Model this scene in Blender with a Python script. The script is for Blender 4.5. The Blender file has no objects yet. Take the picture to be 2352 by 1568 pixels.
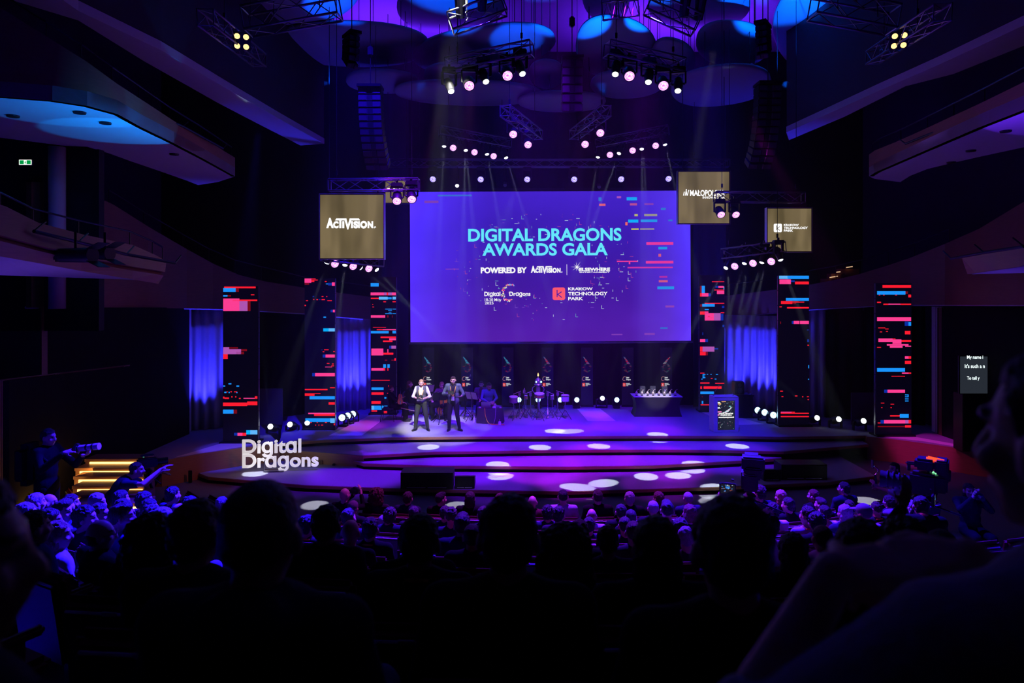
import bpy, bmesh, math, random
import numpy as np
from mathutils import Vector, Matrix, noise
PI = math.pi
random.seed(7)
SC = bpy.context.scene
COL = SC.collection
F = 2352*24/36.0          # focal length in pixels of a 24 mm lens on full frame
CZ = 5.59                 # eye height above the flat floor in front of the stage
HY = 648                  # picture row of the horizon
SZ = 0.72                 # stage height (four steps of 0.18 m)

def P(px, py, d): return Vector(((px-1176)/F*d, d, CZ-(py-HY)/F*d))
def G(px, py, z): return P(px, py, F*(CZ-z)/(py-HY))

# ---- camera
cd = bpy.data.cameras.new('camera'); cam = bpy.data.objects.new('camera', cd); COL.objects.link(cam)
cam.location = (0, 0, CZ); cam.rotation_euler = (PI/2, 0, 0)
cd.lens = 24; cd.sensor_width = 36; cd.sensor_fit = 'HORIZONTAL'; cd.shift_y = (HY-784)/2352.0
cd.clip_start = 0.05; cd.clip_end = 200
cd.dof.use_dof = True; cd.dof.focus_distance = 19.0; cd.dof.aperture_fstop = 2.8
SC.camera = cam
# ---- world: a closed dark hall, only a trace of stray light
w = bpy.data.worlds.new('hall'); SC.world = w; w.use_nodes = True
w.node_tree.nodes['Background'].inputs[0].default_value = (0.10, 0.05, 0.30, 1)
w.node_tree.nodes['Background'].inputs[1].default_value = 0.004
SC.view_settings.view_transform = 'Standard'; SC.view_settings.look = 'None'
SC.view_settings.exposure = 0.0; SC.view_settings.gamma = 1.0; SC.view_settings.use_curve_mapping = False
SC.cycles.max_bounces = 4; SC.cycles.diffuse_bounces = 2; SC.cycles.glossy_bounces = 2
SC.cycles.transmission_bounces = 3; SC.cycles.volume_bounces = 0; SC.cycles.transparent_max_bounces = 8
SC.cycles.caustics_reflective = False; SC.cycles.caustics_refractive = False
SC.cycles.sample_clamp_indirect = 3.0; SC.cycles.use_denoising = True; SC.cycles.use_adaptive_sampling = True; SC.cycles.adaptive_threshold = 0.02

def spot(name, loc, target, color, power, angle, blend=0.3, size=0.05):
    l = bpy.data.lights.new(name, 'SPOT'); o = bpy.data.objects.new(name, l); COL.objects.link(o)
    l.color = color; l.energy = power; l.spot_size = math.radians(angle); l.spot_blend = blend; l.shadow_soft_size = size
    o.location = loc; o.rotation_euler = (Vector(target)-Vector(loc)).to_track_quat('-Z', 'Y').to_euler()
    return o
def area(name, loc, target, color, power, sx, sy):
    l = bpy.data.lights.new(name, 'AREA'); o = bpy.data.objects.new(name, l); COL.objects.link(o)
    l.shape = 'RECTANGLE'; l.size = sx; l.size_y = sy; l.color = color; l.energy = power
    o.location = loc; o.rotation_euler = (Vector(target)-Vector(loc)).to_track_quat('-Z', 'Y').to_euler()
    return o
BLUE = (0.02, 0.004, 1.0); VIOLET = (0.17, 0.003, 1.0); MAG = (0.46, 0.006, 1.0); PINK = (1.0, 0.10, 0.75); CYAN = (0.0, 0.30, 1.0)
COOL = (0.85, 0.95, 1.0); WARM = (1.0, 0.86, 0.62)
# washes from unseen spots added above the haze, apart from the fixtures further down
for i, (x, y, tx, ty, c, e, a) in enumerate([
        (-4.5, 19, -5.2, 23, BLUE, 3000, 34), (-2.0, 18, -2.5, 22, VIOLET, 2600, 30), (0.5, 18, 0.5, 22, VIOLET, 3000, 32),
        (3.0, 18, 3.0, 22, VIOLET, 3000, 32), (5.2, 19, 5.6, 22.5, BLUE, 2600, 34), (0.0, 20, 0.5, 25, BLUE, 2600, 40),
        (4.0, 20, 3.6, 24.5, VIOLET, 1500, 26)]):
    spot('stage_wash', (x*.8+.2, y-4, 15.6), (tx, ty, SZ), c, e*5.2, a*.72, 0.7, 0.15)
for (x, tx, ty, c, e, a) in [(-1.8, -4.2, 19.2, VIOLET, 2000, 18), (-1.2, -1.2, 19.6, VIOLET, 2400, 17), (0.2, 0.8, 19.4, MAG, 1800, 14), (1.6, 2.6, 20.2, MAG, 1800, 14),
                      (2.6, 4.4, 19.8, MAG, 1500, 15), (1.0, 1.6, 18.4, MAG, 1300, 12), (3.6, 6.6, 20.4, VIOLET, 1200, 15), (0.6, -0.6, 18.2, VIOLET, 1000, 14),
                      (2.0, 4.0, 18.3, MAG, 900, 13), (-2.4, -6.2, 18.6, VIOLET, 700, 14), (3.4, 3.4, 23.3, MAG, 1000, 9), (3.6, 5.0, 22.6, MAG, 900, 8), (2.4, 2.0, 22.9, MAG, 900, 8)]:
    spot('colour_patch', (x, 15.2, 15.4), (tx, ty, 0.4), c, e*8.5, a*.72, 0.7, 0.1)
# key light on the two hosts from the front of house, a back light and their rim
spot('host_key', (-1.0, 12.8, 12.6), (-2.25, 22.5, 1.1), (1.0, 0.97, 0.86), 38000, 12.0, 0.55, 0.12)
spot('host_back', (0.2, 25.8, 9.2), (-2.6, 22.3, 1.5), (0.8, 0.75, 1.0), 900, 20, 0.5, 0.1)
# table of awards
spot('award_key', (4.6, 15.5, 11.0), (5.25, 25.0, 1.6), (1.0, 0.92, 0.75), 9000, 5.4, 0.35, 0.08)
# musicians: pink-violet from the side
spot('musician_wash', (-1.0, 17.0, 10.5), (-2.6, 24.0, 1.3), (0.80, 0.12, 0.9), 1300, 18, 0.6, 0.1)
spot('drum_wash', (2.0, 17.5, 10.5), (0.9, 24.3, 1.4), (0.62, 0.16, 1.0), 1500, 13, 0.6, 0.1)
# blue washes thrown from the stage rig over the left and right blocks of seats
spot('seat_wash', (-0.5, 14.2, 11.2), (-4.9, 7.4, 2.2), (0.018, 0.004, 1.0), 150000, 34, 0.7, 0.12)
spot('seat_wash', (3.0, 14.3, 11.2), (4.9, 8.6, 1.8), (0.018, 0.004, 1.0), 75000, 46, 0.7, 0.12)
spot('seat_wash', (0.8, 14.3, 11.6), (0.2, 8.6, 1.8), (0.03, 0.005, 1.0), 28000, 36, 0.8, 0.12)
spot('front_row_rim', (1.0, 14.4, 10.0), (1.4, 11.0, 1.9), (0.50, 0.02, 1.0), 6000, 70, 0.8, 0.1)
# ceiling: blue spots on the reflectors, violet on the slab
for (lx, ly, lz, tx, ty, tz, c, e, a) in [
        (-2.6, 19.0, 10.8, -2.0, 21.3, 15.0, (0.0, 0.085, 1.0), 330, 50), (2.6, 19.0, 10.8, 1.6, 21.6, 15.0, (0.0, 0.10, 1.0), 420, 46),
        (4.0, 19.0, 11.2, 4.4, 21.2, 15.0, (0.0, 0.11, 1.0), 380, 44), (7.6, 19.0, 11.0, 8.4, 21.6, 15.0, (0.0, 0.10, 1.0), 560, 50),
        (0.0, 20.0, 11.0, 0.2, 23.5, 15.0, (0.0, 0.08, 1.0), 100, 36), (-5.2, 19.0, 11.0, -5.2, 21.0, 15.0, (0.0, 0.07, 1.0), 190, 46)]:
    spot('reflector_uplight', (lx, ly, lz), (tx, ty, tz), c, e*13, a*.85, 0.35, 0.05)
area('slab_glow', (-4.2, 27.0, 14.3), (-4.2, 27.1, 19), (0.13, 0.012, 1.0), 330, 6, 4)
area('slab_glow', (6.2, 27.0, 14.3), (6.2, 27.1, 19), (0.14, 0.012, 1.0), 380, 6, 4)
# side galleries: cyan on the upper soffit of the left gallery, violet on the right one
for q_ in (11.9, 13.5): spot('soffit_spot', (-6.6, q_, 6.9), (-7.45, q_+.1, 8.6), (0.0, 0.24, 1.0), 190, 64, 0.10, 0.03)
spot('soffit_spot', (8.6, 12.0, 6.8), (9.9, 11.9, 8.6), (0.13, 0.02, 1.0), 150, 84, 0.10, 0.03)
# faint stray light in the hall
area('stray_light', (0.6, 18.0, 9.5), (0.6, 8.0, 7.0), (0.32, 0.10, 0.75), 10, 9, 3)
area('stray_light', (0.6, 24.0, 4.0), (0.6, 10.0, 3.0), (0.40, 0.10, 0.85), 20, 9, 2)
for s in (-1, 1): area('stray_light', (0.6+s*3.5, 16.0, 7.0), (0.6+s*10, 17.0, 6.0), (0.60, 0.16, 0.60), 15, 4, 3)

# ---- materials
def nt(m): m.use_nodes = True; return m.node_tree
MATS = {}
def mat(name, c, rough=0.6, metal=0.0, var=0.12, scale=14.0, emit=None, es=1.0, bump=0.0, stretch=None, spec=0.5):
    if name in MATS: return MATS[name]
    m = bpy.data.materials.new(name); t = nt(m); b = t.nodes['Principled BSDF']
    b.inputs['Roughness'].default_value = rough; b.inputs['Metallic'].default_value = metal
    b.inputs['Specular IOR Level'].default_value = spec
    tc = t.nodes.new('ShaderNodeTexCoord'); nz = t.nodes.new('ShaderNodeTexNoise'); nz.inputs['Scale'].default_value = scale
    nz.inputs['Detail'].default_value = 3
    if stretch:
        mp = t.nodes.new('ShaderNodeMapping'); mp.inputs['Scale'].default_value = stretch
        t.links.new(tc.outputs['Object'], mp.inputs[0]); t.links.new(mp.outputs[0], nz.inputs['Vector'])
    else: t.links.new(tc.outputs['Object'], nz.inputs['Vector'])
    mx = t.nodes.new('ShaderNodeMix'); mx.data_type = 'RGBA'
    mx.inputs[6].default_value = (*[x*(1-var) for x in c], 1); mx.inputs[7].default_value = (*[min(1, x*(1+var)) for x in c], 1)
    t.links.new(nz.outputs['Fac'], mx.inputs[0]); t.links.new(mx.outputs[2], b.inputs['Base Color'])
    if emit: b.inputs['Emission Color'].default_value = (*emit, 1); b.inputs['Emission Strength'].default_value = es
    if bump:
        bp = t.nodes.new('ShaderNodeBump'); bp.inputs['Strength'].default_value = bump; bp.inputs['Distance'].default_value = 0.02
        t.links.new(nz.outputs['Fac'], bp.inputs['Height']); t.links.new(bp.outputs[0], b.inputs['Normal'])
    MATS[name] = m; return m
def emis(name, c, s=1.0):
    if name in MATS: return MATS[name]
    m = bpy.data.materials.new(name); t = nt(m); t.nodes.remove(t.nodes['Principled BSDF'])
    e = t.nodes.new('ShaderNodeEmission'); e.inputs[0].default_value = (*c, 1); e.inputs[1].default_value = s
    t.links.new(e.outputs[0], t.nodes['Material Output'].inputs[0]); MATS[name] = m; return m
def srgb(h):
    v = [int(h[i:i+2], 16)/255 for i in (0, 2, 4)]
    return tuple(x/12.92 if x <= 0.04045 else ((x+0.055)/1.055)**2.4 for x in v)
CARPET = mat('stage carpet', (0.30, 0.29, 0.36), 0.95, var=0.25, scale=60, bump=0.2, spec=0.1)
AISLE = mat('hall carpet', (0.16, 0.14, 0.17), 0.95, var=0.3, scale=50, bump=0.2, spec=0.1)
WOOD = mat('oak veneer', (0.33, 0.16, 0.075), 0.45, var=0.25, scale=3, stretch=(1, 1, 14))
WALNUT = mat('dark veneer', (0.20, 0.095, 0.05), 0.5, var=0.25, scale=3, stretch=(1, 1, 10))
PLASTER = mat('soffit plaster', (0.62, 0.60, 0.60), 0.9, var=0.05, scale=8, spec=0.2)
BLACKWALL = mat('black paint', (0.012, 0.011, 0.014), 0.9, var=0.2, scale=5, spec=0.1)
DRAPE = mat('black serge drape', (0.010, 0.010, 0.014), 1.0, var=0.3, scale=6, stretch=(8, 8, 0.3), spec=0.05)
CURTAIN = mat('pale stage curtain', (0.55, 0.55, 0.60), 0.85, var=0.08, scale=20, spec=0.2)
BLK = mat('black plastic', (0.012, 0.012, 0.014), 0.45, var=0.2)
BLKM = mat('black metal', (0.02, 0.02, 0.024), 0.35, 0.6, var=0.2)
ALU = mat('brushed aluminium', (0.55, 0.56, 0.60), 0.32, 0.9, var=0.1)
CHROME = mat('chrome', (0.75, 0.75, 0.78), 0.14, 1.0, var=0.05)
WHITEP = mat('white paint', (0.80, 0.80, 0.80), 0.5, var=0.04)

# ---- mesh helpers
class MB:
    def __init__(s): s.v = []; s.f = []; s.m = []
    def add(s, vs, fs, mi=0):
        b = len(s.v); s.v += [tuple(x) for x in vs]; s.f += [tuple(b+i for i in f) for f in fs]; s.m += [mi]*len(fs); return s
    def box(s, c, d, mi=0, R=None, bev=0.0):
        x, y, z = d[0]/2, d[1]/2, d[2]/2
        if bev > 0:
            bm = bmesh.new(); bmesh.ops.create_cube(bm, size=1.0)
            for v in bm.verts: v.co = Vector((v.co.x*d[0], v.co.y*d[1], v.co.z*d[2]))
            bmesh.ops.bevel(bm, geom=list(bm.edges), offset=min(bev, min(d)*0.45), segments=2, affect='EDGES')
            bm.verts.index_update(); vs = [v.co.copy() for v in bm.verts]; fs = [[v.index for v in f.verts] for f in bm.faces]; bm.free()
        else:
            vs = [Vector((i, j, k)) for i in (-x, x) for j in (-y, y) for k in (-z, z)]
            fs = [(0, 1, 3, 2), (4, 6, 7, 5), (0, 4, 5, 1), (2, 3, 7, 6), (0, 2, 6, 4), (1, 5, 7, 3)]
        c = Vector(c)
        return s.add([(R @ v if R else v)+c for v in vs], fs, mi)
    def tube(s, a, b, r0, r1=None, n=8, mi=0, caps=True):
        a, b = Vector(a), Vector(b); r1 = r0 if r1 is None else r1
        q = (b-a).to_track_quat('Z', 'Y').to_matrix()
        vs = [a+q @ Vector((math.cos(t*2*PI/n)*r0, math.sin(t*2*PI/n)*r0, 0)) for t in range(n)]
        vs += [b+q @ Vector((math.cos(t*2*PI/n)*r1, math.sin(t*2*PI/n)*r1, 0)) for t in range(n)]
        fs = [(t, (t+1) % n, n+(t+1) % n, n+t) for t in range(n)]
        if caps: fs += [tuple(range(n-1, -1, -1)), tuple(range(n, 2*n))]
        return s.add(vs, fs, mi)
    def path(s, pts, r, n=6, mi=0):
        for a, b in zip(pts[:-1], pts[1:]): s.tube(a, b, r, r, n, mi)
        return s
    def ell(s, c, r, n=14, k=9, mi=0, R=None):
        c = Vector(c); vs = []; fs = []
        for i in range(1, k):
            th = PI*i/k
            for j in range(n):
                v = Vector((r[0]*math.sin(th)*math.cos(2*PI*j/n), r[1]*math.sin(th)*math.sin(2*PI*j/n), r[2]*math.cos(th)))
                vs.append((R @ v if R else v)+c)
        t = Vector((0, 0, r[2])); t = R @ t if R else t
        vs += [c+t, c-t]; a, b = len(vs)-2, len(vs)-1
        for i in range(k-2):
            for j in range(n): fs.append((i*n+j, i*n+n+j, i*n+n+(j+1) % n, i*n+(j+1) % n))
        for j in range(n):
            fs.append((a, j, (j+1) % n)); fs.append((b, (k-2)*n+(j+1) % n, (k-2)*n+j))
        return s.add(vs, fs, mi)
    def cap(s, a, ra, b, rb, n=12):
        s.ell(a, (ra,)*3, n, 8); s.ell(b, (rb,)*3, n, 8)
        if (Vector(a)-Vector(b)).length > 1e-4: s.tube(a, b, ra, rb, n)
        return s
    def prism(s, pts, z0, z1, mi=0, mtop=None):
        n = len(pts); vs = [(p[0], p[1], z0) for p in pts]+[(p[0], p[1], z1) for p in pts]
        s.add(vs, [(i, (i+1) % n, n+(i+1) % n, n+i) for i in range(n)]+[tuple(range(n-1, -1, -1))], mi)
        b = len(s.v)-2*n; s.f.append(tuple(b+n+i for i in range(n))); s.m.append(mi if mtop is None else mtop); return s
    def lathe(s, prof, c=(0, 0, 0), n=20, mi=0):
        vs = []; fs = []; k = len(prof)
        for r, z in prof: vs += [(c[0]+r*math.cos(2*PI*j/n), c[1]+r*math.sin(2*PI*j/n), c[2]+z) for j in range(n)]
        for i in range(k-1):
            for j in range(n): fs.append((i*n+j, i*n+(j+1) % n, i*n+n+(j+1) % n, i*n+n+j))
        fs.append(tuple(range(n-1, -1, -1))); fs.append(tuple((k-1)*n+j for j in range(n)))
        return s.add(vs, fs, mi)
    def slab(s, a, b, th, mi=0):
        """a wall between two polylines a and b (same length), given thickness along its own normal"""
        n = len(a); A = [Vector(p) for p in a]; B = [Vector(p) for p in b]
        t = Vector((0, 0, 0))
        for i in range(n-1): t += (A[i+1]-A[i]).cross(B[i]-A[i])
        o = t.normalized()*th
        vs = A+B+[p+o for p in A]+[p+o for p in B]; fs = []
        for i in range(n-1):
            fs += [(i, i+1, n+i+1, n+i), (2*n+i+1, 2*n+i, 3*n+i, 3*n+i+1), (i+1, i, 2*n+i, 2*n+i+1), (n+i, n+i+1, 3*n+i+1, 3*n+i)]
        fs += [(0, n, 3*n, 2*n), (n-1, 3*n-1, 4*n-1, 2*n-1)]
        return s.add(vs, fs, mi)
    def mesh(s, name, mats, smooth=False):
        me = bpy.data.meshes.new(name); me.from_pydata(s.v, [], s.f)
        for m in (mats if isinstance(mats, (list, tuple)) else [mats]): me.materials.append(m)
        me.polygons.foreach_set('material_index', s.m)
        bm = bmesh.new(); bm.from_mesh(me); bmesh.ops.recalc_face_normals(bm, faces=bm.faces); bm.to_mesh(me); bm.free()
        if smooth is True: me.polygons.foreach_set('use_smooth', [True]*len(me.polygons))
        elif smooth: me.shade_smooth() if False else me.set_sharp_from_angle(angle=smooth) if hasattr(me, 'set_sharp_from_angle') else None
        if smooth and smooth is not True: me.polygons.foreach_set('use_smooth', [True]*len(me.polygons))
        me.update(); return me
    def build(s, name, mats, parent=None, smooth=False, world=False):
        if world and parent is not None:
            o = parent.matrix_world.inverted() if False else None
            L = Vector(parent.location)
            pp = parent.parent
            while pp is not None: L += Vector(pp.location); pp = pp.parent
            s.v = [tuple(Vector(v)-L) for v in s.v]
        return link(name, s.mesh(name, mats, smooth), parent)
def link(name, data, parent=None, loc=None, rot=None):
    o = bpy.data.objects.new(name, data); COL.objects.link(o)
    if parent is not None: o.parent = parent
    if loc is not None: o.location = loc
    if rot is not None: o.rotation_euler = rot
    return o
def tag(o, label, cat, group=None, kind=None):
    o['label'] = label; o['category'] = cat
    if group: o['group'] = group
    if kind: o['kind'] = kind
    return o
def thing(name, label, cat, loc=(0, 0, 0), rz=0.0, group=None):
    return tag(link(name, None, None, loc, (0, 0, rz)), label, cat, group)
def struct(o, label=None):
    o['kind'] = 'structure'
    if label: o['label'] = label
    return o
ORD = ['first', 'second', 'third', 'fourth', 'fifth', 'sixth', 'seventh', 'eighth', 'ninth', 'tenth', 'eleventh', 'twelfth', 'thirteenth', 'fourteenth', 'fifteenth',
       'sixteenth', 'seventeenth', 'eighteenth', 'nineteenth', 'twentieth', 'twenty-first', 'twenty-second', 'twenty-third', 'twenty-fourth', 'twenty-fifth', 'twenty-sixth',
       'twenty-seventh', 'twenty-eighth', 'twenty-ninth', 'thirtieth', 'thirty-first', 'thirty-second', 'thirty-third', 'thirty-fourth', 'thirty-fifth']
def text_mesh(body, bold=0.0, ext=0.0, res=4):
    c = bpy.data.curves.new('t', 'FONT'); c.body = body; c.size = 1; c.offset = bold; c.extrude = ext; c.resolution_u = res; c.fill_mode = 'BOTH' if ext else 'FRONT'
    o = bpy.data.objects.new('t', c); COL.objects.link(o)
    me = bpy.data.meshes.new_from_object(o.evaluated_get(bpy.context.evaluated_depsgraph_get()))
    bpy.data.objects.remove(o); bpy.data.curves.remove(c)
    n = len(me.vertices); co = np.empty(n*3); me.vertices.foreach_get('co', co); co = co.reshape(-1, 3)
    fs = [tuple(p.vertices) for p in me.polygons]; bpy.data.meshes.remove(me)
    return co, fs
def text_fit(mb, body, x0, z0, x1, z1, y=0.0, bold=0.02, mi=0, ext=0.0, slant=0.0, sy=None):
    """lettering filling the rectangle x0..x1, z0..z1 of a plane that faces -Y"""
    co, fs = text_mesh(body, bold, ext); lo, hi = co.min(0), co.max(0)
    kx = (x1-x0)/(hi[0]-lo[0]); kz = (z1-z0)/(hi[1]-lo[1])
    vs = [(x0+(c[0]-lo[0])*kx+slant*(c[1]-lo[1])*kz, y+c[2]*(sy or kz), z0+(c[1]-lo[1])*kz) for c in co]
    mb.add(vs, fs, mi); return mb
def rect(mb, x0, z0, x1, z1, y=0.0, mi=0):
    return mb.add([(x0, y, z0), (x1, y, z0), (x1, y, z1), (x0, y, z1)], [(0, 1, 2, 3)], mi)
# ---------------------------------------------------------------- the hall
mb = MB(); mb.prism([(-16, -4), (16, -4), (16, 31), (-16, 31)], -0.3, 0.0); struct(mb.build('floor', AISLE))
mb = MB(); mb.prism([(-16, -4), (16, -4), (16, 31), (-16, 31)], 16.0, 16.3); struct(mb.build('ceiling', mat('ceiling slab', (0.42, 0.40, 0.46), 0.9)))
mb = MB(); mb.box((0, 31, 9.5), (32, 0.3, 19)); struct(mb.build('wall_back', BLACKWALL))
mb = MB(); mb.box((0, -4, 9.5), (32, 0.3, 19)); struct(mb.build('wall_rear', BLACKWALL))
mb = MB(); mb.box((-16, 13.5, 9.5), (0.3, 35, 19)); struct(mb.build('wall_left', mat('hall wall', (0.05, 0.03, 0.045), 0.9)))
mb = MB(); mb.box((16, 13.5, 9.5), (0.3, 35, 19)); struct(mb.build('wall_right', mat('hall wall', (0.05, 0.03, 0.045), 0.9)))

# stage and its steps: carpet on a veneered nosing above a dark recess
E1 = [G(640, 1018, .72), G(744, 1010, .72), G(900, 1004, .72), G(1100, 1002, .72), G(1300, 1001.5, .72), G(1500, 1000.5, .72), G(1700, 1001, .72), G(1790, 1003, .72), G(1992, 1000, .72)]
E2 = [G(640, 1031, .54), G(700, 1036, .54), G(834, 1046, .54), G(1000, 1037, .54), G(1300, 1033, .54), G(1500, 1032, .54), G(1640, 1033, .54), G(1800, 1036.5, .54), G(1995, 1020, .54)]
E3 = [G(835, 1064, .36), G(1000, 1069, .36), G(1300, 1071.5, .36), G(1500, 1069, .36), G(1640, 1061, .36), G(1795, 1052, .36)]
E4 = [G(478, 1095, .18), G(700, 1114, .18), G(920, 1122, .18), G(1300, 1128.5, .18), G(1640, 1118.5, .18), G(1900, 1107, .18), G(2012, 1093, .18)]
def tier(edge, z, back, name, label):
    pts = [(p.x, p.y) for p in edge]; c = [((p.x), p.y+0.07) for p in edge]
    t = thing(name, label, 'stage', (0, 0, 0)); t['kind'] = 'structure'
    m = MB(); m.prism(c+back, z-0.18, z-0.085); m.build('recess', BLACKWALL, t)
    m = MB(); m.prism(pts+back, z-0.085, z-0.012); m.build('nosing', WOOD, t)
    ins = [(p[0], p[1]+0.02) for p in pts]
    m = MB(); m.prism(ins+back, z-0.012, z); m.build('carpet', CARPET, t)
    return t
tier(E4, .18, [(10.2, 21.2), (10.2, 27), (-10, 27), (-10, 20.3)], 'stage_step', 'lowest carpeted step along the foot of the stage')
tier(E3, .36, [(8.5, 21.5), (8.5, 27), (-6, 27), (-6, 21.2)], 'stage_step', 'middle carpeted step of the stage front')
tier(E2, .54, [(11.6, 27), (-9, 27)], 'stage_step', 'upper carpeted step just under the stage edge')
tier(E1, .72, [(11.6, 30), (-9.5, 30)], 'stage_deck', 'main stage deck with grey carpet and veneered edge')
# side wings of the stage with veneered fronts
WL_t = [G(372, 1057, .72), G(470, 1040, .72), G(560, 1027, .72), G(642, 1018.5, .72)]
WL_b = [G(372, 1133, .0), G(470, 1098, .05), G(560, 1077, .18), G(642, 1082, .18)]
m = MB(); m.prism([(p.x, p.y) for p in WL_t]+[(-9.0, 24), (-14, 24), (-14, WL_t[0].y)], 0.0, SZ-0.004, 0, 1)
struct(m.build('trim_1', [WOOD, CARPET]), 'veneered wing of the stage beside the lit stairs')
WR_t = [G(1992, 1002, .72), G(2060, 1009, .72), G(2150, 1021, .72), G(2260, 1037, .72), G(2352, 1050, .72)]
m = MB(); m.prism([(WR_t[-1].x, 24), (WR_t[0].x, 24)]+[(p.x, p.y) for p in WR_t], 0.0, SZ-0.004, 0, 1)
struct(m.build('trim_2', [WOOD, CARPET]), 'veneered wing of the stage below the tall caption screen')
# veneer wall under the stage step behind the letter sign, with a grille and round outlets
a = [Vector((p.x, p.y+.05, .18)) for p in E2[:3]]
m = MB(); m.slab(a, [Vector((p.x, p.y, .445)) for p in a], -0.05); struct(m.build('trim_3', WOOD))
def wallpt(px, py):
    f = (px-700)/134.0; d = E2[1].y+(E2[2].y-E2[1].y)*f+.015; return P(px, py, d)
gl = thing('wall_grille', 'slotted ventilation grille in the veneer behind the letter sign', 'vent', wallpt(728, 1062), math.atan2(E2[2].y-E2[1].y, E2[2].x-E2[1].x))
m = MB(); m.box((0, 0, 0), (0.34, 0.02, 0.17)); m.build('frame', WALNUT, gl)
m = MB()
for i in range(7): m.box((0, -0.012, -0.066+i*0.022), (0.30, 0.01, 0.008))
m.build('slat', BLK, gl)
for k, px in enumerate((683, 767)):
    p = wallpt(px, (1061, 1067)[k])
    m = MB(); m.tube((0, 0, 0), (0, -0.03, 0), 0.045, 0.045, 16); m.tube((0, -0.028, 0), (0, -0.034, 0), 0.03, 0.03, 16)
    o = m.build('floor_outlet', BLK); o.location = p; tag(o, 'round black outlet in the veneer '+('behind the letter sign' if k == 0 else 'just beyond the end of the letter sign'), 'outlet')
for px, py, lab in ((437, 1082, 'narrow dark slot in the veneered wing nearer the letter sign'), (441, 1110, ''), (2046, 1083, 'narrow dark slot in the veneered wing behind the television camera')):
    if not lab: continue
    p = P(px, py+12, 19.0 if px < 1000 else 21.1); m = MB(); m.box((0, 0, 0), (0.10, 0.04, 0.34), bev=0.01); o = m.build('foot_light_slot', BLK); o.location = p; tag(o, lab, 'wall slot')

# raked seating: curved steps around a centre far behind the stage
CX, CY, DROW = 0.8, 27.0, 0.92
def rowz(k):
    d = 1.35+DROW*(k-1)
    return max(0.0, 3.84-0.335*(d-1.35) if d < 8.2 else 1.545-0.255*(d-8.2))
def terr(x, y):
    e = CY-math.hypot(x-CX, y-CY); k = math.floor((e-(1.35-0.50))/DROW)+1
    return (rowz(k) if k <= 12 else 0.0), k
m = MB()
for k in range(-1, 13):
    d0 = 1.35-0.50+DROW*(k-1); z = rowz(k); R0, R1 = CY-d0, CY-d0-DROW
    if k == 12: R1 -= 0.25
    A = [math.radians(-30+i*60/28) for i in range(29)]
    o = [(CX+R0*math.sin(t), CY-R0*math.cos(t)) for t in A]; i_ = [(CX+R1*math.sin(t), CY-R1*math.cos(t)) for t in A]
    for j in range(28):
        q = [o[j], o[j+1], i_[j+1], i_[j]]; zl = z-(0.22 if j < 9 else 0.0); m.prism(q, -0.05 if k > 8 else zl-1.2, zl)
struct(m.build('floor_rake', AISLE), 'stepped carpeted floor under the rows of seats')

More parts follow.
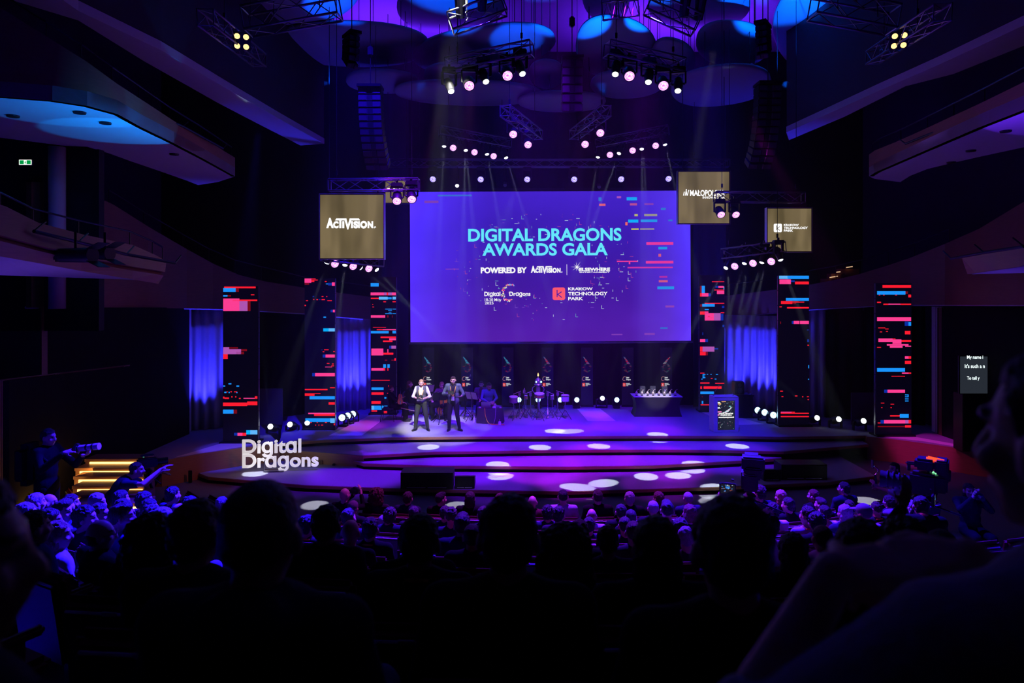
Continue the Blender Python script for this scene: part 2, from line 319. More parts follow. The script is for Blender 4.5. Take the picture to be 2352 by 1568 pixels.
# side galleries and walls, each outline set at its own distance
def wallstrip(name, top, bot, th, ma, label=None):
    m = MB(); m.slab([P(*p) for p in top], [P(*p) for p in bot], th); return struct(m.build(name, ma), label)
for side in (0, 1):
    X = (lambda x: x) if side == 0 else (lambda x: 2532-x)     # the hall is nearly symmetric about column 1266
    sd = 'left' if side == 0 else 'right'; sg = 1 if side == 0 else -1
    HS = 3.0
    if side == 0:
        inner = [(-160, 212), (0, 222), (120, 231), (200, 243), (270, 262), (330, 295), (400, 329), (470, 366), (520, 394), (540, 405)]
        outer = [(-160, 300), (0, 316), (150, 335), (200, 337), (250, 352), (300, 370), (370, 394), (430, 415), (455, 425), (500, 418)]
        top = [-90, 17, 92, 142, 193, 232, 278, 318, 350, 362]
    else:
        inner = [(2500, 180), (2352, 252), (2250, 292), (2180, 322), (2120, 348), (2060, 374), (2010, 396), (1996, 405)]
        outer = [(2500, 300), (2352, 338), (2250, 360), (2180, 376), (2130, 388), (2090, 404), (2068, 418), (2010, 411)]
        top = [80, 188, 238, 270, 298, 325, 345, 355]
    I = [P(x, y, F*HS/(HY-y)) for x, y in inner]; O = [P(x, y, F*HS/(HY-y)) for x, y in outer]
    T = [P(inner[i][0], top[i], I[i].y) for i in range(len(inner))]
    t = thing('balcony_'+sd, 'upper gallery on the %s side with a pale soffit and veneered front' % sd, 'balcony', (0, 0, 0)); t['kind'] = 'structure'
    m = MB(); m.slab(I, O, 0.25*sg); m.build('soffit', PLASTER, t)
    m = MB(); m.slab(I, T, -0.12*sg)
    m.build('front', WOOD, t, smooth=.6)
    m = MB()
    off = Vector((-0.10*sg, 0, 0.30))
    for a_, b_ in zip(T[1:-1], T[2:]): m.tube(a_+off, b_+off, 0.018, n=6)
    for p in T[1:]: m.tube(p+Vector((-0.10*sg, 0, -0.1)), p+off, 0.010, n=5)
    m.build('rail', BLKM, t)
    m = MB()
    for px, py in (((183, 257), (242, 281), (400, 353), (30, 265)) if side == 0 else ((2230, 345), (2310, 300), (2185, 372))):
        p = P(px, py, F*HS/(HY-py)); m.tube(p+Vector((0, 0, 0.02)), p+Vector((0, 0, -0.03)), 0.11, 0.10, 14)
    m.build('downlight', BLK, t)
    # the highest tier: a long sloping soffit band with a dark wall above and below it
    H2 = 5.2
    A2 = [(60, -60), (180, 25), (370, 115), (520, 203), (640, 272), (745, 330)] if side == 0 else [(2500, -25), (2352, 58), (2160, 147), (2020, 208), (1900, 262), (1806, 304)]
    B2 = [(-40, -20), (180, 47), (330, 140), (500, 236), (600, 288), (690, 334)] if side == 0 else [(2560, 40), (2352, 105), (2190, 170), (2080, 198), (1940, 268), (1812, 322)]
    a2 = [P(x, y, F*H2/(HY-y)) for x, y in A2]; b2 = [P(x, y, F*H2/(HY-y)) for x, y in B2]
    m = MB(); m.slab(a2, b2, 0.2*sg); struct(m.build('trim_%d' % (4+side), PLASTER), 'underside of the highest gallery on the %s side' % sd)
    m = MB(); m.slab([p+Vector((-0.02*sg, 0, 0.1)) for p in a2], [Vector((p.x, p.y, 15.9)) for p in a2], -0.1*sg); struct(m.build('wall_upper_'+sd, mat('upper wall', (0.05, 0.03, 0.04), 0.9)))
    # veneered wall whose top falls in a curve towards the stage
    if side == 0:
        tp = [(60, 418, 15.0), (100, 420, 15.6), (150, 424, 16.4), (250, 470, 18.2), (330, 520, 19.8), (420, 572, 21.6), (480, 605, 22.4), (540, 631, 23.0), (600, 646, 23.6), (700, 662, 24.6), (770, 672, 25.4), (855, 683, 26.4)]
        by = [706, 706, 706, 707, 707, 708, 709, 711, 714, 720, 727, 734]
    else:
        tp = [(2420, 430, 16.0), (2352, 470, 17.4), (2260, 525, 19.4), (2180, 560, 21.4), (2100, 592, 22.6), (2040, 612, 23.2), (1980, 630, 23.7), (1920, 644, 24.2), (1860, 655, 24.8), (1790, 665, 25.4), (1665, 680, 26.6)]
        by = [700, 700, 700, 700, 700, 701, 704, 707, 711, 717, 729]
    bt = [(tp[i][0], by[i], tp[i][2]) for i in range(len(tp))]
    wallstrip('wall_gallery_'+sd, tp, bt, -0.15*sg, WALNUT, 'veneered gallery front falling towards the stage on the %s side' % sd)
    m = MB()
    for a_, b_ in zip(bt[:-1], bt[1:]):
        pa, pb = P(*a_), P(*b_); m.tube(pa, pb, 0.035, n=6)
    struct(m.build('trim_%d' % (6+side), mat('pale ledge', (0.6, 0.58, 0.62), 0.5)), 'pale ledge under the veneered gallery front on the %s side' % sd)
    rt = thing('gallery_rail', 'thin dark handrail along the falling gallery front on the %s side' % sd, 'railing', (0, 0, 0))
    m = MB(); q = [P(x, y-26-(8 if i < 6 else 0), d) for i, (x, y, d) in enumerate(tp[3:])]
    for a_, b_ in zip(q[:-1], q[1:]): m.tube(a_, b_, 0.02, n=6)
    m.build('handrail', BLKM, rt); m = MB()
    for i, p in enumerate(q): m.tube(p, P(tp[3+i][0], tp[3+i][1]+2, tp[3+i][2]), 0.012, n=5)
    m.build('baluster', BLKM, rt)
    # ribbed timber wall below, ending in a row of pale fins
    xs = np.linspace(100, 428, 46) if side == 0 else np.linspace(2560, 2160, 46)
    m = MB()
    for i, x in enumerate(xs):
        f = i/45.0; d = 15.4+f*6.4; p = P(x, 706, d); w_ = 0.026+0.03*((i*7) % 5)/5
        m.box((p.x, p.y, (p.z+0.6)/2), (w_, 0.16, p.z-0.6))
    m.build('slat', WALNUT, (st := thing('slatted_wall', 'dark ribbed timber wall below the gallery on the %s side' % sd, 'wall panelling')))
    pa, pb = P(xs[0], 706, 15.55), P(xs[-1], 706, 21.95); m = MB(); m.slab([pa, pb], [Vector((pa.x, pa.y, .5)), Vector((pb.x, pb.y, .5))], -0.1*sg); m.build('backing', BLACKWALL, st)
    m = MB()
    fx = (424, 429, 434) if side == 0 else (2160, 2153, 2146)
    for i, x in enumerate(fx): p = P(x, 704, 22.0+0.12*i); m.box((p.x, p.y, (p.z+SZ)/2), (0.05, 0.2, p.z-SZ))
    m.build('fin', mat('pale ledge', (0.6, 0.58, 0.62), 0.5), st)
    # dark hall wall above the gallery
# lower gallery boxes with curved veneered fronts
t = thing('balcony_lower_left', 'lower gallery box with a curved veneered front above the ribbed wall', 'balcony'); t['kind'] = 'structure'
tp = [(-120, 440, 8.4), (0, 476, 9.4), (75, 513, 10.2), (180, 540, 11.4), (298, 565, 12.8), (350, 588, 13.6), (373, 601, 13.9)]
md = [(-120, 520, 8.3), (0, 545, 9.3), (75, 565, 10.1), (180, 592, 11.3), (298, 614, 12.7), (350, 622, 13.5), (370, 626, 13.8)]
bt = [(-120, 563, 8.6), (0, 580, 9.6), (75, 594, 10.4), (180, 614, 11.6), (298, 634, 12.9), (350, 643, 13.6), (358, 645, 13.9)]
bk = [(-120, 625, 9.8), (0, 632, 10.8), (75, 634, 11.6), (180, 638, 12.6), (298, 642, 13.6), (352, 645, 14.2), (358, 645, 14.4)]
m = MB(); m.slab([P(*p) for p in tp], [P(*p) for p in md], -0.08); m.slab([P(*p) for p in md], [P(*p) for p in bt], -0.08); m.build('front', WOOD, t)
m = MB(); m.slab([P(*p) for p in bt], [P(*p) for p in bk], 0.06); m.build('soffit', PLASTER, t)
m = MB(); q = [P(x, y-34, d) for x, y, d in tp]; m.path(q, 0.016)
for a_, b_ in zip(q, tp): m.tube(a_, P(*b_), 0.010, n=5)
m.build('rail', BLKM, t)
t = thing('balcony_lower_right', 'lower gallery box at the edge of the hall beyond the caption screen', 'balcony'); t['kind'] = 'structure'
tp = [(2420, 555, 11.0), (2352, 567, 11.8), (2300, 575, 12.6), (2240, 583, 13.5), (2218, 590, 13.9)]
bt = [(2420, 585, 11.0), (2352, 612, 11.8), (2300, 619, 12.6), (2250, 626, 13.4), (2232, 629, 13.8)]
bk = [(2420, 620, 12.2), (2352, 627, 12.9), (2300, 628, 13.4), (2250, 629, 14.0), (2234, 630, 14.2)]
m = MB(); m.slab([P(*p) for p in tp], [P(*p) for p in bt], 0.08); m.build('front', WOOD, t)
m = MB(); m.slab([P(*p) for p in bt], [P(*p) for p in bk], -0.06); m.build('soffit', PLASTER, t)
area('box_soffit_light', P(120, 650, 10.6)+Vector((-.2, .3, -1.2)), P(120, 610, 11.0), (0.16, 0.06, 1.0), 7, 3, .3)
area('box_soffit_light', P(2310, 650, 13)+Vector((0, 0, -1.2)), P(2310, 620, 13), (0.16, 0.06, 1.0), 6, 2, .3)
# round column under the left gallery and the exit sign
m = MB(); c0 = P(131, 318, 15.2); m.tube((c0.x, c0.y, 5.0), (c0.x, c0.y, 8.6), 0.17, n=24); struct(m.build('trim_8', PLASTER, smooth=True), 'round pale column under the upper gallery')
spot('column_light', (c0.x+2.2, c0.y-1.5, 7.0), (c0.x, c0.y, 7.2), (0.10, 0.10, 1.0), 9, 30, .5)
m = MB(); m.box((P(60, 400, 15.2)+Vector((-1.5, 0.3, -1.0))), (6.0, 0.2, 5.0)); struct(m.build('wall_side_left', mat('dark panel wall', (0.014, 0.010, 0.014), 0.8)))
t = thing('exit_sign', 'lit green and white exit sign on the dark wall beside the round column', 'sign', P(60, 373, 15.30))
m = MB(); m.box((0, 0, 0), (0.29, 0.05, 0.13), bev=0.006); m.build('housing', WHITEP, t)
m = MB(); rect(m, -0.14, -0.055, 0.14, 0.055, -0.027, 0); rect(m, -0.125, -0.045, -0.03, 0.045, -0.029, 1); rect(m, 0.03, -0.045, 0.125, 0.045, -0.029, 1)
m.ell((0.0, -0.03, 0.026), (0.010, 0.002, 0.010), 8, 6, 1); rect(m, -0.014, -0.03, 0.012, 0.014, -0.030, 1)
m.build('face', [emis('exit white', (0.9, 1.0, 0.85), 1.6), emis('exit green', (0.0, 0.30, 0.06), 1.0)], t)
# low ribbed wall at the left with the warm lit stairs beside it
t = thing('slatted_parapet', 'low ribbed timber parapet beside the lit stairs', 'wall panelling')
m = MB(); tops = [(-140, 888, 9.6), (0, 873, 10.2), (130, 858, 11.4), (285, 840, 13.0)]
def lerp3(tab, x):
    for a_, b_ in zip(tab[:-1], tab[1:]):
        if x <= b_[0]: k = (x-a_[0])/(b_[0]-a_[0]); return [a_[i]+(b_[i]-a_[i])*k for i in range(3)]
    return list(tab[-1])
for i in range(74):
    x = -140+i*425/73.0; _, y, d = lerp3(tops, x); p = P(x, y, d); m.box((p.x, p.y, (p.z+0.9)/2), (0.016+0.012*((i*5) % 3)/2, 0.07, p.z-0.9))
m.build('slat', WALNUT, t)
m = MB(); q = [P(*p) for p in tops]; m.slab([p+Vector((0, .12, -.02)) for p in q], [Vector((p.x, p.y+.12, .8)) for p in q], -0.06); m.build('backing', BLACKWALL, t)
m = MB(); m.slab([p+Vector((0, -.06, 0)) for p in q], [p+Vector((0, .2, 0)) for p in q], -0.05); m.build('coping', WALNUT, t)
# stairs
t = thing('lit_stairs', 'flight of timber stairs with warm light strips under every tread', 'stairs')
LEDW = emis('warm light strip', (1.0, 0.50, 0.12), 4.2)
yy = [1156, 1137, 1116, 1094, 1075, 1054]; m = MB(); mled = MB()
x0s = [165, 168, 171, 174, 177, 200]
for i, y in enumerate(yy):
    d = 10.3+i*0.28; a_, b_ = P(x0s[i]-6, y, d), P(330, y-2, d+0.02)
    m.prism([(a_.x, a_.y), (b_.x, b_.y), (b_.x, b_.y+0.34), (a_.x, a_.y+0.34)], a_.z-0.05, a_.z)
    m.prism([(a_.x+.01, a_.y+.01), (b_.x, b_.y+.01), (b_.x, b_.y+0.34), (a_.x, a_.y+0.34)], a_.z-0.35, a_.z-.05)
    if i > 0 or True: mled.box(((a_.x+b_.x)/2+.04, a_.y+0.004, a_.z-0.082), (b_.x-a_.x-.10, 0.02, 0.060))
m.build('tread', WOOD, t); mled.build('light_strip', LEDW, t)
area('stair_light', P(196, 1105, 11.3), P(150, 1105, 11.6), (1.0, 0.5, 0.12), 2.5, .3, .5)
area('stair_light', P(115, 1165, 10.7), P(112, 1100, 11.2), (1.0, 0.5, 0.12), 4, .8, .1)
# ---------------------------------------------------------------- drapes and curtains
def drape(name, pts, z0, z1, amp, wave, ma, label, n=90):
    """a hanging cloth along a plan polyline, gathered into soft folds"""
    m = MB(); L = [0]
    for a, b in zip(pts[:-1], pts[1:]): L.append(L[-1]+(Vector(b)-Vector(a)).length)
    rows = 7; seed = random.random()*50
    for i in range(n+1):
        s = L[-1]*i/n; k = max(j for j in range(len(L)-1) if L[j] <= s+1e-9); a, b = Vector(pts[k]), Vector(pts[k+1])
        u = (s-L[k])/(L[k+1]-L[k]); p = a.lerp(b, u); t = (b-a).normalized(); nn = Vector((-t.y, t.x))
        ph = s/wave*2*PI+2.2*noise.noise(Vector((s*1.3, seed, 0)))
        for r in range(rows):
            h = r/(rows-1); A = amp*(0.45+0.55*(1-h))*(0.6+0.8*abs(noise.noise(Vector((s*0.9, seed+3, 0)))))
            q = p+nn*(A*math.sin(ph+0.5*noise.noise(Vector((s, h*2, seed))))); m.v.append((q.x, q.y, z0+(z1-z0)*h))
    for i in range(n):
        for r in range(rows-1): m.f.append((i*rows+r, (i+1)*rows+r, (i+1)*rows+r+1, i*rows+r+1)); m.m.append(0)
    o = m.build(name, ma, smooth=True); md = o.modifiers.new('cloth thickness', 'SOLIDIFY'); md.thickness = 0.012
    return tag(o, label, 'curtain')
def xy(px, d): return ((px-1176)/F*d, d)
drape('stage_curtain', [xy(432, 22.4), xy(516, 22.9)], SZ+.01, P(0, 709, 22.6).z, 0.12, 0.30, CURTAIN, 'pale curtain lit blue between the ribbed wall fins and the first LED tower', 60)
drape('stage_curtain', [xy(764, 25.6), xy(856, 26.3)], SZ+.01, P(0, 730, 26).z, 0.12, 0.26, CURTAIN, 'pale curtain lit blue behind the chair of the violin player', 70)
drape('stage_curtain', [xy(1660, 26.4), xy(1795, 25.3)], SZ+.01, P(0, 724, 25.8).z, 0.12, 0.28, CURTAIN, 'wide pale curtain lit blue behind the lectern', 110)
drape('stage_curtain', [xy(1856, 24.9), xy(1900, 24.6)], SZ+.01, P(0, 709, 24.7).z, 0.08, 0.30, CURTAIN, 'narrow pale curtain barely lit at the back of the beam lights, beside an LED tower', 40)
drape('stage_curtain', [xy(1985, 24.0), xy(2125, 23.2)], SZ+.01, P(0, 704, 23.5).z, 0.08, 0.30, DRAPE, 'dark curtain behind the LED tower nearest the caption screen', 80)
drape('black_drape', [xy(900, 27.1), xy(1640, 27.1)], SZ, 12.9, 0.06, 0.5, DRAPE, 'black backdrop drape behind the musicians and under the big screen', 160)
for a, b, da, db, lab in ((596, 768, 24.2, 26.0, 'black masking drape between the two LED towers behind the letter sign'), (1896, 1990, 24.6, 24.1, 'black masking drape behind the row of three beam lights'),
                     (846, 905, 26.6, 27.0, 'black masking drape beside the violin player'), (1606, 1664, 27.0, 26.6, 'black masking drape beside the lectern speaker')):
    drape('masking_drape', [xy(a, da), xy(b, db)], SZ, P(0, 712, da).z, 0.05, 0.4, DRAPE, lab, 50)
drape('masking_drape', [xy(868, 26.6), xy(938, 26.8)], SZ, 13.5, 0.06, 0.5, mat('navy drape', (0.02, 0.02, 0.05), 1.0), 'dark navy drape hanging beside the big screen above the LED tower', 40)
drape('masking_drape', [xy(1592, 26.8), xy(1668, 26.6)], SZ, 13.5, 0.06, 0.5, mat('navy drape', (0.02, 0.02, 0.05), 1.0), 'dark navy drape hanging between the big screen and the lit square panels', 40)

# ---------------------------------------------------------------- big screen
def scr_mat():
    m = bpy.data.materials.new('projected picture'); t = nt(m); t.nodes.remove(t.nodes['Principled BSDF'])
    tc = t.nodes.new('ShaderNodeTexCoord'); sp = t.nodes.new('ShaderNodeSeparateXYZ'); t.links.new(tc.outputs['Generated'], sp.inputs[0])
    def ramp(src, st):
        r = t.nodes.new('ShaderNodeValToRGB'); t.links.new(src, r.inputs[0]); e = r.color_ramp.elements
        while len(e) < len(st): e.new(0.5)
        for k, (p, c) in enumerate(st): e[k].position = p; e[k].color = (*c, 1)
        return r.outputs[0]
    v = ramp(sp.outputs['Z'], [(0, (0.085, 0.012, 0.38)), (0.35, (0.055, 0.009, 0.36)), (0.7, (0.040, 0.010, 0.42)), (1, (0.055, 0.016, 0.60))])
    h = ramp(sp.outputs['X'], [(0, (0.060, 0.030, 0.95)), (0.10, (0.030, 0.014, 0.50)), (0.28, (0, 0, 0)), (0.78, (0, 0, 0)), (0.92, (0.045, 0.025, 0.35)), (1, (0.065, 0.035, 0.90))])
    mx = t.nodes.new('ShaderNodeMix'); mx.data_type = 'RGBA'; mx.blend_type = 'ADD'; mx.inputs[0].default_value = 0.75
    t.links.new(v, mx.inputs[6]); t.links.new(h, mx.inputs[7])
    nz = t.nodes.new('ShaderNodeTexNoise'); nz.inputs['Scale'].default_value = 4; t.links.new(tc.outputs['Generated'], nz.inputs['Vector'])
    mr = t.nodes.new('ShaderNodeMapRange'); mr.inputs[3].default_value = 0.8; mr.inputs[4].default_value = 1.2; t.links.new(nz.outputs['Fac'], mr.inputs[0])
    e = t.nodes.new('ShaderNodeEmission'); t.links.new(mx.outputs[2], e.inputs[0]); t.links.new(mr.outputs[0], e.inputs[1]); t.links.new(e.outputs[0], t.nodes['Material Output'].inputs[0]); return m
DS = 26.0; SS = F/DS
scr = thing('projection_screen', 'big projection screen with a violet title picture hanging over the stage', 'screen', P(1265, 784, DS))
def sx(px): return (px-1265)/SS
def sz(py): return (784-py)/SS
scr.rotation_euler = (0, math.radians(-0.3), 0)
EM = {'r': ((1.0, 0.012, 0.03), 1.0), 'b': ((0.01, 0.30, 1.0), 1.0), 'c': ((0.0, 0.42, 0.95), 1.0), 'l': ((0.12, 0.48, 1.0), 1.0), 'p': ((1.0, 0.05, 0.30), 1.0), 'm': ((0.48, 0.10, 0.50), 0.9),
      'd': ((0.004, 0.03, 0.40), 0.9), 'k': ((0.26, 0.004, 0.012), 0.7), 'w': ((1, 1, 1), 1.0), 't': ((0.10, 0.85, 1.0), 1.0), 'y': ((0.62, 0.62, 0.05), 1.0), 'o': ((0.9, 0.14, 0.12), 0.9)}
ECODE = list(EM); EMATS = [emis('glow '+k, *EM[k]) for k in ECODE]
m = MB(); rect(m, sx(943), 0, sx(1587), sz(439), 0); m.v += [(v[0], 0.04, v[2]) for v in m.v[:4]]; m.f += [(7, 6, 5, 4), (0, 4, 5, 1), (1, 5, 6, 2), (2, 6, 7, 3), (3, 7, 4, 0)]; m.m += [0]*5
m.build('picture', scr_mat(), scr)
m = MB(); m.tube((sx(940), 0.0, -0.04), (sx(1591), 0.0, -0.04), 0.045, n=10); m.build('weight_bar', mat('screen bar', (0.2, 0.2, 0.26), .5), scr)
m = MB(); m.box((0, 0.06, sz(436)), (sx(1590)-sx(940), 0.12, 0.14)); m.build('roller_case', BLK, scr); m = MB(); [m.tube((x, .06, sz(436)), (x, .06, 10.2), .012, n=5) for x in (-3.5, 3.5)]; m.build('hanging_cable', BLKM, scr)
def stext(name, items, ma, y=-0.012, bold=0.03):
    m = MB()
    for it in items: text_fit(m, it[0], sx(it[1]), sz(it[4]), sx(it[3]), sz(it[2]), y, bold if len(it) < 6 else it[5])
    return m.build(name, ma, scr)
stext('title_lettering', [('DIGITAL DRAGONS', 1076.5, 524, 1428.5, 554, 0.03), ('AWARDS GALA', 1109, 558, 1397, 587, 0.03)], emis('title cyan', (0.13, 0.83, 1.0), 1.0))
stext('sponsor_lettering', [('POWERED BY', 1105, 613, 1211, 627, 0.05), ('ELSEWHERE', 1331, 615, 1402, 623, 0.05), ('ENTERTAINMENT', 1332, 624, 1401, 627)], EMATS[8])
stext('partner_lettering', [('Diɡitɑl', 1113, 669, 1150, 682), ('Drɑɡons', 1170.5, 669, 1219, 682), ('18-20 Mɑy', 1114, 684, 1152, 693, .01), ('2025', 1114, 692, 1134, 698, .01),
                            ('KRAKOW', 1305.5, 660, 1362, 667), ('TECHNOLOGY', 1305.5, 670.5, 1396, 678.5), ('PARK', 1305.5, 682, 1340, 689.5)], EMATS[8])
def game_logo(m, x0, z0, x1, z1, y):
    """the angular wordmark with the roofed T and V, drawn in a 663 x 160 box"""
    def q(pts): m.add([(x0+(a-172)/663*(x1-x0), y, z1-(b-752)/160*(z1-z0)) for a, b in pts], [tuple(range(len(pts)))])
    def tx(ch, a, b, c, d): text_fit(m, ch, x0+(a-172)/663*(x1-x0), z1-(d-752)/160*(z1-z0), x0+(c-172)/663*(x1-x0), z1-(b-752)/160*(z1-z0), y, 0.07)
    tx('A', 172, 752, 272, 893); tx('C', 264, 797, 336, 895); q([(288, 788), (305, 760), (440, 760), (445, 788)]); q([(345, 788), (374, 788), (374, 893), (345, 893)])
    q([(386, 797), (412, 797), (412, 893), (386, 893)]); q([(408, 760), (440, 760), (459, 846), (459, 912), (452, 912)]); q([(459, 846), (482, 760), (515, 760), (464, 912), (459, 912)])
    q([(484, 760), (606, 760), (623, 788), (474, 788)]); q([(500, 797), (527, 797), (527, 893), (500, 893)]); tx('S', 533, 795, 598, 896); q([(596, 797), (618, 797), (618, 893), (596, 893)])
    tx('O', 622, 792, 715, 898); tx('N', 720, 797, 794, 893); tx('®', 803, 868, 835, 900)
m = MB(); game_logo(m, sx(1220), sz(628.5), sx(1293), sz(610), -0.012); rect(m, sx(1302.3), sz(632), sx(1303.3), sz(607), -0.012)
for k in range(9):
    a = k*2*PI/9+.3; r = 10+5*((k*5) % 3)/2; u, v = math.cos(a), math.sin(a); cx_, cz_ = sx(1326), sz(613.5)
    m.add([(cx_-v*.012, -0.012, cz_+u*.012), (cx_+v*.012, -0.012, cz_-u*.012), (cx_+u*r/SS, -0.012, cz_+v*r/SS)], [(0, 1, 2)])
m.build('sponsor_logo', EMATS[8], scr)
def dotted_c(m, cx, cz, R, y, n=70):
    for k in range(n):
        f = k/(n-1); a = math.radians(48+f*258); wd = R*(0.10+0.30*math.sin(PI*f))
        rr = R+(random.random()-.5)*2*wd*.6; x, z = cx+rr*math.cos(a)*0.8+(0.25*R*(1-f)**3), cz+rr*math.sin(a)+(0.3*R*(1-f)**3); s = R*0.085
        m.add([(x-s, y, z), (x, y, z-s), (x+s, y, z), (x, y, z+s)], [(0, 1, 2, 3)], random.choice((4, 11, 10, 8, 3, 4)))
    return m
m = MB(); dotted_c(m, sx(1168), sz(673), 17/SS, -0.012, 90); m.build('dragon_emblem', EMATS, scr)
def ksquare(m, x0, z0, x1, z1, y, mi, mk):
    r = (x1-x0)*0.16; pts = []
    for cx_, cz_, a0 in ((x1-r, z1-r, 0), (x0+r, z1-r, 90), (x0+r, z0+r, 180), (x1-r, z0+r, 270)):
        for j in range(5): a = math.radians(a0+j*22.5); pts.append((cx_+r*math.cos(a), y, cz_+r*math.sin(a)))
    m.add(pts, [tuple(range(len(pts)))], mi); W = x1-x0; H = z1-z0
    def ln(a, b, c, d, w=0.035):
        p, q = Vector((x0+a*W, y-.004, z0+b*H)), Vector((x0+c*W, y-.004, z0+d*H)); t = (q-p).normalized(); n_ = Vector((-t.z, 0, t.x))*W*w
        m.add([p-n_, q-n_, q+n_, p+n_], [(0, 1, 2, 3)], mk)
    ln(.36, .24, .36, .80); ln(.36, .42, .72, .66); ln(.40, .46, .74, .20)
m = MB(); ksquare(m, sx(1269.7), sz(689), sx(1298.6), sz(660), -0.012, 0, 1); m.build('partner_emblem', [emis('coral', (1.0, 0.10, 0.14), 1.0), emis('screen violet', (0.05, 0.01, 0.36), 1.0)], scr)
GL = [(240, 92, 518, 105, 'c', .35), (130, 140, 245, 160, 'm', .35), (1555, 120, 1580, 150, 'c', .4), (1705, 112, 1740, 128, 'm', .8), (1785, 120, 1870, 146, 'c', .9), (1560, 172, 1612, 190, 'o', .8), (1812, 170, 1870, 188, 'o', .5),
      (1930, 170, 2005, 186, 'm', .4), (2065, 208, 2105, 226, 'c', .4), (1848, 258, 1876, 276, 'y', .8), (1928, 258, 2035, 276, 'y', .5), (1797, 303, 1880, 328, 'c', 1), (1900, 303, 2035, 325, 'c', .7), (2125, 305, 2160, 318, 'c', .4),
      (1773, 325, 1792, 350, 'o', 1), (1822, 376, 1883, 387, 'y', 1), (1895, 376, 2010, 387, 'y', .5), (1945, 488, 2165, 512, 'p', .8), (2043, 528, 2115, 548, 'c', .7), (2043, 585, 2065, 608, 'o', .7), (1703, 640, 1875, 650, 'p', 1),
      (1800, 650, 1812, 668, 'p', 1), (1940, 642, 2165, 664, 'p', .8), (1790, 690, 2160, 702, 'p', .6), (2050, 765, 2115, 780, 'p', .4), (2045, 800, 2118, 818, 'o', .7), (2033, 852, 2170, 874, 'c', .7), (2098, 1008, 2170, 1024, 'm', .5),
      (2055, 1186, 2115, 1198, 'c', .35), (1655, 1238, 1745, 1248, 'm', .4), (1925, 1232, 2010, 1248, 'm', .4), (300, 698, 410, 704, 'm', .5)]
m = MB(); gm = []; gi = {}
for x0, y0, x1, y1, c, s in GL:
    if (c, s) not in gi:
        e = EM[c][0]; gi[(c, s)] = len(gm); gm.append(emis('bar %s %.2f' % (c, s), tuple(a*s+b*(1-s) for a, b in zip(e, (0.05, 0.014, 0.45))), 1.0))
    rect(m, sx(940+x0/3.564), sz(420+y1/3.564), sx(940+x1/3.564), sz(420+y0/3.564), -0.008, gi[(c, s)])
m.build('bar_pattern', gm, scr)
m = MB(); rr = random.Random(5); bg = [emis('fleck %d' % i, c, s) for i, (c, s) in enumerate((((.7, .95, 1), .8), ((.3, .75, 1), .5), ((.8, .1, .6), .5), ((.3, .1, .9), .6)))]
for k in range(230):
    a = rr.random()*2*PI; q_ = 0.55+0.45*rr.random(); px, py = 1253+215*q_*math.cos(a), 612+125*q_*math.sin(a)
    if 1080 < px < 1425 and 525 < py < 586 and rr.random() < .6: continue
    L_ = rr.choice((1.5, 3, 5, 8)); vert = rr.random() < .55; x, z = sx(px), sz(py); t_ = 0.9/SS; L_ /= SS; mi = rr.choice((0, 0, 1, 2, 2, 3))
    rect(m, x, z, x+(t_ if vert else L_), z+(L_ if vert else t_), -0.009, mi)
    if L_*SS > 6: rect(m, x, z, x+L_*.7, z+t_, -0.009, mi)
m.build('fleck_pattern', bg, scr)

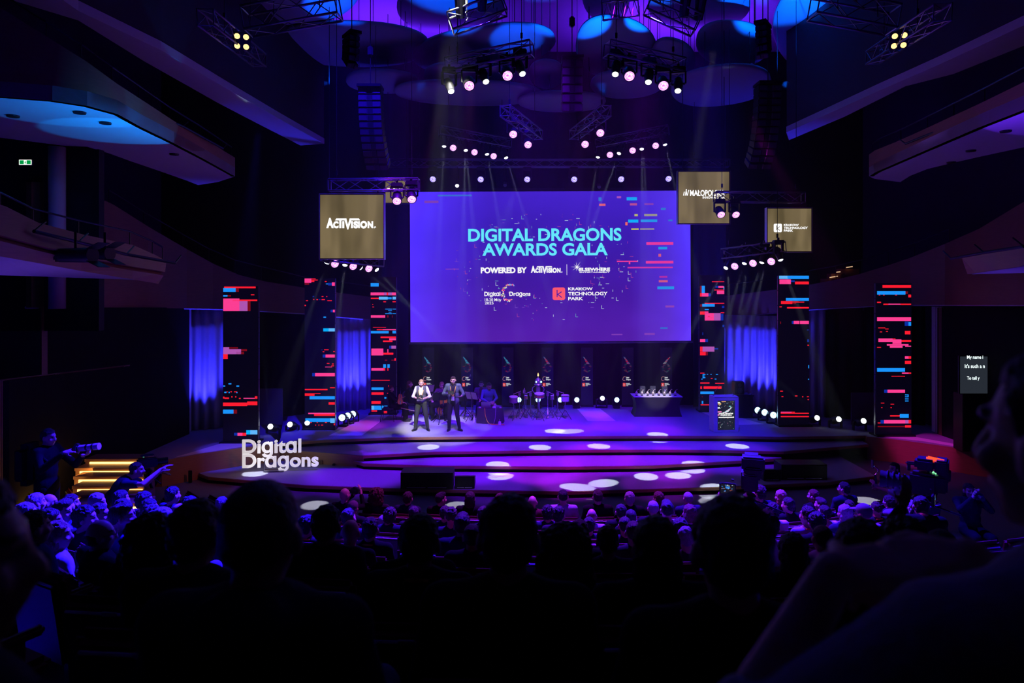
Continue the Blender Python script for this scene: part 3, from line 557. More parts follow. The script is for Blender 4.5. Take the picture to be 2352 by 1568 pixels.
# ---------------------------------------------------------------- LED towers
TW = {
 'C1': (500, 640, 512, 592, 657, 1016, 0.72, """58,72,350,88r 50,86,165,122b 165,90,195,122k 50,150,90,164b 90,150,122,164k 305,144,338,152r 50,182,200,298p 200,206,275,298m 135,192,365,206r 50,182,98,188r 275,206,302,298k 50,632,105,697m 105,632,187,645k 105,650,215,697m 215,650,270,668k 170,675,243,697k 50,697,92,740r 98,964,126,976b 50,985,68,996b 172,985,198,997b 60,1043,80,1055b 82,1040,92,1048r 100,1044,110,1056b 117,1038,130,1048r 150,1040,178,1048r 172,1046,182,1056b 125,1085,137,1096r 160,1085,172,1096r 48,1088,62,1106r 62,1096,104,1110r 195,1100,212,1110r 238,1100,342,1108p 342,1085,366,1108r 48,1143,272,1175r 272,1133,366,1168r 48,1208,145,1245b 145,1208,178,1245k 263,1398,300,1437c 300,1398,366,1437l 150,1422,182,1448d 182,1422,228,1450p 228,1422,263,1450r 108,1500,360,1508r"""),
 'C2': (690, 620, 699.5, 769, 639, 985.5, 0.72, """38,78,100,118p 100,78,140,84r 100,88,160,96r 100,98,128,110r 38,120,80,136k 225,102,242,110r 290,114,318,146p 255,118,290,142d 235,124,255,132b 195,241,212,248r 112,241,126,248d 238,241,248,248r 148,268,162,277r 118,268,128,275r 195,268,226,277r 50,279,70,286r 248,279,290,286r 170,268,186,275d 38,322,50,332r 278,366,300,390d 300,366,318,390p 212,430,236,441b 210,538,260,567c 260,538,318,567l 218,732,260,740r 190,735,205,740d 205,750,220,758r 303,748,318,757r 205,780,232,808d 232,780,318,808p 243,858,268,866r 290,863,308,871r 285,881,310,888r 228,892,292,898p 108,951,135,981d 135,951,318,981p 272,1082,318,1091r 40,1097,250,1110r 40,1138,130,1162r 130,1138,186,1144r 84,1165,318,1194b 260,1220,318,1243r 72,1318,318,1330p 126,1330,318,1347r 45,1369,275,1403b 275,1369,318,1411l 90,1405,105,1411r 150,1405,160,1411r 225,1405,245,1411r 135,1428,145,1435r 165,1428,175,1435r 190,1428,210,1435r 308,1415,318,1433r 50,1458,150,1466p 150,1458,250,1466r"""),
 'C3': (690, 620, 851, 910, 636, 951, 0.72, """648,120,723,152b 648,207,772,233p 772,207,796,233m 796,207,810,233r 810,207,845,233m 845,207,882,233p 650,256,724,267r 724,246,806,273l 806,250,842,270b 850,246,882,272l 765,288,790,297r 850,288,880,297r 664,314,672,320r 664,338,680,344r 782,358,845,363b 850,358,882,363b 810,370,845,376b 815,386,840,392b 782,399,845,405b 850,399,882,404b 650,417,783,440p 800,417,814,438k 845,417,850,438k 670,527,790,532r 705,545,760,555r 760,545,882,555p 650,562,815,585b 850,560,882,585b 740,613,882,628r 820,630,882,648p 762,650,850,664r 820,698,840,726d 840,698,882,726m 655,725,765,788p 765,763,858,781r 803,730,812,763p 868,815,882,836r 780,828,800,837k 840,828,868,836k 764,870,790,903b 803,870,825,903b 655,905,768,929p 768,905,783,929r 803,905,812,929r 656,1014,825,1021r 656,1083,768,1108b 810,1065,817,1083r 656,1129,768,1151r 800,1134,815,1140r 768,1172,793,1187b 656,1210,748,1235r 656,1252,680,1290l 680,1252,804,1290b 656,1294,708,1307r 765,1302,800,1320r"""),
 'R3': (1590, 620, 1607, 1664, 632, 945, 0.72, """182,104,296,111r 88,145,117,212b 72,146,88,212k 216,147,242,165d 242,147,290,165p 290,152,296,180l 204,180,296,188r 228,190,296,222p 72,212,88,244r 88,212,150,244p 150,215,172,242d 116,303,296,311r 92,312,208,338b 72,315,92,338k 275,330,296,350d 116,360,154,369b 72,382,116,412r 116,382,150,396p 262,390,296,398r 116,398,200,466p 200,398,262,466m 262,404,288,466d 145,424,165,434r 160,437,196,443r 280,505,296,526d 94,575,101,600d 72,638,120,664p 120,638,146,664d 96,707,205,753m 72,707,96,753r 205,720,240,733d 72,755,125,787r 125,755,144,787k 74,948,113,955r 96,960,104,1000b 104,960,122,970b 104,975,116,982b 104,988,122,998b 135,960,147,966b 168,960,180,966b 218,960,238,968b 84,1003,96,1010b 172,998,188,1005r 208,1003,224,1010b 74,1038,160,1048r 212,1042,296,1049r 75,1074,90,1097r 105,1074,272,1096r 75,1121,200,1145b 88,1167,98,1172k 88,1208,102,1235b 78,1239,164,1249r"""),
 'R2': (1590, 620, 1788.5, 1859, 632.5, 978, 0.72, """803,52,880,82l 880,52,1078,82b 806,86,912,130p 912,95,948,110d 950,106,1078,132r 866,258,1078,284b 820,286,925,313r 925,290,985,300r 985,292,1035,300r 925,305,960,313k 806,335,828,344r 876,341,1078,355r 938,469,990,499p 995,469,1078,499p 920,470,938,498d 813,475,820,498k 1064,640,1078,664d 1065,690,1078,698r 1060,550,1078,556d 1072,878,1080,907b 1070,1004,1080,1012b 812,1114,838,1123r 825,1165,842,1172r 950,1158,972,1166r 1015,1166,1027,1174r 1060,1166,1078,1173r 1066,1192,1078,1200r 818,1308,918,1317p 918,1308,948,1317r 818,1318,1078,1327r 818,1347,1078,1358r"""),
 'R1': (1980, 640, 2013, 2094, 650, 1001, 0.72, """190,58,454,84r 140,113,402,146b 402,116,425,140k 428,146,454,172r 155,148,170,154r 195,148,210,154r 305,148,325,154r 140,212,176,224r 198,230,245,242r 245,230,355,240p 355,230,454,242r 140,355,454,390p 395,395,430,435d 430,400,454,435b 150,450,215,457r 215,460,246,467r 165,487,186,494r 222,483,240,490r 397,481,448,513r 152,551,283,583p 283,551,310,558r 283,560,365,600p 365,565,454,582r 230,602,430,617p 258,618,375,637p 140,630,176,637r 400,618,454,628p 397,716,430,738p 430,716,454,738r 397,757,454,787r 140,824,398,858b 370,865,430,877p 430,865,454,877r 272,897,398,903r 205,1024,236,1052d 236,1024,398,1052p 398,1068,431,1076b 422,1076,431,1086b 398,1086,431,1094b 398,1105,431,1114b 398,1124,431,1133b 175,1145,207,1151r 264,1155,297,1161r 178,1187,189,1193r 264,1187,275,1193r 260,1260,350,1272r 350,1248,432,1284b 172,1305,204,1337d 204,1304,400,1336p 400,1304,430,1336m 430,1304,454,1336r 145,1328,172,1335r 145,1360,398,1370k 398,1352,454,1374r""")}
TLAB = {'C1': 'tall LED tower with glitch bars behind the white letter sign', 'C2': 'tall LED tower between the letter sign and the blue curtain beside the violin player', 'C3': 'tall LED tower directly behind the violin player',
        'R3': 'tall LED tower directly behind the lectern', 'R2': 'tall LED tower with a blue band at its very top', 'R1': 'tall LED tower beside the row of three beam lights, nearest the caption screen'}
LEDBLK = mat('led black', (0.006, 0.006, 0.012), 0.5, emit=(0.02, 0.012, 0.10), es=0.05)
for k, (ox, oy, x0, x1, y0, y1, zb, rs) in TW.items():
    d = F*(CZ-zb)/(y1-HY); s = F/d; t = thing('led_tower', TLAB[k], 'LED tower', P((x0+x1)/2, y1, d), 0, 'LED towers around the stage')
    W, H = (x1-x0)/s, (y1-y0)/s; yaw = 0.0
    m = MB(); m.box((0, 0.09, H/2), (W, 0.16, H), bev=0.004); m.build('cabinet', LEDBLK, t)
    m = MB(); m.box((0, 0.10, 0.025), (W+0.1, 0.5, 0.05)); m.build('base', BLKM, t)
    m = MB(); sg = 1 if k[0] == 'C' else -1
    for j in range(10): m.box((sg*(W/2+0.012), 0.05, H*(j+.5)/10), (0.02, 0.05, H/10-.02), bev=.004)
    m.build('edge_clip', ALU, t)
    m = MB()
    for r in rs.split():
        a = [float(q) for q in r[:-1].split(',')]; u0, v0, u1, v1 = ox+a[0]/4.021, oy+a[1]/4.021, ox+a[2]/4.021, oy+a[3]/4.021
        rect(m, max(-W/2, (u0-(x0+x1)/2)/s), (y1-v1)/s, min(W/2, (u1-(x0+x1)/2)/s), (y1-v0)/s, 0.006, ECODE.index(r[-1]))
    m.build('glitch_pattern', EMATS, t)

# ---------------------------------------------------------------- lit square sponsor panels
def gold_mat():
    m = bpy.data.materials.new('panel olive glow'); t = nt(m); t.nodes.remove(t.nodes['Principled BSDF'])
    tc = t.nodes.new('ShaderNodeTexCoord'); mp = t.nodes.new('ShaderNodeMapping'); mp.inputs['Scale'].default_value = (2.6, 1, 0.7); t.links.new(tc.outputs['Generated'], mp.inputs[0])
    nz = t.nodes.new('ShaderNodeTexNoise'); nz.inputs['Scale'].default_value = 1.6; nz.inputs['Detail'].default_value = 1; t.links.new(mp.outputs[0], nz.inputs['Vector'])
    r = t.nodes.new('ShaderNodeValToRGB'); r.color_ramp.elements[0].color = (0.10, 0.075, 0.035, 1); r.color_ramp.elements[0].position = .3; r.color_ramp.elements[1].color = (0.20, 0.15, 0.075, 1); r.color_ramp.elements[1].position = .65
    t.links.new(nz.outputs['Fac'], r.inputs[0]); e = t.nodes.new('ShaderNodeEmission'); t.links.new(r.outputs[0], e.inputs[0]); t.links.new(e.outputs[0], t.nodes['Material Output'].inputs[0]); return m
GOLD = gold_mat(); PWHITE = emis('panel white', (1, 1, 1), 1.15); PDARK = emis('panel olive dark', (0.12, 0.09, 0.045), 1.0)
def lightbox(x0, y0, x1, y1, d, label, side, draw, up=.42):
    s = F/d; W, H = (x1-x0)/s, (y1-y0)/s; t = thing('sponsor_lightbox', label, 'lit panel', P((x0+x1)/2, y1, d), 0, 'square lit sponsor panels hung beside the screen')
    m = MB(); m.box((0, 0.10, H/2), (W-.01, 0.14, H-.01)); m.build('case', BLKM, t)
    m = MB(); rect(m, -W/2+.012, .012, W/2-.012, H-.012, 0.02); m.build('glowing_front', GOLD, t)
    m = MB(); m.box((0, 0.09, -.012), (W+.04, .18, .024)); m.box((0, 0.09, H+.012), (W+.04, .18, .024))
    for q in (-1, 1): m.box((q*(W/2+.01), 0.09, H/2), (.022, .18, H))
    m.build('frame', ALU, t)
    m = MB(); draw(m, lambda x: (x-(x0+x1)/2)/s, lambda y: (y1-y)/s); m.build('logo_lettering', [PWHITE, PDARK], t)
    m = MB()
    for q in (-.4, .4): m.tube((q*W, .09, H), (q*W, .09, H+up), 0.012, n=6)
    m.build('hanging_strap', BLKM, t); return t
lightbox(734, 446, 881, 594, 18.0, 'square lit panel with an angular white wordmark, the largest of the hanging panels', 1, lambda m, X, Z: game_logo(m, X(749), Z(527), X(864), Z(500), 0.01))
def d3(m, X, Z):
    text_fit(m, 'MAŁOPOLSKA', X(1585), Z(450), X(1665), Z(436), 0.01, .03); text_fit(m, 'INNOWACYJNA', X(1614), Z(457.5), X(1665), Z(450.5), 0.01, .03)
    for a, b, h in ((1569, 1572, 9), (1573, 1577, 15), (1578, 1582, 13)): m.add([(X(a), .01, Z(449)), (X(a+2), .01, Z(449)), (X(b+1), .01, Z(449-h)), (X(b-1), .01, Z(449-h))], [(0, 1, 2, 3)])
    m.add([(X(1575), .01, Z(435)), (X(1577), .01, Z(435)), (X(1579), .01, Z(449)), (X(1577), .01, Z(449))], [(0, 1, 2, 3)])
lightbox(1558, 393.5, 1677, 513, 22.0, 'square lit panel hanging over the upper corner of the big screen', -1, d3, 6)
def d4(m, X, Z):
    ksquare(m, X(1777.5), Z(533), X(1796.5), Z(513.5), 0.012, 0, 1)
    text_fit(m, 'KRAKOW', X(1800.5), Z(519), X(1835), Z(514), 0.01, .04); text_fit(m, 'TECHNOLOGY', X(1800.5), Z(525.6), X(1856), Z(520.3), 0.01, .04); text_fit(m, 'PARK', X(1800.5), Z(532), X(1822), Z(526.8), 0.01, .04)
lightbox(1763, 478, 1865, 577.5, 20.5, 'smaller square lit panel with a rounded white emblem, hanging under a short truss', -1, d4)
def d2(m, X, Z):
    ksquare(m, X(889), Z(441), X(899), Z(432), 0.012, 0, 1); text_fit(m, 'Kraków', X(903), Z(441), X(934), Z(430), 0.01, .05)
lightbox(884.5, 413, 939, 466, 24.6, 'small square lit panel half hidden behind two moving lights', 1, d2, 6)
for (px, py, d, tx, c) in ((881, 520, 17.6, 1, 1), (1558, 450, 21.7, -1, 1), (1763, 530, 24.7, -1, 1)): pass

# ---------------------------------------------------------------- trusses and lights
def truss(label, p0, p1, size=0.32, hang=(0.12, 0.88), up=6.0):
    a, b = Vector(p0), Vector(p1); t = thing('lighting_truss', label, 'truss', a); u = (b-a).normalized(); L = (b-a).length
    sd = u.cross(Vector((0, 0, 1))).normalized()*size/2; upv = sd.cross(u).normalized()*size/2; c = [sd+upv, sd-upv, -sd-upv, -sd+upv]
    for q in c:
        m = MB(); m.tube(q, b-a+q, 0.024, n=7); m.build('chord', mat('truss metal', (.26, .27, .30), .35, .8), t, smooth=True)
    m = MB(); n = max(2, int(L/0.42))
    for i in range(n):
        for j in range(4):
            q0, q1 = c[j], c[(j+1) % 4]
            if i % 2: q0, q1 = q1, q0
            m.tube(q0+u*(L*i/n), q1+u*(L*(i+1)/n), 0.011, n=5)
    for e in (0, L):
        for j in range(4): m.tube(c[j]+u*e, c[(j+1) % 4]+u*e, 0.014, n=5)
    m.build('lattice', mat('truss metal', (.26, .27, .30), .35, .8), t)
    for h in hang:
        q = u*(L*h); m = MB(); m.tube(q, q+Vector((0, 0, up)), 0.008, n=5); m.box(q+Vector((0, 0, 0.34)), (.05, .03, .12)); m.build('hoist_chain', BLKM, t)
    return t
def lens_mat(name, core, rim, s):
    m = bpy.data.materials.new(name); t = nt(m); t.nodes.remove(t.nodes['Principled BSDF']); tc = t.nodes.new('ShaderNodeTexCoord'); vo = t.nodes.new('ShaderNodeTexVoronoi'); vo.inputs['Scale'].default_value = 7
    t.links.new(tc.outputs['Generated'], vo.inputs['Vector']); r = t.nodes.new('ShaderNodeValToRGB'); r.color_ramp.elements[0].color = (*core, 1); r.color_ramp.elements[0].position = .35; r.color_ramp.elements[1].color = (*rim, 1); r.color_ramp.elements[1].position = .75
    t.links.new(vo.outputs['Distance'], r.inputs[0]); e = t.nodes.new('ShaderNodeEmission'); e.inputs[1].default_value = s; t.links.new(r.outputs[0], e.inputs[0]); t.links.new(e.outputs[0], t.nodes['Material Output'].inputs[0]); return m
LENS = {'m': lens_mat('magenta lens', (1, .62, 1), (.9, .10, 1), 1.7), 'w': lens_mat('white lens', (.95, 1, 1), (.75, .9, 1), 4.0), 'b': lens_mat('blue lens', (.62, .55, 1), (.12, .05, 1), 1.7), 'c': lens_mat('sky lens', (.7, .95, 1), (.05, .5, 1), 4.0), 'y': lens_mat('warm lens', (1, .74, .34), (1, .5, .1), 1.8)}
def fx_meshes():
    R = {}
    m = MB(); m.box((0, 0, 0.06), (.30, .22, .12), bev=.02); m.box((0, 0, .15), (.05, .05, .08)); R['base'] = m.mesh('base', BLK)
    m = MB()
    for s in (-1, 1): m.box((s*.165, 0, -.13), (.035, .10, .30), bev=.012)
    m.box((0, 0, .0), (.36, .10, .04), bev=.01); R['yoke'] = m.mesh('yoke', BLK)
    m = MB(); m.lathe([(.07, -.20), (.115, -.16), (.13, -.02), (.135, .14), (.128, .17), (.118, .168)], n=18); m.tube((-.15, 0, 0), (.15, 0, 0), .03, n=8); R['whead'] = m.mesh('head', BLK, smooth=0.7)
    m = MB(); m.lathe([(.118, .160), (.10, .176), (.05, .186), (.002, .19)], n=20); R['wlens'] = m.mesh('lens', LENS['m'], smooth=True)
    m = MB(); m.lathe([(.07, -.17), (.10, -.13), (.105, .05), (.08, .17), (.085, .22), (.075, .218)], n=16); m.tube((-.15, 0, 0), (.15, 0, 0), .028, n=8); R['bhead'] = m.mesh('head', BLK, smooth=0.7)
    m = MB(); m.lathe([(.074, .205), (.066, .228), (.04, .246), (.002, .252)], n=18); R['blens'] = m.mesh('lens', LENS['w'], smooth=True)
    return R
FX = fx_meshes()
def fixture(label, lens, target, kind, up=1, group=None, name='moving_head_light', scale=1.0):
    """lens: where the lens shows; the head hangs from (up=1) or stands on (up=-1) its base"""
    lens = Vector(lens); dv = (Vector(target)-lens).normalized(); off = .19 if kind in 'mbc' else .25
    piv = lens-dv*off*scale; t = thing(name, label, 'stage light', piv+Vector((0, 0, .27*up*scale)), 0, group); t.scale = (scale,)*3
    pan = math.atan2(dv.y, dv.x)-PI/2
    b = link('base', FX['base'], t); b.rotation_euler = (0 if up == 1 else PI, 0, 0)
    y = link('yoke', FX['yoke'], t, (0, 0, 0), (0 if up == 1 else PI, 0, pan))
    k = 'w' if kind in 'mbc' else 'b'
    h = link('head', FX[k+'head'], t, (0, 0, -.27*up)); h.rotation_euler = dv.to_track_quat('Z', 'Y').to_euler()
    le = link('lens', FX[k+'lens'], h); le.material_slots[0].link = 'OBJECT'; le.material_slots[0].material = LENS[kind]
    return lens+dv*0.09*scale
def row(where, items, d0, d1, aim, group):
    """items: (px, py, kind); d0..d1 distance along the row; aim(i, p, kind) gives the target"""
    out = []
    for i, (px, py, k) in enumerate(items):
        f = i/max(1, len(items)-1); p = P(px, py, d0+(d1-d0)*f); tg = aim(i, p, k)
        kn = {'m': 'magenta wash light', 'w': 'white beam light', 'b': 'blue wash light', 'c': 'sky blue cluster light'}[k]
        fixture('%s, %s from left on %s' % (kn, ORD[i], where), p, tg, k, 1, group); out.append((p, tg, k))
    return out
def beam(p, tg, power=420, ang=4.3, col=COOL, blend=.12): spot('beam', Vector(p)+(Vector(tg)-Vector(p)).normalized()*.12, tg, col, power, ang, blend, 0.03)
def aimw(px, py, z): return G(px, py, z)
G1 = 'moving lights hung on the trusses over the stage'
truss('slanting truss with five moving lights on the letter sign side of the centre loudspeaker', P(1028, 152, 15.6), P(1222, 112, 15.0), .3, up=7)
row('the high truss above the letter sign side', [(1037, 212, 'w'), (1078, 198, 'm'), (1117, 190, 'w'), (1166, 175, 'm'), (1201, 172, 'w')], 15.4, 15.0,
    lambda i, p, k: p+(Vector((.5, -1.0, -1.6)) if k == 'w' else Vector((.15, -1.3, -1))), G1)
truss('slanting truss with five moving lights on the lectern side of the centre loudspeaker', P(1394, 112, 15.0), P(1566, 152, 15.6), .3, up=7)
row('the high truss above the lectern side', [(1413, 173, 'w'), (1446, 176, 'm'), (1489, 191, 'w'), (1524, 198, 'm'), (1557, 211, 'w')], 15.0, 15.4,
    lambda i, p, k: p+(Vector((-.3, -1.0, -1.6)) if k == 'w' else Vector((-.15, -1.3, -1))), G1)
truss('short dark truss slanting down towards the screen with two magenta lights, letter sign side', P(1160, 254, 18.5), P(1236, 310, 21.5), .28, up=7)
row('the short slanting truss, letter sign side', [(1179, 309, 'm'), (1213, 333, 'm')], 19.4, 20.6, lambda i, p, k: p+Vector((.1, -1.6, -1)), G1)
truss('short dark truss slanting down towards the screen with two magenta lights, lectern side', P(1392, 254, 18.5), P(1318, 310, 21.5), .28, up=7)
row('the short slanting truss, lectern side', [(1344, 332, 'm'), (1379, 306, 'm')], 20.6, 19.4, lambda i, p, k: p+Vector((-.1, -1.6, -1)), G1)
truss('dark truss carrying seven lights in front of the screen top, letter sign side', P(1010, 300, 23.4), P(1172, 330, 24.2), .28, up=7)
T5 = {0: (984, 1026.5, .54), 2: (1143, 1066.5, .36), 4: (1240, 1027, .54), 6: (1375, 1024.5, .54)}
r5 = row('the truss over the screen, letter sign side', [(1020, 338, 'w'), (1041, 340, 'm'), (1070, 347, 'w'), (1090, 350, 'm'), (1119, 356, 'w'), (1134, 359, 'm'), (1163, 364, 'w')], 23.4, 24.2,
    lambda i, p, k: aimw(*T5[i]) if k == 'w' else p+Vector((.25, -1.5, -.8)), G1)
truss('dark truss carrying seven lights in front of the screen top, lectern side', P(1370, 330, 24.2), P(1536, 298, 23.4), .28, up=7)
T6 = {0: (1275, 989.5, .72), 2: (1150, 1093.5, .18), 4: (1484, 1094, .18), 6: (1693, 1024.5, .54)}
r6 = row('the truss over the screen, lectern side', [(1373, 363, 'w'), (1401, 356, 'm'), (1421, 354, 'w'), (1453, 346, 'm'), (1474, 344, 'w'), (1506, 335, 'm'), (1528, 334, 'w')], 24.2, 23.4,
    lambda i, p, k: aimw(*T6[i]) if k == 'w' else p+Vector((-.25, -1.5, -.8)), G1)
truss('long straight truss across the stage just above the screen', P(884, 375, 25.08), P(1674, 375, 25.08), .26, (0.1, .37, .63, 0.9), 6)
r7 = row('the long bar above the screen', [(994, 412, 'b'), (1104, 412.5, 'b'), (1211, 412.5, 'b'), (1319, 412.5, 'b'), (1427, 412, 'b'), (1536, 411, 'b')], 24.9, 24.9, lambda i, p, k: p+Vector((0, -1.6, -.9)), G1)
for px, py, on in ((1050, 425, 1), (1376, 428, 0), (1160, 424, 0)):
    p = P(px, py, 24.98); t = thing('profile_spotlight', 'small %s spotlight under the bar above the screen, %s' % ('lit white' if on else 'unlit', {1050: 'between the first two blue lights', 1376: 'beside the lectern-side white beams', 1160: 'nearer the centre of the screen'}[px]), 'stage light', p)
    m = MB(); m.tube((0, .25, .10), (0, -.02, -.02), .06, .075, 14); m.build('body', BLK, t); m = MB(); m.ell((0, -.025, -.022), (.068, .02, .068), 14, 8); m.build('lens', LENS['w'] if on else mat('dead lens', (.35, .4, .4), .1), t)
    m = MB(); m.tube((0, .1, .06), (0, .1, .72), .012, n=6); m.build('clamp', BLKM, t)
# side trusses in front of the lit panels
truss('short truss with two magenta lights above the largest lit panel', P(757, 426, 18.08), P(962, 424, 18.08), .30, (.08, .92), 7)
row('the truss above the largest lit panel', [(911.5, 463, 'm'), (946, 459, 'm')], 17.85, 17.85, lambda i, p, k: p+Vector((.15+.15*i, -1.2, -1.0)), G1)
truss('short truss with two magenta lights crossing the panel over the screen corner', P(1642, 452, 20.6), P(1845, 454, 20.6), .30, (.08, .92), 7)
row('the truss crossing the screen-corner panel', [(1657, 494, 'm'), (1691, 494, 'm')], 20.35, 20.35, lambda i, p, k: p+Vector((.05, -1.2, -.9)), G1)
truss('dark truss with seven lights under the largest lit panel', P(742, 588, 19.0), P(876, 602, 20.4), .26, (.1, .9), 7)
T11 = {0: (586, 1087, .18), 2: (723, 1159.5, 0.0), 4: (1304, 990.5, .72), 6: (1325, 1118.5, .18)}
r11 = row('the truss under the largest lit panel', [(750, 606, 'w'), (770, 606.5, 'm'), (792, 611, 'w'), (812, 612, 'm'), (831, 617, 'w'), (848, 617, 'm'), (867, 621, 'w')], 19.0, 20.4,
    lambda i, p, k: aimw(*T11[i]) if k == 'w' else p+Vector((.9, -1.3, -.6)), G1)
truss('dark truss with seven lights under the panel with the rounded emblem', P(1662, 583, 21.5), P(1800, 566, 20.1), .30, (.1, .9), 7)
T12 = {0: (1387, 1109, .18), 2: (1558, 1091.5, .18), 4: (1595, 1064.5, .36), 6: (1993, 1150, 0.0)}
r12 = row('the truss under the emblem panel', [(1666, 617, 'w'), (1687, 612, 'm'), (1709, 607, 'w'), (1729, 605, 'm'), (1749, 605, 'w'), (1771, 601, 'm'), (1794, 599, 'w')], 21.4, 20.0,
    lambda i, p, k: aimw(*T12[i]) if k == 'w' else p+Vector((-.9, -1.3, -.6)), G1)
for r in (r5, r6, r11, r12):
    for p, tg, k in r:
        if k == 'w': L_ = (tg-p).length; beam(p, tg, 95*L_*L_, math.degrees(2*math.atan(.345/L_)))
for tg, src in (((1050, 1163, 0.0), r5[2]), ((1640, 1119, .18), r12[4]), ((1510, 997.5, .72), r6[4]), ((1636, 1150, 0.0), r12[2]), ((1682, 1143, 0.0), r12[0])): p = src[0]+Vector((0, -.3, 0)); q = G(*tg); L_ = (q-p).length; beam(p, q, 95*L_*L_, math.degrees(2*math.atan(.345/L_)))
# floor lights: beams up, sky blue clusters on the curtains
GF = 'beam lights standing on the stage floor'
for i, (px, py, py0, d, tx, ty) in enumerate([(620, 979, 1010, 21.8, 596, 700), (665, 974, 1003, 22.2, 750, 740), (705, 970, 998, 22.6, 800, 860), (1878, 959, 982, 23.0, 1780, 870), (1928, 962, 990, 22.6, 1880, 740), (1985, 966, 994, 22.2, 2100, 770), (1384, 914, 936, 26.2, 1430, 790)]):
    p = P(px, py, d); lab = ['nearest the big letter sign', 'second from the letter sign', 'third from the letter sign, beside an LED tower', 'nearest the LED tower topped with blue', 'middle one of the three beside that tower', 'beside the LED tower nearest the caption screen', 'alone at the backdrop near the award table'][i]
    tg = P(tx, ty, d-1.0); fixture('white beam light on the stage floor, '+lab, p, p+Vector((0, -1, .35)), 'w', -1, GF, scale=1.25); beam(p+Vector((0, -.05, .1)), tg, 900, 4.4, (.6, .85, 1))
for i, (px, py, d) in enumerate([(785, 959, 22.9), (798, 955, 23.3), (810, 951, 23.7), (1741, 942, 24.4), (1757, 947, 23.9), (1777, 953, 23.4), (1192, 918, 26.2), (1236, 918, 26.2), (1287, 918, 26.2), (1325, 918, 26.2), (1417, 918, 26.2)]):
    p = P(px, py, d); w = ['nearest of the three by the sloping carpet strip', 'middle of the three by the sloping carpet strip', 'farthest of the three by the sloping carpet strip', 'farthest of the three beside the lectern', 'middle of the three beside the lectern', 'nearest of the three beside the lectern',
                           'behind the first drums next to the laptop table', 'right behind the robot drummer', 'behind the last drum of the robot drummer', 'just past the last drum', 'between the pink carpet strip and the award table'][i]
    fixture('sky blue cluster light on the floor, '+w, p, p+Vector((0, -1, .12)), 'c', -1, 'sky blue cluster lights on the stage floor', scale=1.0 if i < 6 else .85)
for px, d, e in ((470, 22.65, 420), (800, 25.95, 260), (828, 26.15, 260), (1690, 26.15, 240), (1742, 25.72, 330), (1768, 25.5, 300)):
    q = P(px, 900, d-.62); q.z = SZ+.22; spot('curtain_uplight', q, P(px, 715, d+.02), (0.03, 0.025, 1.0), e*3, 64, 1.0, .06)
for px, d in ((1236, 25.8), (1350, 25.8)): pass
# audience blinders with their side trusses
truss('thin side truss behind the warm four-lamp blinder, exit sign side', P(472, 40, 13.0), P(596, 138, 16.5), .3, (.3, .8), 6)
truss('thin side truss behind the warm four-lamp blinder, lectern side', P(2165, 28, 12.5), P(2005, 132, 16.5), .3, (.3, .8), 6)
for px, py, sd, a in ((555, 95, 'letter sign', .35), (2065, 93, 'lectern', -.35)):
    p = P(px, py, 14.4); t = thing('blinder_light', 'warm four-lamp blinder high on the %s side of the hall' % sd, 'stage light', p, 0, 'four-lamp blinders'); t.rotation_euler = (0.5, 0, a)
    m = MB(); m.box((0, .05, 0), (.36, .12, .36), bev=.02); m.build('housing', BLK, t)
    for ix in (-1, 1):
        for iz in (-1, 1):
            c_ = (ix*.088, -.015, iz*.10); m = MB(); m.ell(c_, (.058, .025, .058), 16, 8); m.build('lamp', LENS['y'], t, smooth=True)
            m = MB(); m.tube((c_[0], -.005, c_[2]), (c_[0], -.03, c_[2]), .066, .062, 16, caps=False); m.build('lamp_ring', BLKM, t)
truss('wide truss high above the hall crossing the first blue reflector', P(566, 50, 12.4), P(776, 12, 12.4), .42, (.3, .8), 6)
truss('wide truss high above the hall crossing the last blue reflector', P(1870, 12, 12.4), P(2052, 46, 12.4), .42, (.3, .8), 6)
truss('short truss in front of the brightest blue reflector over the stage', P(1402, 24, 15.0), P(1450, 20, 17.0), .36, (.3, .8), 6)
truss('bar truss in front of the blue reflector beside the centre loudspeaker chain', P(1035, 55, 14.0), P(1158, 10, 14.0), .36, (.3, .8), 6)
truss('bar truss in front of the wide blue reflector, lectern side', P(1490, 8, 14.0), P(1600, 58, 14.0), .36, (.3, .8), 6)
def profile_light(px, py, d, label):
    t = thing('profile_spotlight', label, 'stage light', P(px, py, d)); m = MB(); m.tube((0, 0, -.1), (0, -.35, .45), .09, .13, 12); m.build('body', BLK, t); m = MB(); m.tube((0, 0, -.05), (0, 0, .3), .015, n=6); m.build('clamp', BLKM, t)
for q in ((1058, 30, 14.0, 'dark unlit spotlight standing up from the bar truss beside the centre chain, lower one'), (1108, 14, 14.0, 'dark unlit spotlight standing up from the bar truss beside the centre chain, upper one'),
          (1570, 28, 14.0, 'dark unlit spotlight on the bar truss over the lectern side, upper one'), (1604, 34, 14.0, 'dark unlit spotlight on the bar truss over the lectern side, lower one')): profile_light(*q)
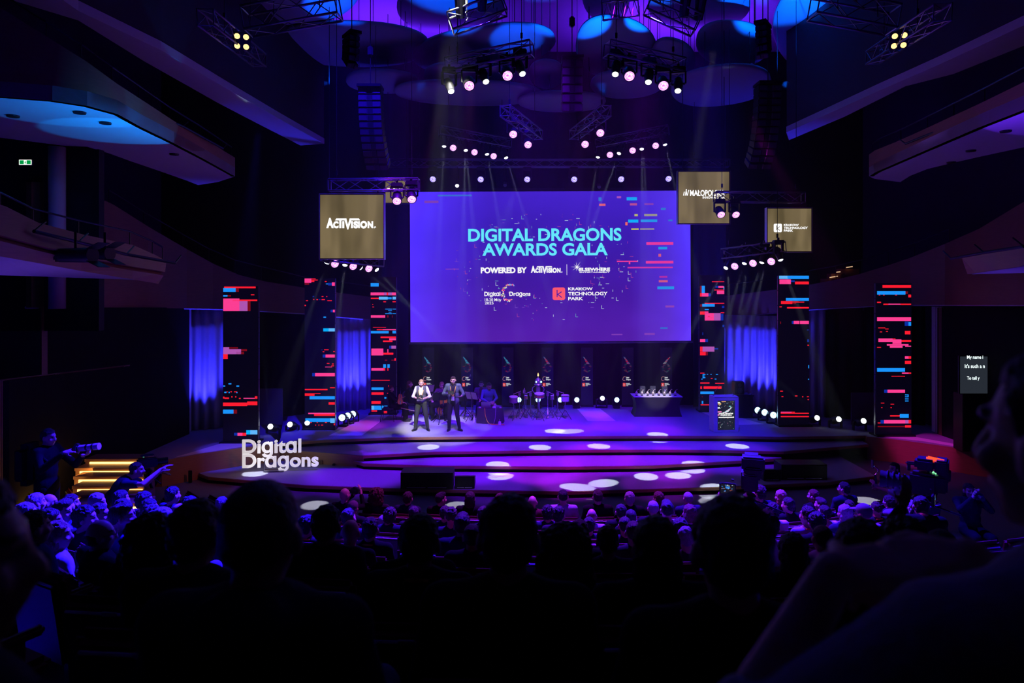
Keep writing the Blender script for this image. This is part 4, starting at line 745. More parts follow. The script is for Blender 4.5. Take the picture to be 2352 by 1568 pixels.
# ---------------------------------------------------------------- loudspeakers
def line_array(px, y0, y1, w_px, d, n, curve, label, sgn=0, yaw=0.0):
    s = F/d; W = w_px/s; H = (y1-y0)/s; t = thing('line_array_speaker', label, 'loudspeaker', P(px, y0, d), yaw); h = H/n; y = 0.0; z = 0.0; tl = 0.0; sh = 0.0
    fr = MB(); fr.box((0, 0, .05), (W*1.04, .5, .07)); fr.tube((0, 0, .05), (0, 0, 6.0), .012, n=5); fr.box((0, 0, 1.0), (.14, .14, .26), bev=.03); fr.build('flying_frame', BLKM, t)
    for i in range(n):
        tl = curve*(i/(n-1))**2; R = Matrix.Rotation(-tl, 3, 'X') @ Matrix.Identity(3); c = Vector((sgn*.22*(i/(n-1))**2, y-.0, z-h/2))
        e = link('speaker_box', None, t); m = MB(); m.box((0, .05, 0), (W, .42, h*.96), bev=.015); e.data = None
        bpy.data.objects.remove(e); e = m.build('speaker_box', BLK, t); e.location = c; e.rotation_euler = (tl, 0, 0)
        m = MB()
        for q in (-1, 1): m.box((q*W*.31, -.165, 0), (W*.34, .02, h*.80), bev=.008)
        m.add([(-W*.13, -.175, -h*.42), (-.01, -.12, -h*.42), (-.01, -.12, h*.42), (-W*.13, -.175, h*.42)], [(0, 1, 2, 3)]); m.add([(W*.13, -.175, -h*.42), (.01, -.12, -h*.42), (.01, -.12, h*.42), (W*.13, -.175, h*.42)], [(3, 2, 1, 0)])
        m.build('grille', mat('grey grille', (0.05, 0.05, 0.06), .5, .3), e)
        z -= h*math.cos(tl); y += h*math.sin(tl)
    return t
line_array(1314, 140, 254, 47, 17.5, 6, .35, 'centre loudspeaker column hanging on a chain above the stage')
line_array(851, 205, 386, 52, 18.0, 12, .62, 'long curved loudspeaker column hanging above the largest lit panel', .6)
line_array(1764, 198, 384, 52, 18.0, 12, .62, 'long curved loudspeaker column hanging above the lectern side of the stage', -.6)
line_array(808, 85, 150, 26, 15, 5, .7, 'small loudspeaker cluster under the dark reflector on the letter sign side', 0, .6)
line_array(1752, 62, 128, 26, 15, 5, .7, 'small loudspeaker cluster beside the big blue reflector on the lectern side', 0, -.6)
# ---------------------------------------------------------------- ceiling reflectors
RFL = mat('reflector white', (0.27, 0.27, 0.30), .8, var=.05, scale=2)
REFL = [(810, 107, 178, 50, 4, 9.2, 'wide dark reflector above the long loudspeaker column, letter sign side'), (700, -20, 132, 82, -8, 8.4, 'blue-edged reflector cut by the top of the picture behind the wide truss, letter sign side'), (1035, 18, 124, 60, -3, 9.4, 'blue reflector carrying the shadow of two spotlights beside the centre chain'),
        (1112, 116, 172, 50, -18, 9.0, 'long reflector with a bright blue end next to the centre chain'), (878, 192, 84, 24, 4, 8.6, 'small dim reflector above the long loudspeaker column'), (1075, 218, 172, 26, 6, 8.0, 'long low reflector nearest the stage, letter sign side'),
        (1076, 184, 104, 34, 6, 8.6, 'dim reflector behind the five lights, letter sign side'), (1392, 2, 54, 52, 10, 9.6, 'brightest blue reflector beside the centre chain'), (1416, 118, 94, 72, 10, 9.0, 'reflector with a blue upper half behind the five lights, lectern side'),
        (1606, 16, 118, 58, -2, 9.4, 'wide blue reflector carrying the shadow of a truss and two spotlights'), (1546, 142, 52, 44, 14, 8.8, 'small dark reflector at the end of the truss with five lights, lectern side'), (1682, 106, 84, 50, 4, 8.8, 'dark oval reflector in front of the violet ceiling'),
        (1892, 46, 118, 100, -24, 8.8, 'big bright blue reflector on the lectern side of the hall'), (1656, 202, 118, 44, -12, 8.2, 'long dim reflector above the lectern side loudspeaker column'), (1440, 198, 84, 30, -4, 8.4, 'dim reflector under the five lights, lectern side'),
        (1290, 238, 102, 20, 0, 7.8, 'dim low reflector right behind the centre loudspeaker column'), (1255, 175, 40, 30, 0, 8.8, 'small dark reflector beside the centre loudspeaker column')]
for cx_, cy_, a_, b_, rot, hs, lab in REFL:
    hs = min(hs, 24.6*(HY-cy_-b_*.4)/F)
    o = []; N = 40; cr, sr = math.cos(math.radians(rot)), math.sin(math.radians(rot))
    for j in range(N):
        th = 2*PI*j/N; c, s = math.cos(th), math.sin(th); u = a_*math.copysign(abs(c)**.88, c); v = b_*math.copysign(abs(s)**.88, s)
        x, y = cx_+u*cr-v*sr, cy_+u*sr*b_/a_*1.6+v*cr; o.append(G(x, min(y, 300), CZ+hs))
    ce = sum(o, Vector())/N; ld = ce.copy(); t = thing('ceiling_reflector', lab, 'acoustic panel', ce, 0, 'rounded acoustic panels under the ceiling'); m = MB()
    rings = [(.30, -.16, 0), (.62, -.11, 0), (.86, -.04, 0), (.97, .03, 0), (1.0, .09, 0), (.99, .16, 1), (.9, .2, 1)]; vs = [(0, 0, -.18)]
    for f, dz, _ in rings: vs += [((p-ce).x*f, (p-ce).y*f, dz) for p in o]
    vs.append((0, 0, .2)); fs = [(0, 1+j, 1+(j+1) % N) for j in range(N)]
    for r in range(len(rings)-1): fs += [(1+r*N+j, 1+(r+1)*N+j, 1+(r+1)*N+(j+1) % N, 1+r*N+(j+1) % N) for j in range(N)]
    fs += [(len(vs)-1, 1+(len(rings)-1)*N+(j+1) % N, 1+(len(rings)-1)*N+j) for j in range(N)]
    m.add(vs, fs); m.build('shell', RFL, t, smooth=True)
    m = MB()
    for j in (4, 16, 28, 36): q = (o[j]-ce)*.75; m.tube((q.x, q.y, .1), (q.x, q.y, 15.95-ce.z), .012, n=5)
    m.build('suspension_cable', BLKM, t)
# ---------------------------------------------------------------- white letter sign
sg0, sg1 = G(555, 1083.5, .18), G(730, 1079.5, .18); yawl = math.atan2(sg1.y-sg0.y, sg1.x-sg0.x)
t = thing('letter_sign', 'big white letter sign on a clear stand on the lowest stage step', 'sign', (sg0.x, sg0.y, .18), yawl); LS = F/19.55
WL = mat('sign white', (0.86, 0.82, 0.83), .5, var=.03, emit=(1, .96, .97), es=.60)  # glow added to the letters to lift their white
def letters(word, x0, x1, zb):
    c = bpy.data.curves.new('w', 'FONT'); c.body = word; c.size = 1; c.offset = .022; c.extrude = 0.0; w_ = link('w', c); bpy.context.view_layer.update(); tot = w_.dimensions.x; bpy.data.objects.remove(w_)
    adv = [0.0]
    for i in range(1, len(word)+1):
        c.body = word[:i]+'|'; w_ = link('w', c); bpy.context.view_layer.update(); A = w_.dimensions.x; bpy.data.objects.remove(w_); adv.append(A)
    k = (x1-x0)/tot
    for i, ch in enumerate(word):
        co, fs = text_mesh(ch, .022, .045, 8); m = MB(); w0 = adv[i+1]-adv[0]; lo = co[:, 0].min(); hi = co[:, 0].max()
        c.body = word[:i+1]; w_ = link('w', c); bpy.context.view_layer.update(); right = w_.dimensions.x; bpy.data.objects.remove(w_)
        m.add([((q[0]-hi+right)*k+x0, q[2]*k, q[1]*k*.95+zb) for q in co], fs); m.build('letter', WL, t)
letters('Diɡitɑl', 0.02, 1.66, .535); letters('Drɑɡons', 0.02, 2.15, .125)
m = MB(); m.box((.92, 0, .03), (.56, .22, .015)); m.build('base_plate', ALU, t)
m = MB()
for x in (.64, 1.20): m.box((x, .0, .2), (.016, .05, .38))
m.build('stand_bar', ALU, t)
# ---------------------------------------------------------------- things on and around the stage
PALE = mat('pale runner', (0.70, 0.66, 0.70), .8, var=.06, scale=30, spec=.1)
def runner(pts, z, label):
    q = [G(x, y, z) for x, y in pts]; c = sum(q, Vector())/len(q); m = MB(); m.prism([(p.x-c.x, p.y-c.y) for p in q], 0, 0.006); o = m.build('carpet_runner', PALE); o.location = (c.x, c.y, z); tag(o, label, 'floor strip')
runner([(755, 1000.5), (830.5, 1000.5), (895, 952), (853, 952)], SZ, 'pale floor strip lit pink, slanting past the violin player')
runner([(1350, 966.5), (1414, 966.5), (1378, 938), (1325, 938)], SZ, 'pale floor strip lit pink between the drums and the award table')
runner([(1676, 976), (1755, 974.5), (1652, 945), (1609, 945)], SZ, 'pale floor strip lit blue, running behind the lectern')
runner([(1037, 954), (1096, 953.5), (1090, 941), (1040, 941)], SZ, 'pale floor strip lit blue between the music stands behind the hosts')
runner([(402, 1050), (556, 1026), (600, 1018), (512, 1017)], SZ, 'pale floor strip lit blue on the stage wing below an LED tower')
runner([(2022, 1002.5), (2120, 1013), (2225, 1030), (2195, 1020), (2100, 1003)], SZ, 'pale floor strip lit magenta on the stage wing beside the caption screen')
spot('strip_light', (-6.5, 17.5, 9.5), tuple(G(520, 1028, SZ)), (0.05, 0.03, 1.0), 3000, 11, .6, .1)
spot('strip_light', (6.0, 17.5, 10.0), tuple(G(2120, 1012, SZ)), (0.85, 0.02, 0.85), 3400, 11, .6, .1)
spot('strip_light', (-2.0, 19.0, 10.5), tuple(G(830, 978, SZ)), (0.95, 0.06, 0.85), 2300, 10, .7, .1)
spot('strip_light', (3.6, 19.0, 10.5), tuple(G(1368, 952, SZ)), (0.95, 0.06, 0.9), 1500, 7, .7, .1)
spot('strip_light', (6.0, 20.0, 10.0), tuple(G(1690, 962, SZ)), (0.04, 0.06, 1.0), 1700, 11, .7, .1)
spot('strip_light', (-.5, 20.0, 10.0), tuple(G(1066, 947, SZ)), (0.02, 0.10, 1.0), 1200, 7, .7, .1)
spot('wing_wall_light', (3.4, 15.5, 6.5), tuple(P(2060, 1035, 19.5)), (1.0, 0.06, 0.42), 520, 17, .9, .1)
spot('wing_wall_light', (-2.0, 15.0, 6.5), tuple(P(520, 1058, 19.0)), (1.0, 0.22, 0.12), 330, 20, .9, .1)
# banners
BANF = mat('banner cloth', (0.018, 0.016, 0.035), .8, emit=(.02, .018, .06), es=.05)
BW = emis('banner white', (.9, .95, 1), .75); BR = emis('banner red', (.9, .07, .06), .75)  # faint glow put into cloth and print stands in for light on them
def banner_meshes():
    m = MB(); m.box((0, 0, 1.17), (.46, .012, 2.28)); a = m.mesh('cloth', BANF)
    m = MB(); m.box((0, 0, .03), (.50, .20, .06), bev=.01); b = m.mesh('foot', BLKM)
    m = MB(); text_fit(m, 'Diɡitɑl', -.06, 1.10, .06, 1.165, -.012, .04); text_fit(m, 'Drɑɡons', -.06, 1.02, .12, 1.09, -.012, .04)
    for i, w_ in enumerate((.15, .20, .09)): text_fit(m, ('KRAKOW', 'TECHNOLOGY', 'PARK')[i], -.06, .895-i*.045, -.06+w_, .925-i*.045, -.012, .05)
    ksquare(m, -.19, .79, -.08, .93, -.012, 1, 0); dotted_c(m, -.13, 1.09, .07, -.012, 40); mm = list(m.m)
    c = m.mesh('logo_lettering', [BW, BR, BW]+EMATS[3:5]+[BW, BW, BW, BW, BW, EMATS[10], EMATS[11]])
    out = []
    for s in range(3):
        m = MB(); rr = random.Random(40+s)
        for i in range(14):
            f = i/13; x = (-.14+.18*f if s < 2 else .14-.22*f)+rr.uniform(-.01, .01); z = 1.93-.26*f; w_ = .02+.035*f
            rect(m, x-w_, z, x+w_, z+.022, -.012, rr.choice((1, 2, 2, 1) if s == 0 else (0, 2, 5, 2) if s == 1 else (0, 1, 6, 2)))
        for i in range(46):
            an = rr.uniform(0, 2*PI); x, z = .15*math.cos(an)*rr.uniform(.6, 1), 1.52+.16*math.sin(an); L_ = rr.uniform(.02, .10)
            rect(m, max(-.2, x-L_/2), z, min(.2, x+L_/2), z+.010, -.012, rr.choice((0, 5, 3, 4, 3, 4, 4)))
        for i in range(8): x, z = rr.uniform(-.05, .05), 1.32+.03*rr.random(); rect(m, x, z, x+.02, z+.012, -.012, 4)
        out.append(m.mesh('dragon_pattern', [emis('bn r', (.8, .02, .06), .36), emis('bn c', (.1, .6, .8), .36), emis('bn b', (.05, .25, .7), .36), emis('bn g', (.0, .25, .2), .35), emis('bn d', (.06, .02, .10), .5), emis('bn p', (.6, .03, .25), .36), emis('bn o', (.6, .2, .25), .36)]))
    return a, b, c, out
ba, bb, bc, bo = banner_meshes()
for i, px in enumerate((983.5, 1073, 1166, 1257.5, 1348.5, 1441.5, 1530)):
    d = 26.75; p = P(px, 936, d); p.z = SZ; t = thing('roll_up_banner', 'dark roll-up banner with a pixel dragon, %s from the letter sign side along the backdrop' % ORD[i], 'banner', p, 0, 'dark banners along the backdrop')
    link('cloth', ba, t); link('foot', bb, t); link('logo_lettering', bc, t); link('dragon_pattern', bo[(0, 0, 0, 1, 1, 1, 2)[i]], t)
# award table with trophies
dA = 25.1; sA = F/dA; pA = P(1507, 953, dA); pA.z = SZ; t = thing('award_table', 'table under a tight black cover with a white top holding the trophies', 'table', pA); HA = (953-909)/sA
m = MB(); N = 12
def pinch(h): return 1.0-.10*math.sin(PI*min(1, h*1.02))
lv = [i/N for i in range(N+1)]; vs = []
for h in lv:
    k = pinch(h); W_, D_ = .865*k, .38*k; vs += [(-W_, -D_, HA*h), (W_, -D_, HA*h), (W_, D_, HA*h), (-W_, D_, HA*h)]
m.add(vs, [(i*4+j, i*4+(j+1) % 4, i*4+4+(j+1) % 4, i*4+4+j) for i in range(N) for j in range(4)]+[(0, 1, 2, 3), (4*N, 4*N+1, 4*N+2, 4*N+3)]); m.build('table_cover', mat('black stretch cloth', (.014, .012, .016), .7, bump=.1), t, smooth=.8)
m = MB(); m.box((0, 0, HA+.011), (1.78, .80, .022), bev=.008); m.build('table_top', mat('white table top', (.85, .84, .80), .4), t)
GOLDM = mat('polished bronze', (.85, .74, .55), .30, .55); GLS = bpy.data.materials.new('clear glass'); b_ = nt(GLS).nodes['Principled BSDF']; b_.inputs['Transmission Weight'].default_value = .92; b_.inputs['Roughness'].default_value = .03; b_.inputs['Base Color'].default_value = (.85, .92, 1, 1); b_.inputs['IOR'].default_value = 1.2
def trophy_meshes():
    m = MB(); m.lathe([(.045, 0), (.045, .022), (.03, .03)], n=16); a = m.mesh('base', BLK, smooth=.5)
    m = MB(); m.lathe([(.018, .03), (.042, .05), (.05, .08), (.046, .115), (.03, .145), (.012, .16)], n=18)
    for i in range(7): q = 2*PI*i/7; m.ell((.046*math.cos(q), .046*math.sin(q), .075+.012*(i % 2)), (.014, .014, .02), 8, 6)
    b = m.mesh('egg', GOLDM, smooth=True)
    m = MB(); pts = [(0, 0, .15), (.012, 0, .185), (.035, -.005, .21), (.055, -.01, .225)]
    for i in range(3): m.tube(pts[i], pts[i+1], .012-.002*i, .010-.002*i, 8)
    m.ell((.066, -.012, .232), (.02, .012, .011), 10, 6); c = m.mesh('neck', GOLDM, smooth=True); return a, b, c
tm = trophy_meshes()
for i, px in enumerate((1462, 1474.5, 1487.5, 1500, 1513.5, 1526, 1539, 1551)):
    o = thing('trophy', 'bronze dragon egg trophy on the award table, %s from the end nearer the drums' % ORD[i], 'trophy', (P(px, 905, dA-.16).x, pA.y-.16, SZ+HA+.0225), random.uniform(-.15, .15), 'trophies on the award table')
    link('base', tm[0], o); link('egg', tm[1], o); link('neck', tm[2], o)
for i, px in enumerate((1476, 1499.5, 1527)):
    x = P(px, 905, dA+.14).x; o = thing('glass_plaque', 'clear glass plaque with a silver dragon standing behind the trophies, %s from the drums' % ORD[i], 'award plaque', (x, pA.y+.16, SZ+HA+.0225), 0, 'glass plaques on the award table')
    m = MB(); m.box((0, 0, .155), (.21, .035, .30), bev=.012); m.build('block', GLS, o)
    m = MB(); pts = [Vector((.03*math.cos(a)+.0+.02*math.sin(3*a), -.02, .13+.05*a/2)) for a in np.linspace(-1.2, 3.6, 9)]
    m.path(pts, .009); m.ell((0, -.022, .10), (.03, .006, .045), 12, 8); m.ell((pts[-1].x+.01, -.02, pts[-1].z), (.018, .008, .010), 8, 6); m.build('silver_emblem', mat('silver', (.8, .82, .85), .25, 1.0), o)
# lectern
dL = 22.4; sL = F/dL; pL = P(1662.5, 989, dL); pL.z = SZ; t = thing('lectern', 'white lectern with a lit screen on its front and two thin microphones', 'lectern', pL, math.radians(4)); W = 58/sL; H = 79.5/sL
m = MB(); m.box((0, .0, H/2), (W, .44, H), bev=.012); m.build('body', mat('lectern white', (.72, .70, .74), .45), t)
m = MB(); m.box((0, 0, H+.006), (W*.98, .46, .02), bev=.006); m.build('top', mat('lectern white', (.72, .70, .74), .45), t)
X = lambda px: (px-1662.5)/sL; Z = lambda py: (989-py)/sL
m = MB(); rect(m, X(1642), Z(983.5), X(1682), Z(917), -.228); m.build('screen', emis('lectern screen', (.006, .008, .022), 1.0), t)
m = MB(); rr = random.Random(9)
for i in range(70):
    x, z = X(rr.uniform(1643, 1680)), Z(rr.uniform(920, 982)); w_ = rr.choice((.008, .012, .02)); rect(m, x, z, x+w_, z+.010, -.230, rr.choice((0, 1, 2, 3, 0)))
for (x0, y0, x1, y1, c) in ((1642, 920, 1648, 923, 0), (1643, 923, 1650, 926, 3), (1642, 932, 1647, 935, 0), (1642, 941, 1651, 944, 2), (1651, 918.5, 1661, 920, 3), (1642, 948, 1646, 951, 2)): rect(m, X(x0), Z(y1), X(x1), Z(y0), -.230, c)
for i in range(12): f = i/11; x, z = X(1658+15*f**.7), Z(945-11*f); rect(m, x-.05*(1-f)-.01, z, x+.04*(1-f)+.02, z+.025, -.2305, rr.choice((0, 0, 1, 2)))
rect(m, X(1668), Z(931), X(1673.5), Z(929), -.230, 1); m.build('glitch_pattern', [emis('ls w', (.8, .95, 1), 1), emis('ls c', (.2, .7, .7), .9), emis('ls p', (.9, .25, .6), .9), emis('ls o', (.9, .5, .2), .9)], t)
m = MB(); text_fit(m, 'DIGITAL DRAGONS', X(1644.5), Z(948), X(1677.5), Z(945), -.233, .06); text_fit(m, 'AWARDS GALA', X(1648), Z(951.3), X(1675), Z(948.6), -.233, .06); rect(m, X(1644), Z(956), X(1680), Z(954), -.233); m.build('title_lettering', PWHITE, t)
for px, dx, dz in ((1637.5, .17, .36), (1684, -.04, .10)):
    m = MB(); q = Vector((X(px), -.02, H)); m.tube(q, q+Vector((0, 0, .03)), .04, .025, 10); m.path([q+Vector((0, 0, .03)), q+Vector((dx*.35, -.02, dz*.5)), q+Vector((dx, -.05, dz))], .006); m.ell(q+Vector((dx, -.05, dz)), (.012, .012, .02), 8, 6); m.build('microphone', mat('mic metal', (.3, .3, .34), .3, .8), t)
# speaker on black boxes behind the lectern
p = P(1708, 961, 24.6); p.z = SZ; t = thing('equipment_case', 'big black equipment case standing behind the lectern', 'case', p); m = MB(); m.box((0, .1, .42), (.58, .5, .84), bev=.02); m.build('body', BLK, t); m = MB()
for x in (-.29, .29):
    for z in (.03, .81): m.box((x, -.15, z), (.05, .05, .05), bev=.01)
m.build('corner_trim', BLKM, t)
p2 = p+Vector((-.16, 0, .84)); t = thing('monitor_speaker', 'black two-way speaker with round drivers on the equipment case', 'loudspeaker', p2, .1); m = MB(); m.box((0, .1, .23), (.36, .30, .45), bev=.02); m.build('cabinet', BLK, t)
for z, r in ((.13, .10), (.33, .07)): m = MB(); m.tube((0, -.045, z), (0, -.075, z), r, r*.9, 18); m.ell((0, -.07, z), (r*.4, .02, r*.4), 10, 6); m.build('driver', mat('speaker cone', (.05, .05, .06), .4), t)
# black monitor boxes along the lowest step
def wedge(px0, px1, y0, y1, label, d, depth=.55, sl=.0, side=0):
    s = F/d; W = (px1-px0)/s; H = (y1-y0)/s; p = P((px0+px1)/2, y1, d); p.z = .18; t = thing('stage_monitor', label, 'loudspeaker', p)
    pr = [(0, 0), (depth, 0), (depth, H*(1-sl)), (.05, H), (0, H)]; m = MB(); n = len(pr); vs = [(-W/2, y, z) for y, z in pr]+[(W/2, y, z) for y, z in pr]
    m.add(vs, [(i, (i+1) % n, n+(i+1) % n, n+i) for i in range(n)]+[tuple(range(n-1, -1, -1)), tuple(range(n, 2*n))]); m.build('cabinet', BLK, t)
    m = MB(); m.box((0, -.012, H*.52), (W*.94, .02, H*.84)); m.build('back_panel', BLKM, t)
    m = MB()
    for q in (-1, 1): m.box((q*W*.2, -.03, H*.12), (W*.36, .02, .02))
    m.build('handle', ALU, t); return t
wedge(920, 1040, 1086, 1123.5, 'long black speaker box on the lowest step, near the middle of the stage', 17.85)
wedge(1044.5, 1090, 1094.5, 1122.5, 'small black floor monitor beside the long speaker box on the lowest step', 17.9, sl=.4)
wedge(1795, 1900, 1066, 1101, 'long black speaker box on the lowest step, lectern side', 18.7)
wedge(1754, 1793, 1078, 1104, 'small black floor monitor beside the lectern side speaker box', 18.6, sl=.4)
# caption screen, loudspeaker stack, flats
p = P(2246, 905, 19.6); p.z = SZ; t = thing('caption_screen', 'tall caption screen with white lines of speech on a dark stand', 'screen', p); s = F/19.6; z0 = CZ-(905-HY)/s-SZ; H = 88/s; W = 84/s
m = MB(); m.box((0, .05, z0+H/2), (W, .08, H), bev=.01); m.build('casing', BLK, t); m = MB(); rect(m, -W/2+.02, z0+.02, W/2-.02, z0+H-.02, .005); m.build('screen', emis('dim screen', (.02, .025, .035), 1), t)
m = MB(); X = lambda px: (px-2246)/s; Z = lambda py: z0+(905-py)/s
text_fit(m, 'My name i', X(2221), Z(826), X(2258), Z(816), 0, .02); text_fit(m, "It's such a n", X(2216), Z(845), X(2262), Z(836), 0, .02); text_fit(m, 'To tell y', X(2221), Z(874), X(2250), Z(864), 0, .02); m.build('caption_lettering', emis('caption white', (.85, 1, 1), 1.3), t)
m = MB(); m.box((.0, .25, z0/2), (W*.78, .45, z0), bev=.02); m.build('stand_cabinet', BLK, t)
p = P(335, 1000, 20.4); p.z = SZ; t = thing('loudspeaker_stack', 'tall dark loudspeaker stack in front of the ribbed wall fins', 'loudspeaker', p, -.25)
for i in range(3): m = MB(); m.box((0, .3, .36+.70*i), (.8, .6, .68), bev=.02); m.build('speaker_box', BLK, t)
m = MB()
for x in (-.15, .26): m.box((x, -.01, 1.62), (.012, .012, .012))
m.build('indicator_light', emis('green led', (.2, .8, .5), .5), t)
m = MB(); m.box((0, .25, 2.25), (.7, .5, .3), R=Matrix.Rotation(.25, 3, 'Y'), bev=.02); m.build('top_box', BLK, t)
for px0, px1, y0, y1, d, lab in ((592, 649, 922, 1004, 23.4, 'plain dark flat panel standing behind the first floor beam light'), (1955, 2013, 925, 998, 23.4, 'plain dark flat panel standing behind the floor beam light nearest the caption screen')):
    a, b = P(px0, y1, d), P(px1, y1, d); h = (y1-y0)*d/F; m = MB(); m.box((0, 0, h/2), (b.x-a.x, .05, h)); t = thing('stage_flat', lab, 'panel', ((a.x+b.x)/2, d, SZ)); m.build('board', mat('flat paint', (.10, .05, .11), .8), t); m = MB(); m.tube((0, .03, h*.8), (0, .5, 0), .02, n=6); m.build('brace', BLKM, t)
# laptop table
dT = 23.8; sT = F/dT; p = P(1126, 970.5, dT); p.z = SZ; W = 59/sT; H = 33.5/sT; t = thing('laptop_table', 'low table draped in black cloth with a laptop and wires on it', 'table', p)
m = MB(); n = 40; rows = 6; vs = []
for r in range(rows+1):
    h = r/rows
    for j in range(n):
        a = 2*PI*j/n; c, s_ = math.cos(a), math.sin(a); k = 1/max(abs(c)**3+abs(s_)**3, .3)**(1/3.0); f = 1+.07*(1-h)*math.sin(9*a)+.05*(1-h); vs.append((W/2*c*k*f, .32*s_*k*f, H*h))
m.add(vs, [(r*n+j, r*n+(j+1) % n, r*n+n+(j+1) % n, r*n+n+j) for r in range(rows) for j in range(n)]+[tuple(rows*n+j for j in range(n))]); m.build('table_cloth', mat('black table cloth', (.05, .05, .055), .8), t, smooth=.9)
q = p+Vector((-.13, -.05, H+.003)); lp = thing('laptop', 'open silver laptop on the black-draped table', 'laptop', q, PI-.1); m = MB(); m.box((0, .0, .009), (.33, .23, .016), bev=.006); m.build('base', ALU, lp); m = MB(); m.box((0, .155, .115), (.33, .012, .23), R=Matrix.Rotation(-.3, 3, 'X'), bev=.005); m.build('lid', ALU, lp)
lp.rotation_euler[2] = PI-.1
for i, (x, y, w_, d_, h_, c, lab) in enumerate(((.14, -.1, .12, .1, .05, (.8, .8, .82), 'small white audio box on the draped table beside the laptop'), (.26, .0, .16, .12, .06, (.25, .22, .3), 'grey mixer box on the draped table past the white box'), (.36, -.12, .08, .08, .04, (.6, .4, .5), 'small pinkish box at the far corner of the draped table'), (-.36, -.12, .08, .06, .03, (.7, .7, .75), 'small pale box at the near corner of the draped table'))):
    m = MB(); m.box((0, 0, h_/2), (w_, d_, h_), bev=.01); m.box((0, 0, h_+.006), (w_*.4, d_*.4, .012)); o = m.build('audio_box', mat('audio box %d' % i, c, .4)); o.location = p+Vector((x, y, H+.002)); tag(o, lab, 'audio box')
def cable(pts, r, col, label):
    q = [Vector(p_) for p_ in pts]; sm = []
    for i in range(len(q)-1):
        a, b, c, d_ = q[max(0, i-1)], q[i], q[i+1], q[min(len(q)-1, i+2)]
        for k in range(6):
            u = k/6; sm.append(.5*((2*b)+(c-a)*u+(2*a-5*b+4*c-d_)*u*u+(-a+3*b-3*c+d_)*u**3))
    sm.append(q[-1]); m = MB(); m.path([p_-q[0] for p_ in sm], r, 7); o = m.build('cable', mat('cable '+label[:12], col, .5, var=0), smooth=True); o.location = q[0]; return tag(o, label, 'cable')
cable([p+Vector((-.19, -.2, H+.02)), p+Vector((-.17, -.38, H-.04)), p+Vector((-.15, -.42, .3)), p+Vector((-.05, -.44, .06)), p+Vector((.14, -.46, .012)), p+Vector((.5, -.5, .012))], .012, (.85, .70, .05), 'yellow cable falling down the front of the black-draped table')
cable([p+Vector((.2, -.2, H+.02)), p+Vector((.2, -.37, H-.03)), p+Vector((.18, -.40, .2)), p+Vector((.14, -.42, .012)), p+Vector((.3, -.45, .012))], .009, (.5, .5, .52), 'grey cable falling down the front of the black-draped table')
m = MB(); m.box((0, 0, .06), (.09, .07, .12), bev=.01); m.tube((0, 0, .12), (.0, 0, .2), .006, n=6); o = m.build('power_adapter', WHITEP); o.location = p+Vector((.34, -.5, .0)); tag(o, 'small white power box on the floor in front of the draped table', 'power box')
BOT = mat('clear bottle', (.55, .62, .75), .1)
for px, py, d, lab in ((1089, 968, 23.7, 'clear water bottle on the stage floor beside the draped table'), (949, 967, 24.0, 'clear water bottle on the stage floor behind the host in the vest')):
    q = P(px, py, d); q.z = SZ; b_ = thing('water_bottle', lab, 'bottle', q); m = MB(); m.lathe([(.032, 0), (.034, .02), (.034, .15), (.014, .2), (.014, .215)], n=14); m.build('body', BOT, b_, smooth=.7); m = MB(); m.lathe([(.015, .215), (.015, .235)], n=10); m.build('cap', mat('blue cap', (.05, .2, .8), .4), b_)
# drums played by a robot
DV = mat('drum violet', (.30, .16, .30), .3, .3); SKIN_D = mat('drum skin', (.80, .78, .84), .5); DR = mat('drum copper', (.62, .16, .12), .25, .6)
def tripod(m, c, h, r=.26, n=3, a0=.3):
    m.tube((c[0], c[1], h*.5), (c[0], c[1], h), .012, n=8); m.tube((c[0], c[1], .1), (c[0], c[1], h*.6), .017, n=8)
    for k in range(n):
        a = a0+2*PI*k/n; e = (c[0]+r*math.cos(a), c[1]+r*math.sin(a), .012); m.tube((c[0], c[1], .34), e, .011, n=6); m.tube((c[0], c[1], .14), (c[0]+r*.55*math.cos(a), c[1]+r*.55*math.sin(a), .16), .008, n=5); m.ell(e, (.02, .02, .012), 8, 5)
def drum(px, py, d, r, h, col, label, tilt=0.0, top=SKIN_D):
    q = P(px, py, d); zc = q.z-SZ; t = thing('drum', label, 'drum', (q.x, d, SZ), 0, 'drums of the robot drummer'); R = Matrix.Rotation(tilt, 3, 'X')
    def put(prof, nm, ma): m = MB(); m.lathe(prof, n=22); m.v = [tuple(R @ Vector(v)+Vector((0, 0, zc))) for v in m.v]; m.build(nm, ma, t, smooth=.6)
    put([(r, -h), (r, 0)], 'shell', col); put([(r*1.02, -.005), (r*1.04, .008), (r*1.0, .016), (.01, .016)], 'drum_head', top); put([(r*1.05, -.03), (r*1.05, -.005)], 'hoop', CHROME); put([(r*1.05, -h), (r*1.05, -h+.02)], 'hoop', CHROME)
    m = MB(); tripod(m, (0, 0), zc-h, .24, a0=px); m.build('stand', CHROME, t, smooth=.7)
drum(1179.5, 911, 24.2, .15, .20, DV, 'wide violet drum at the end nearest the laptop table', .1)
drum(1208, 908, 24.4, .055, .13, DR, 'small pink drum standing second from the laptop table')
drum(1239, 904, 24.1, .17, .13, DR, 'copper snare drum in front of the robot', .12)
drum(1268.5, 908.5, 24.4, .06, .14, DV, 'small violet drum beside the snare, towards the lectern')
drum(1298, 907.5, 24.3, .14, .22, mat('drum pale blue', (.55, .52, .80), .4), 'pale blue tall drum at the end nearest the pink floor strip')
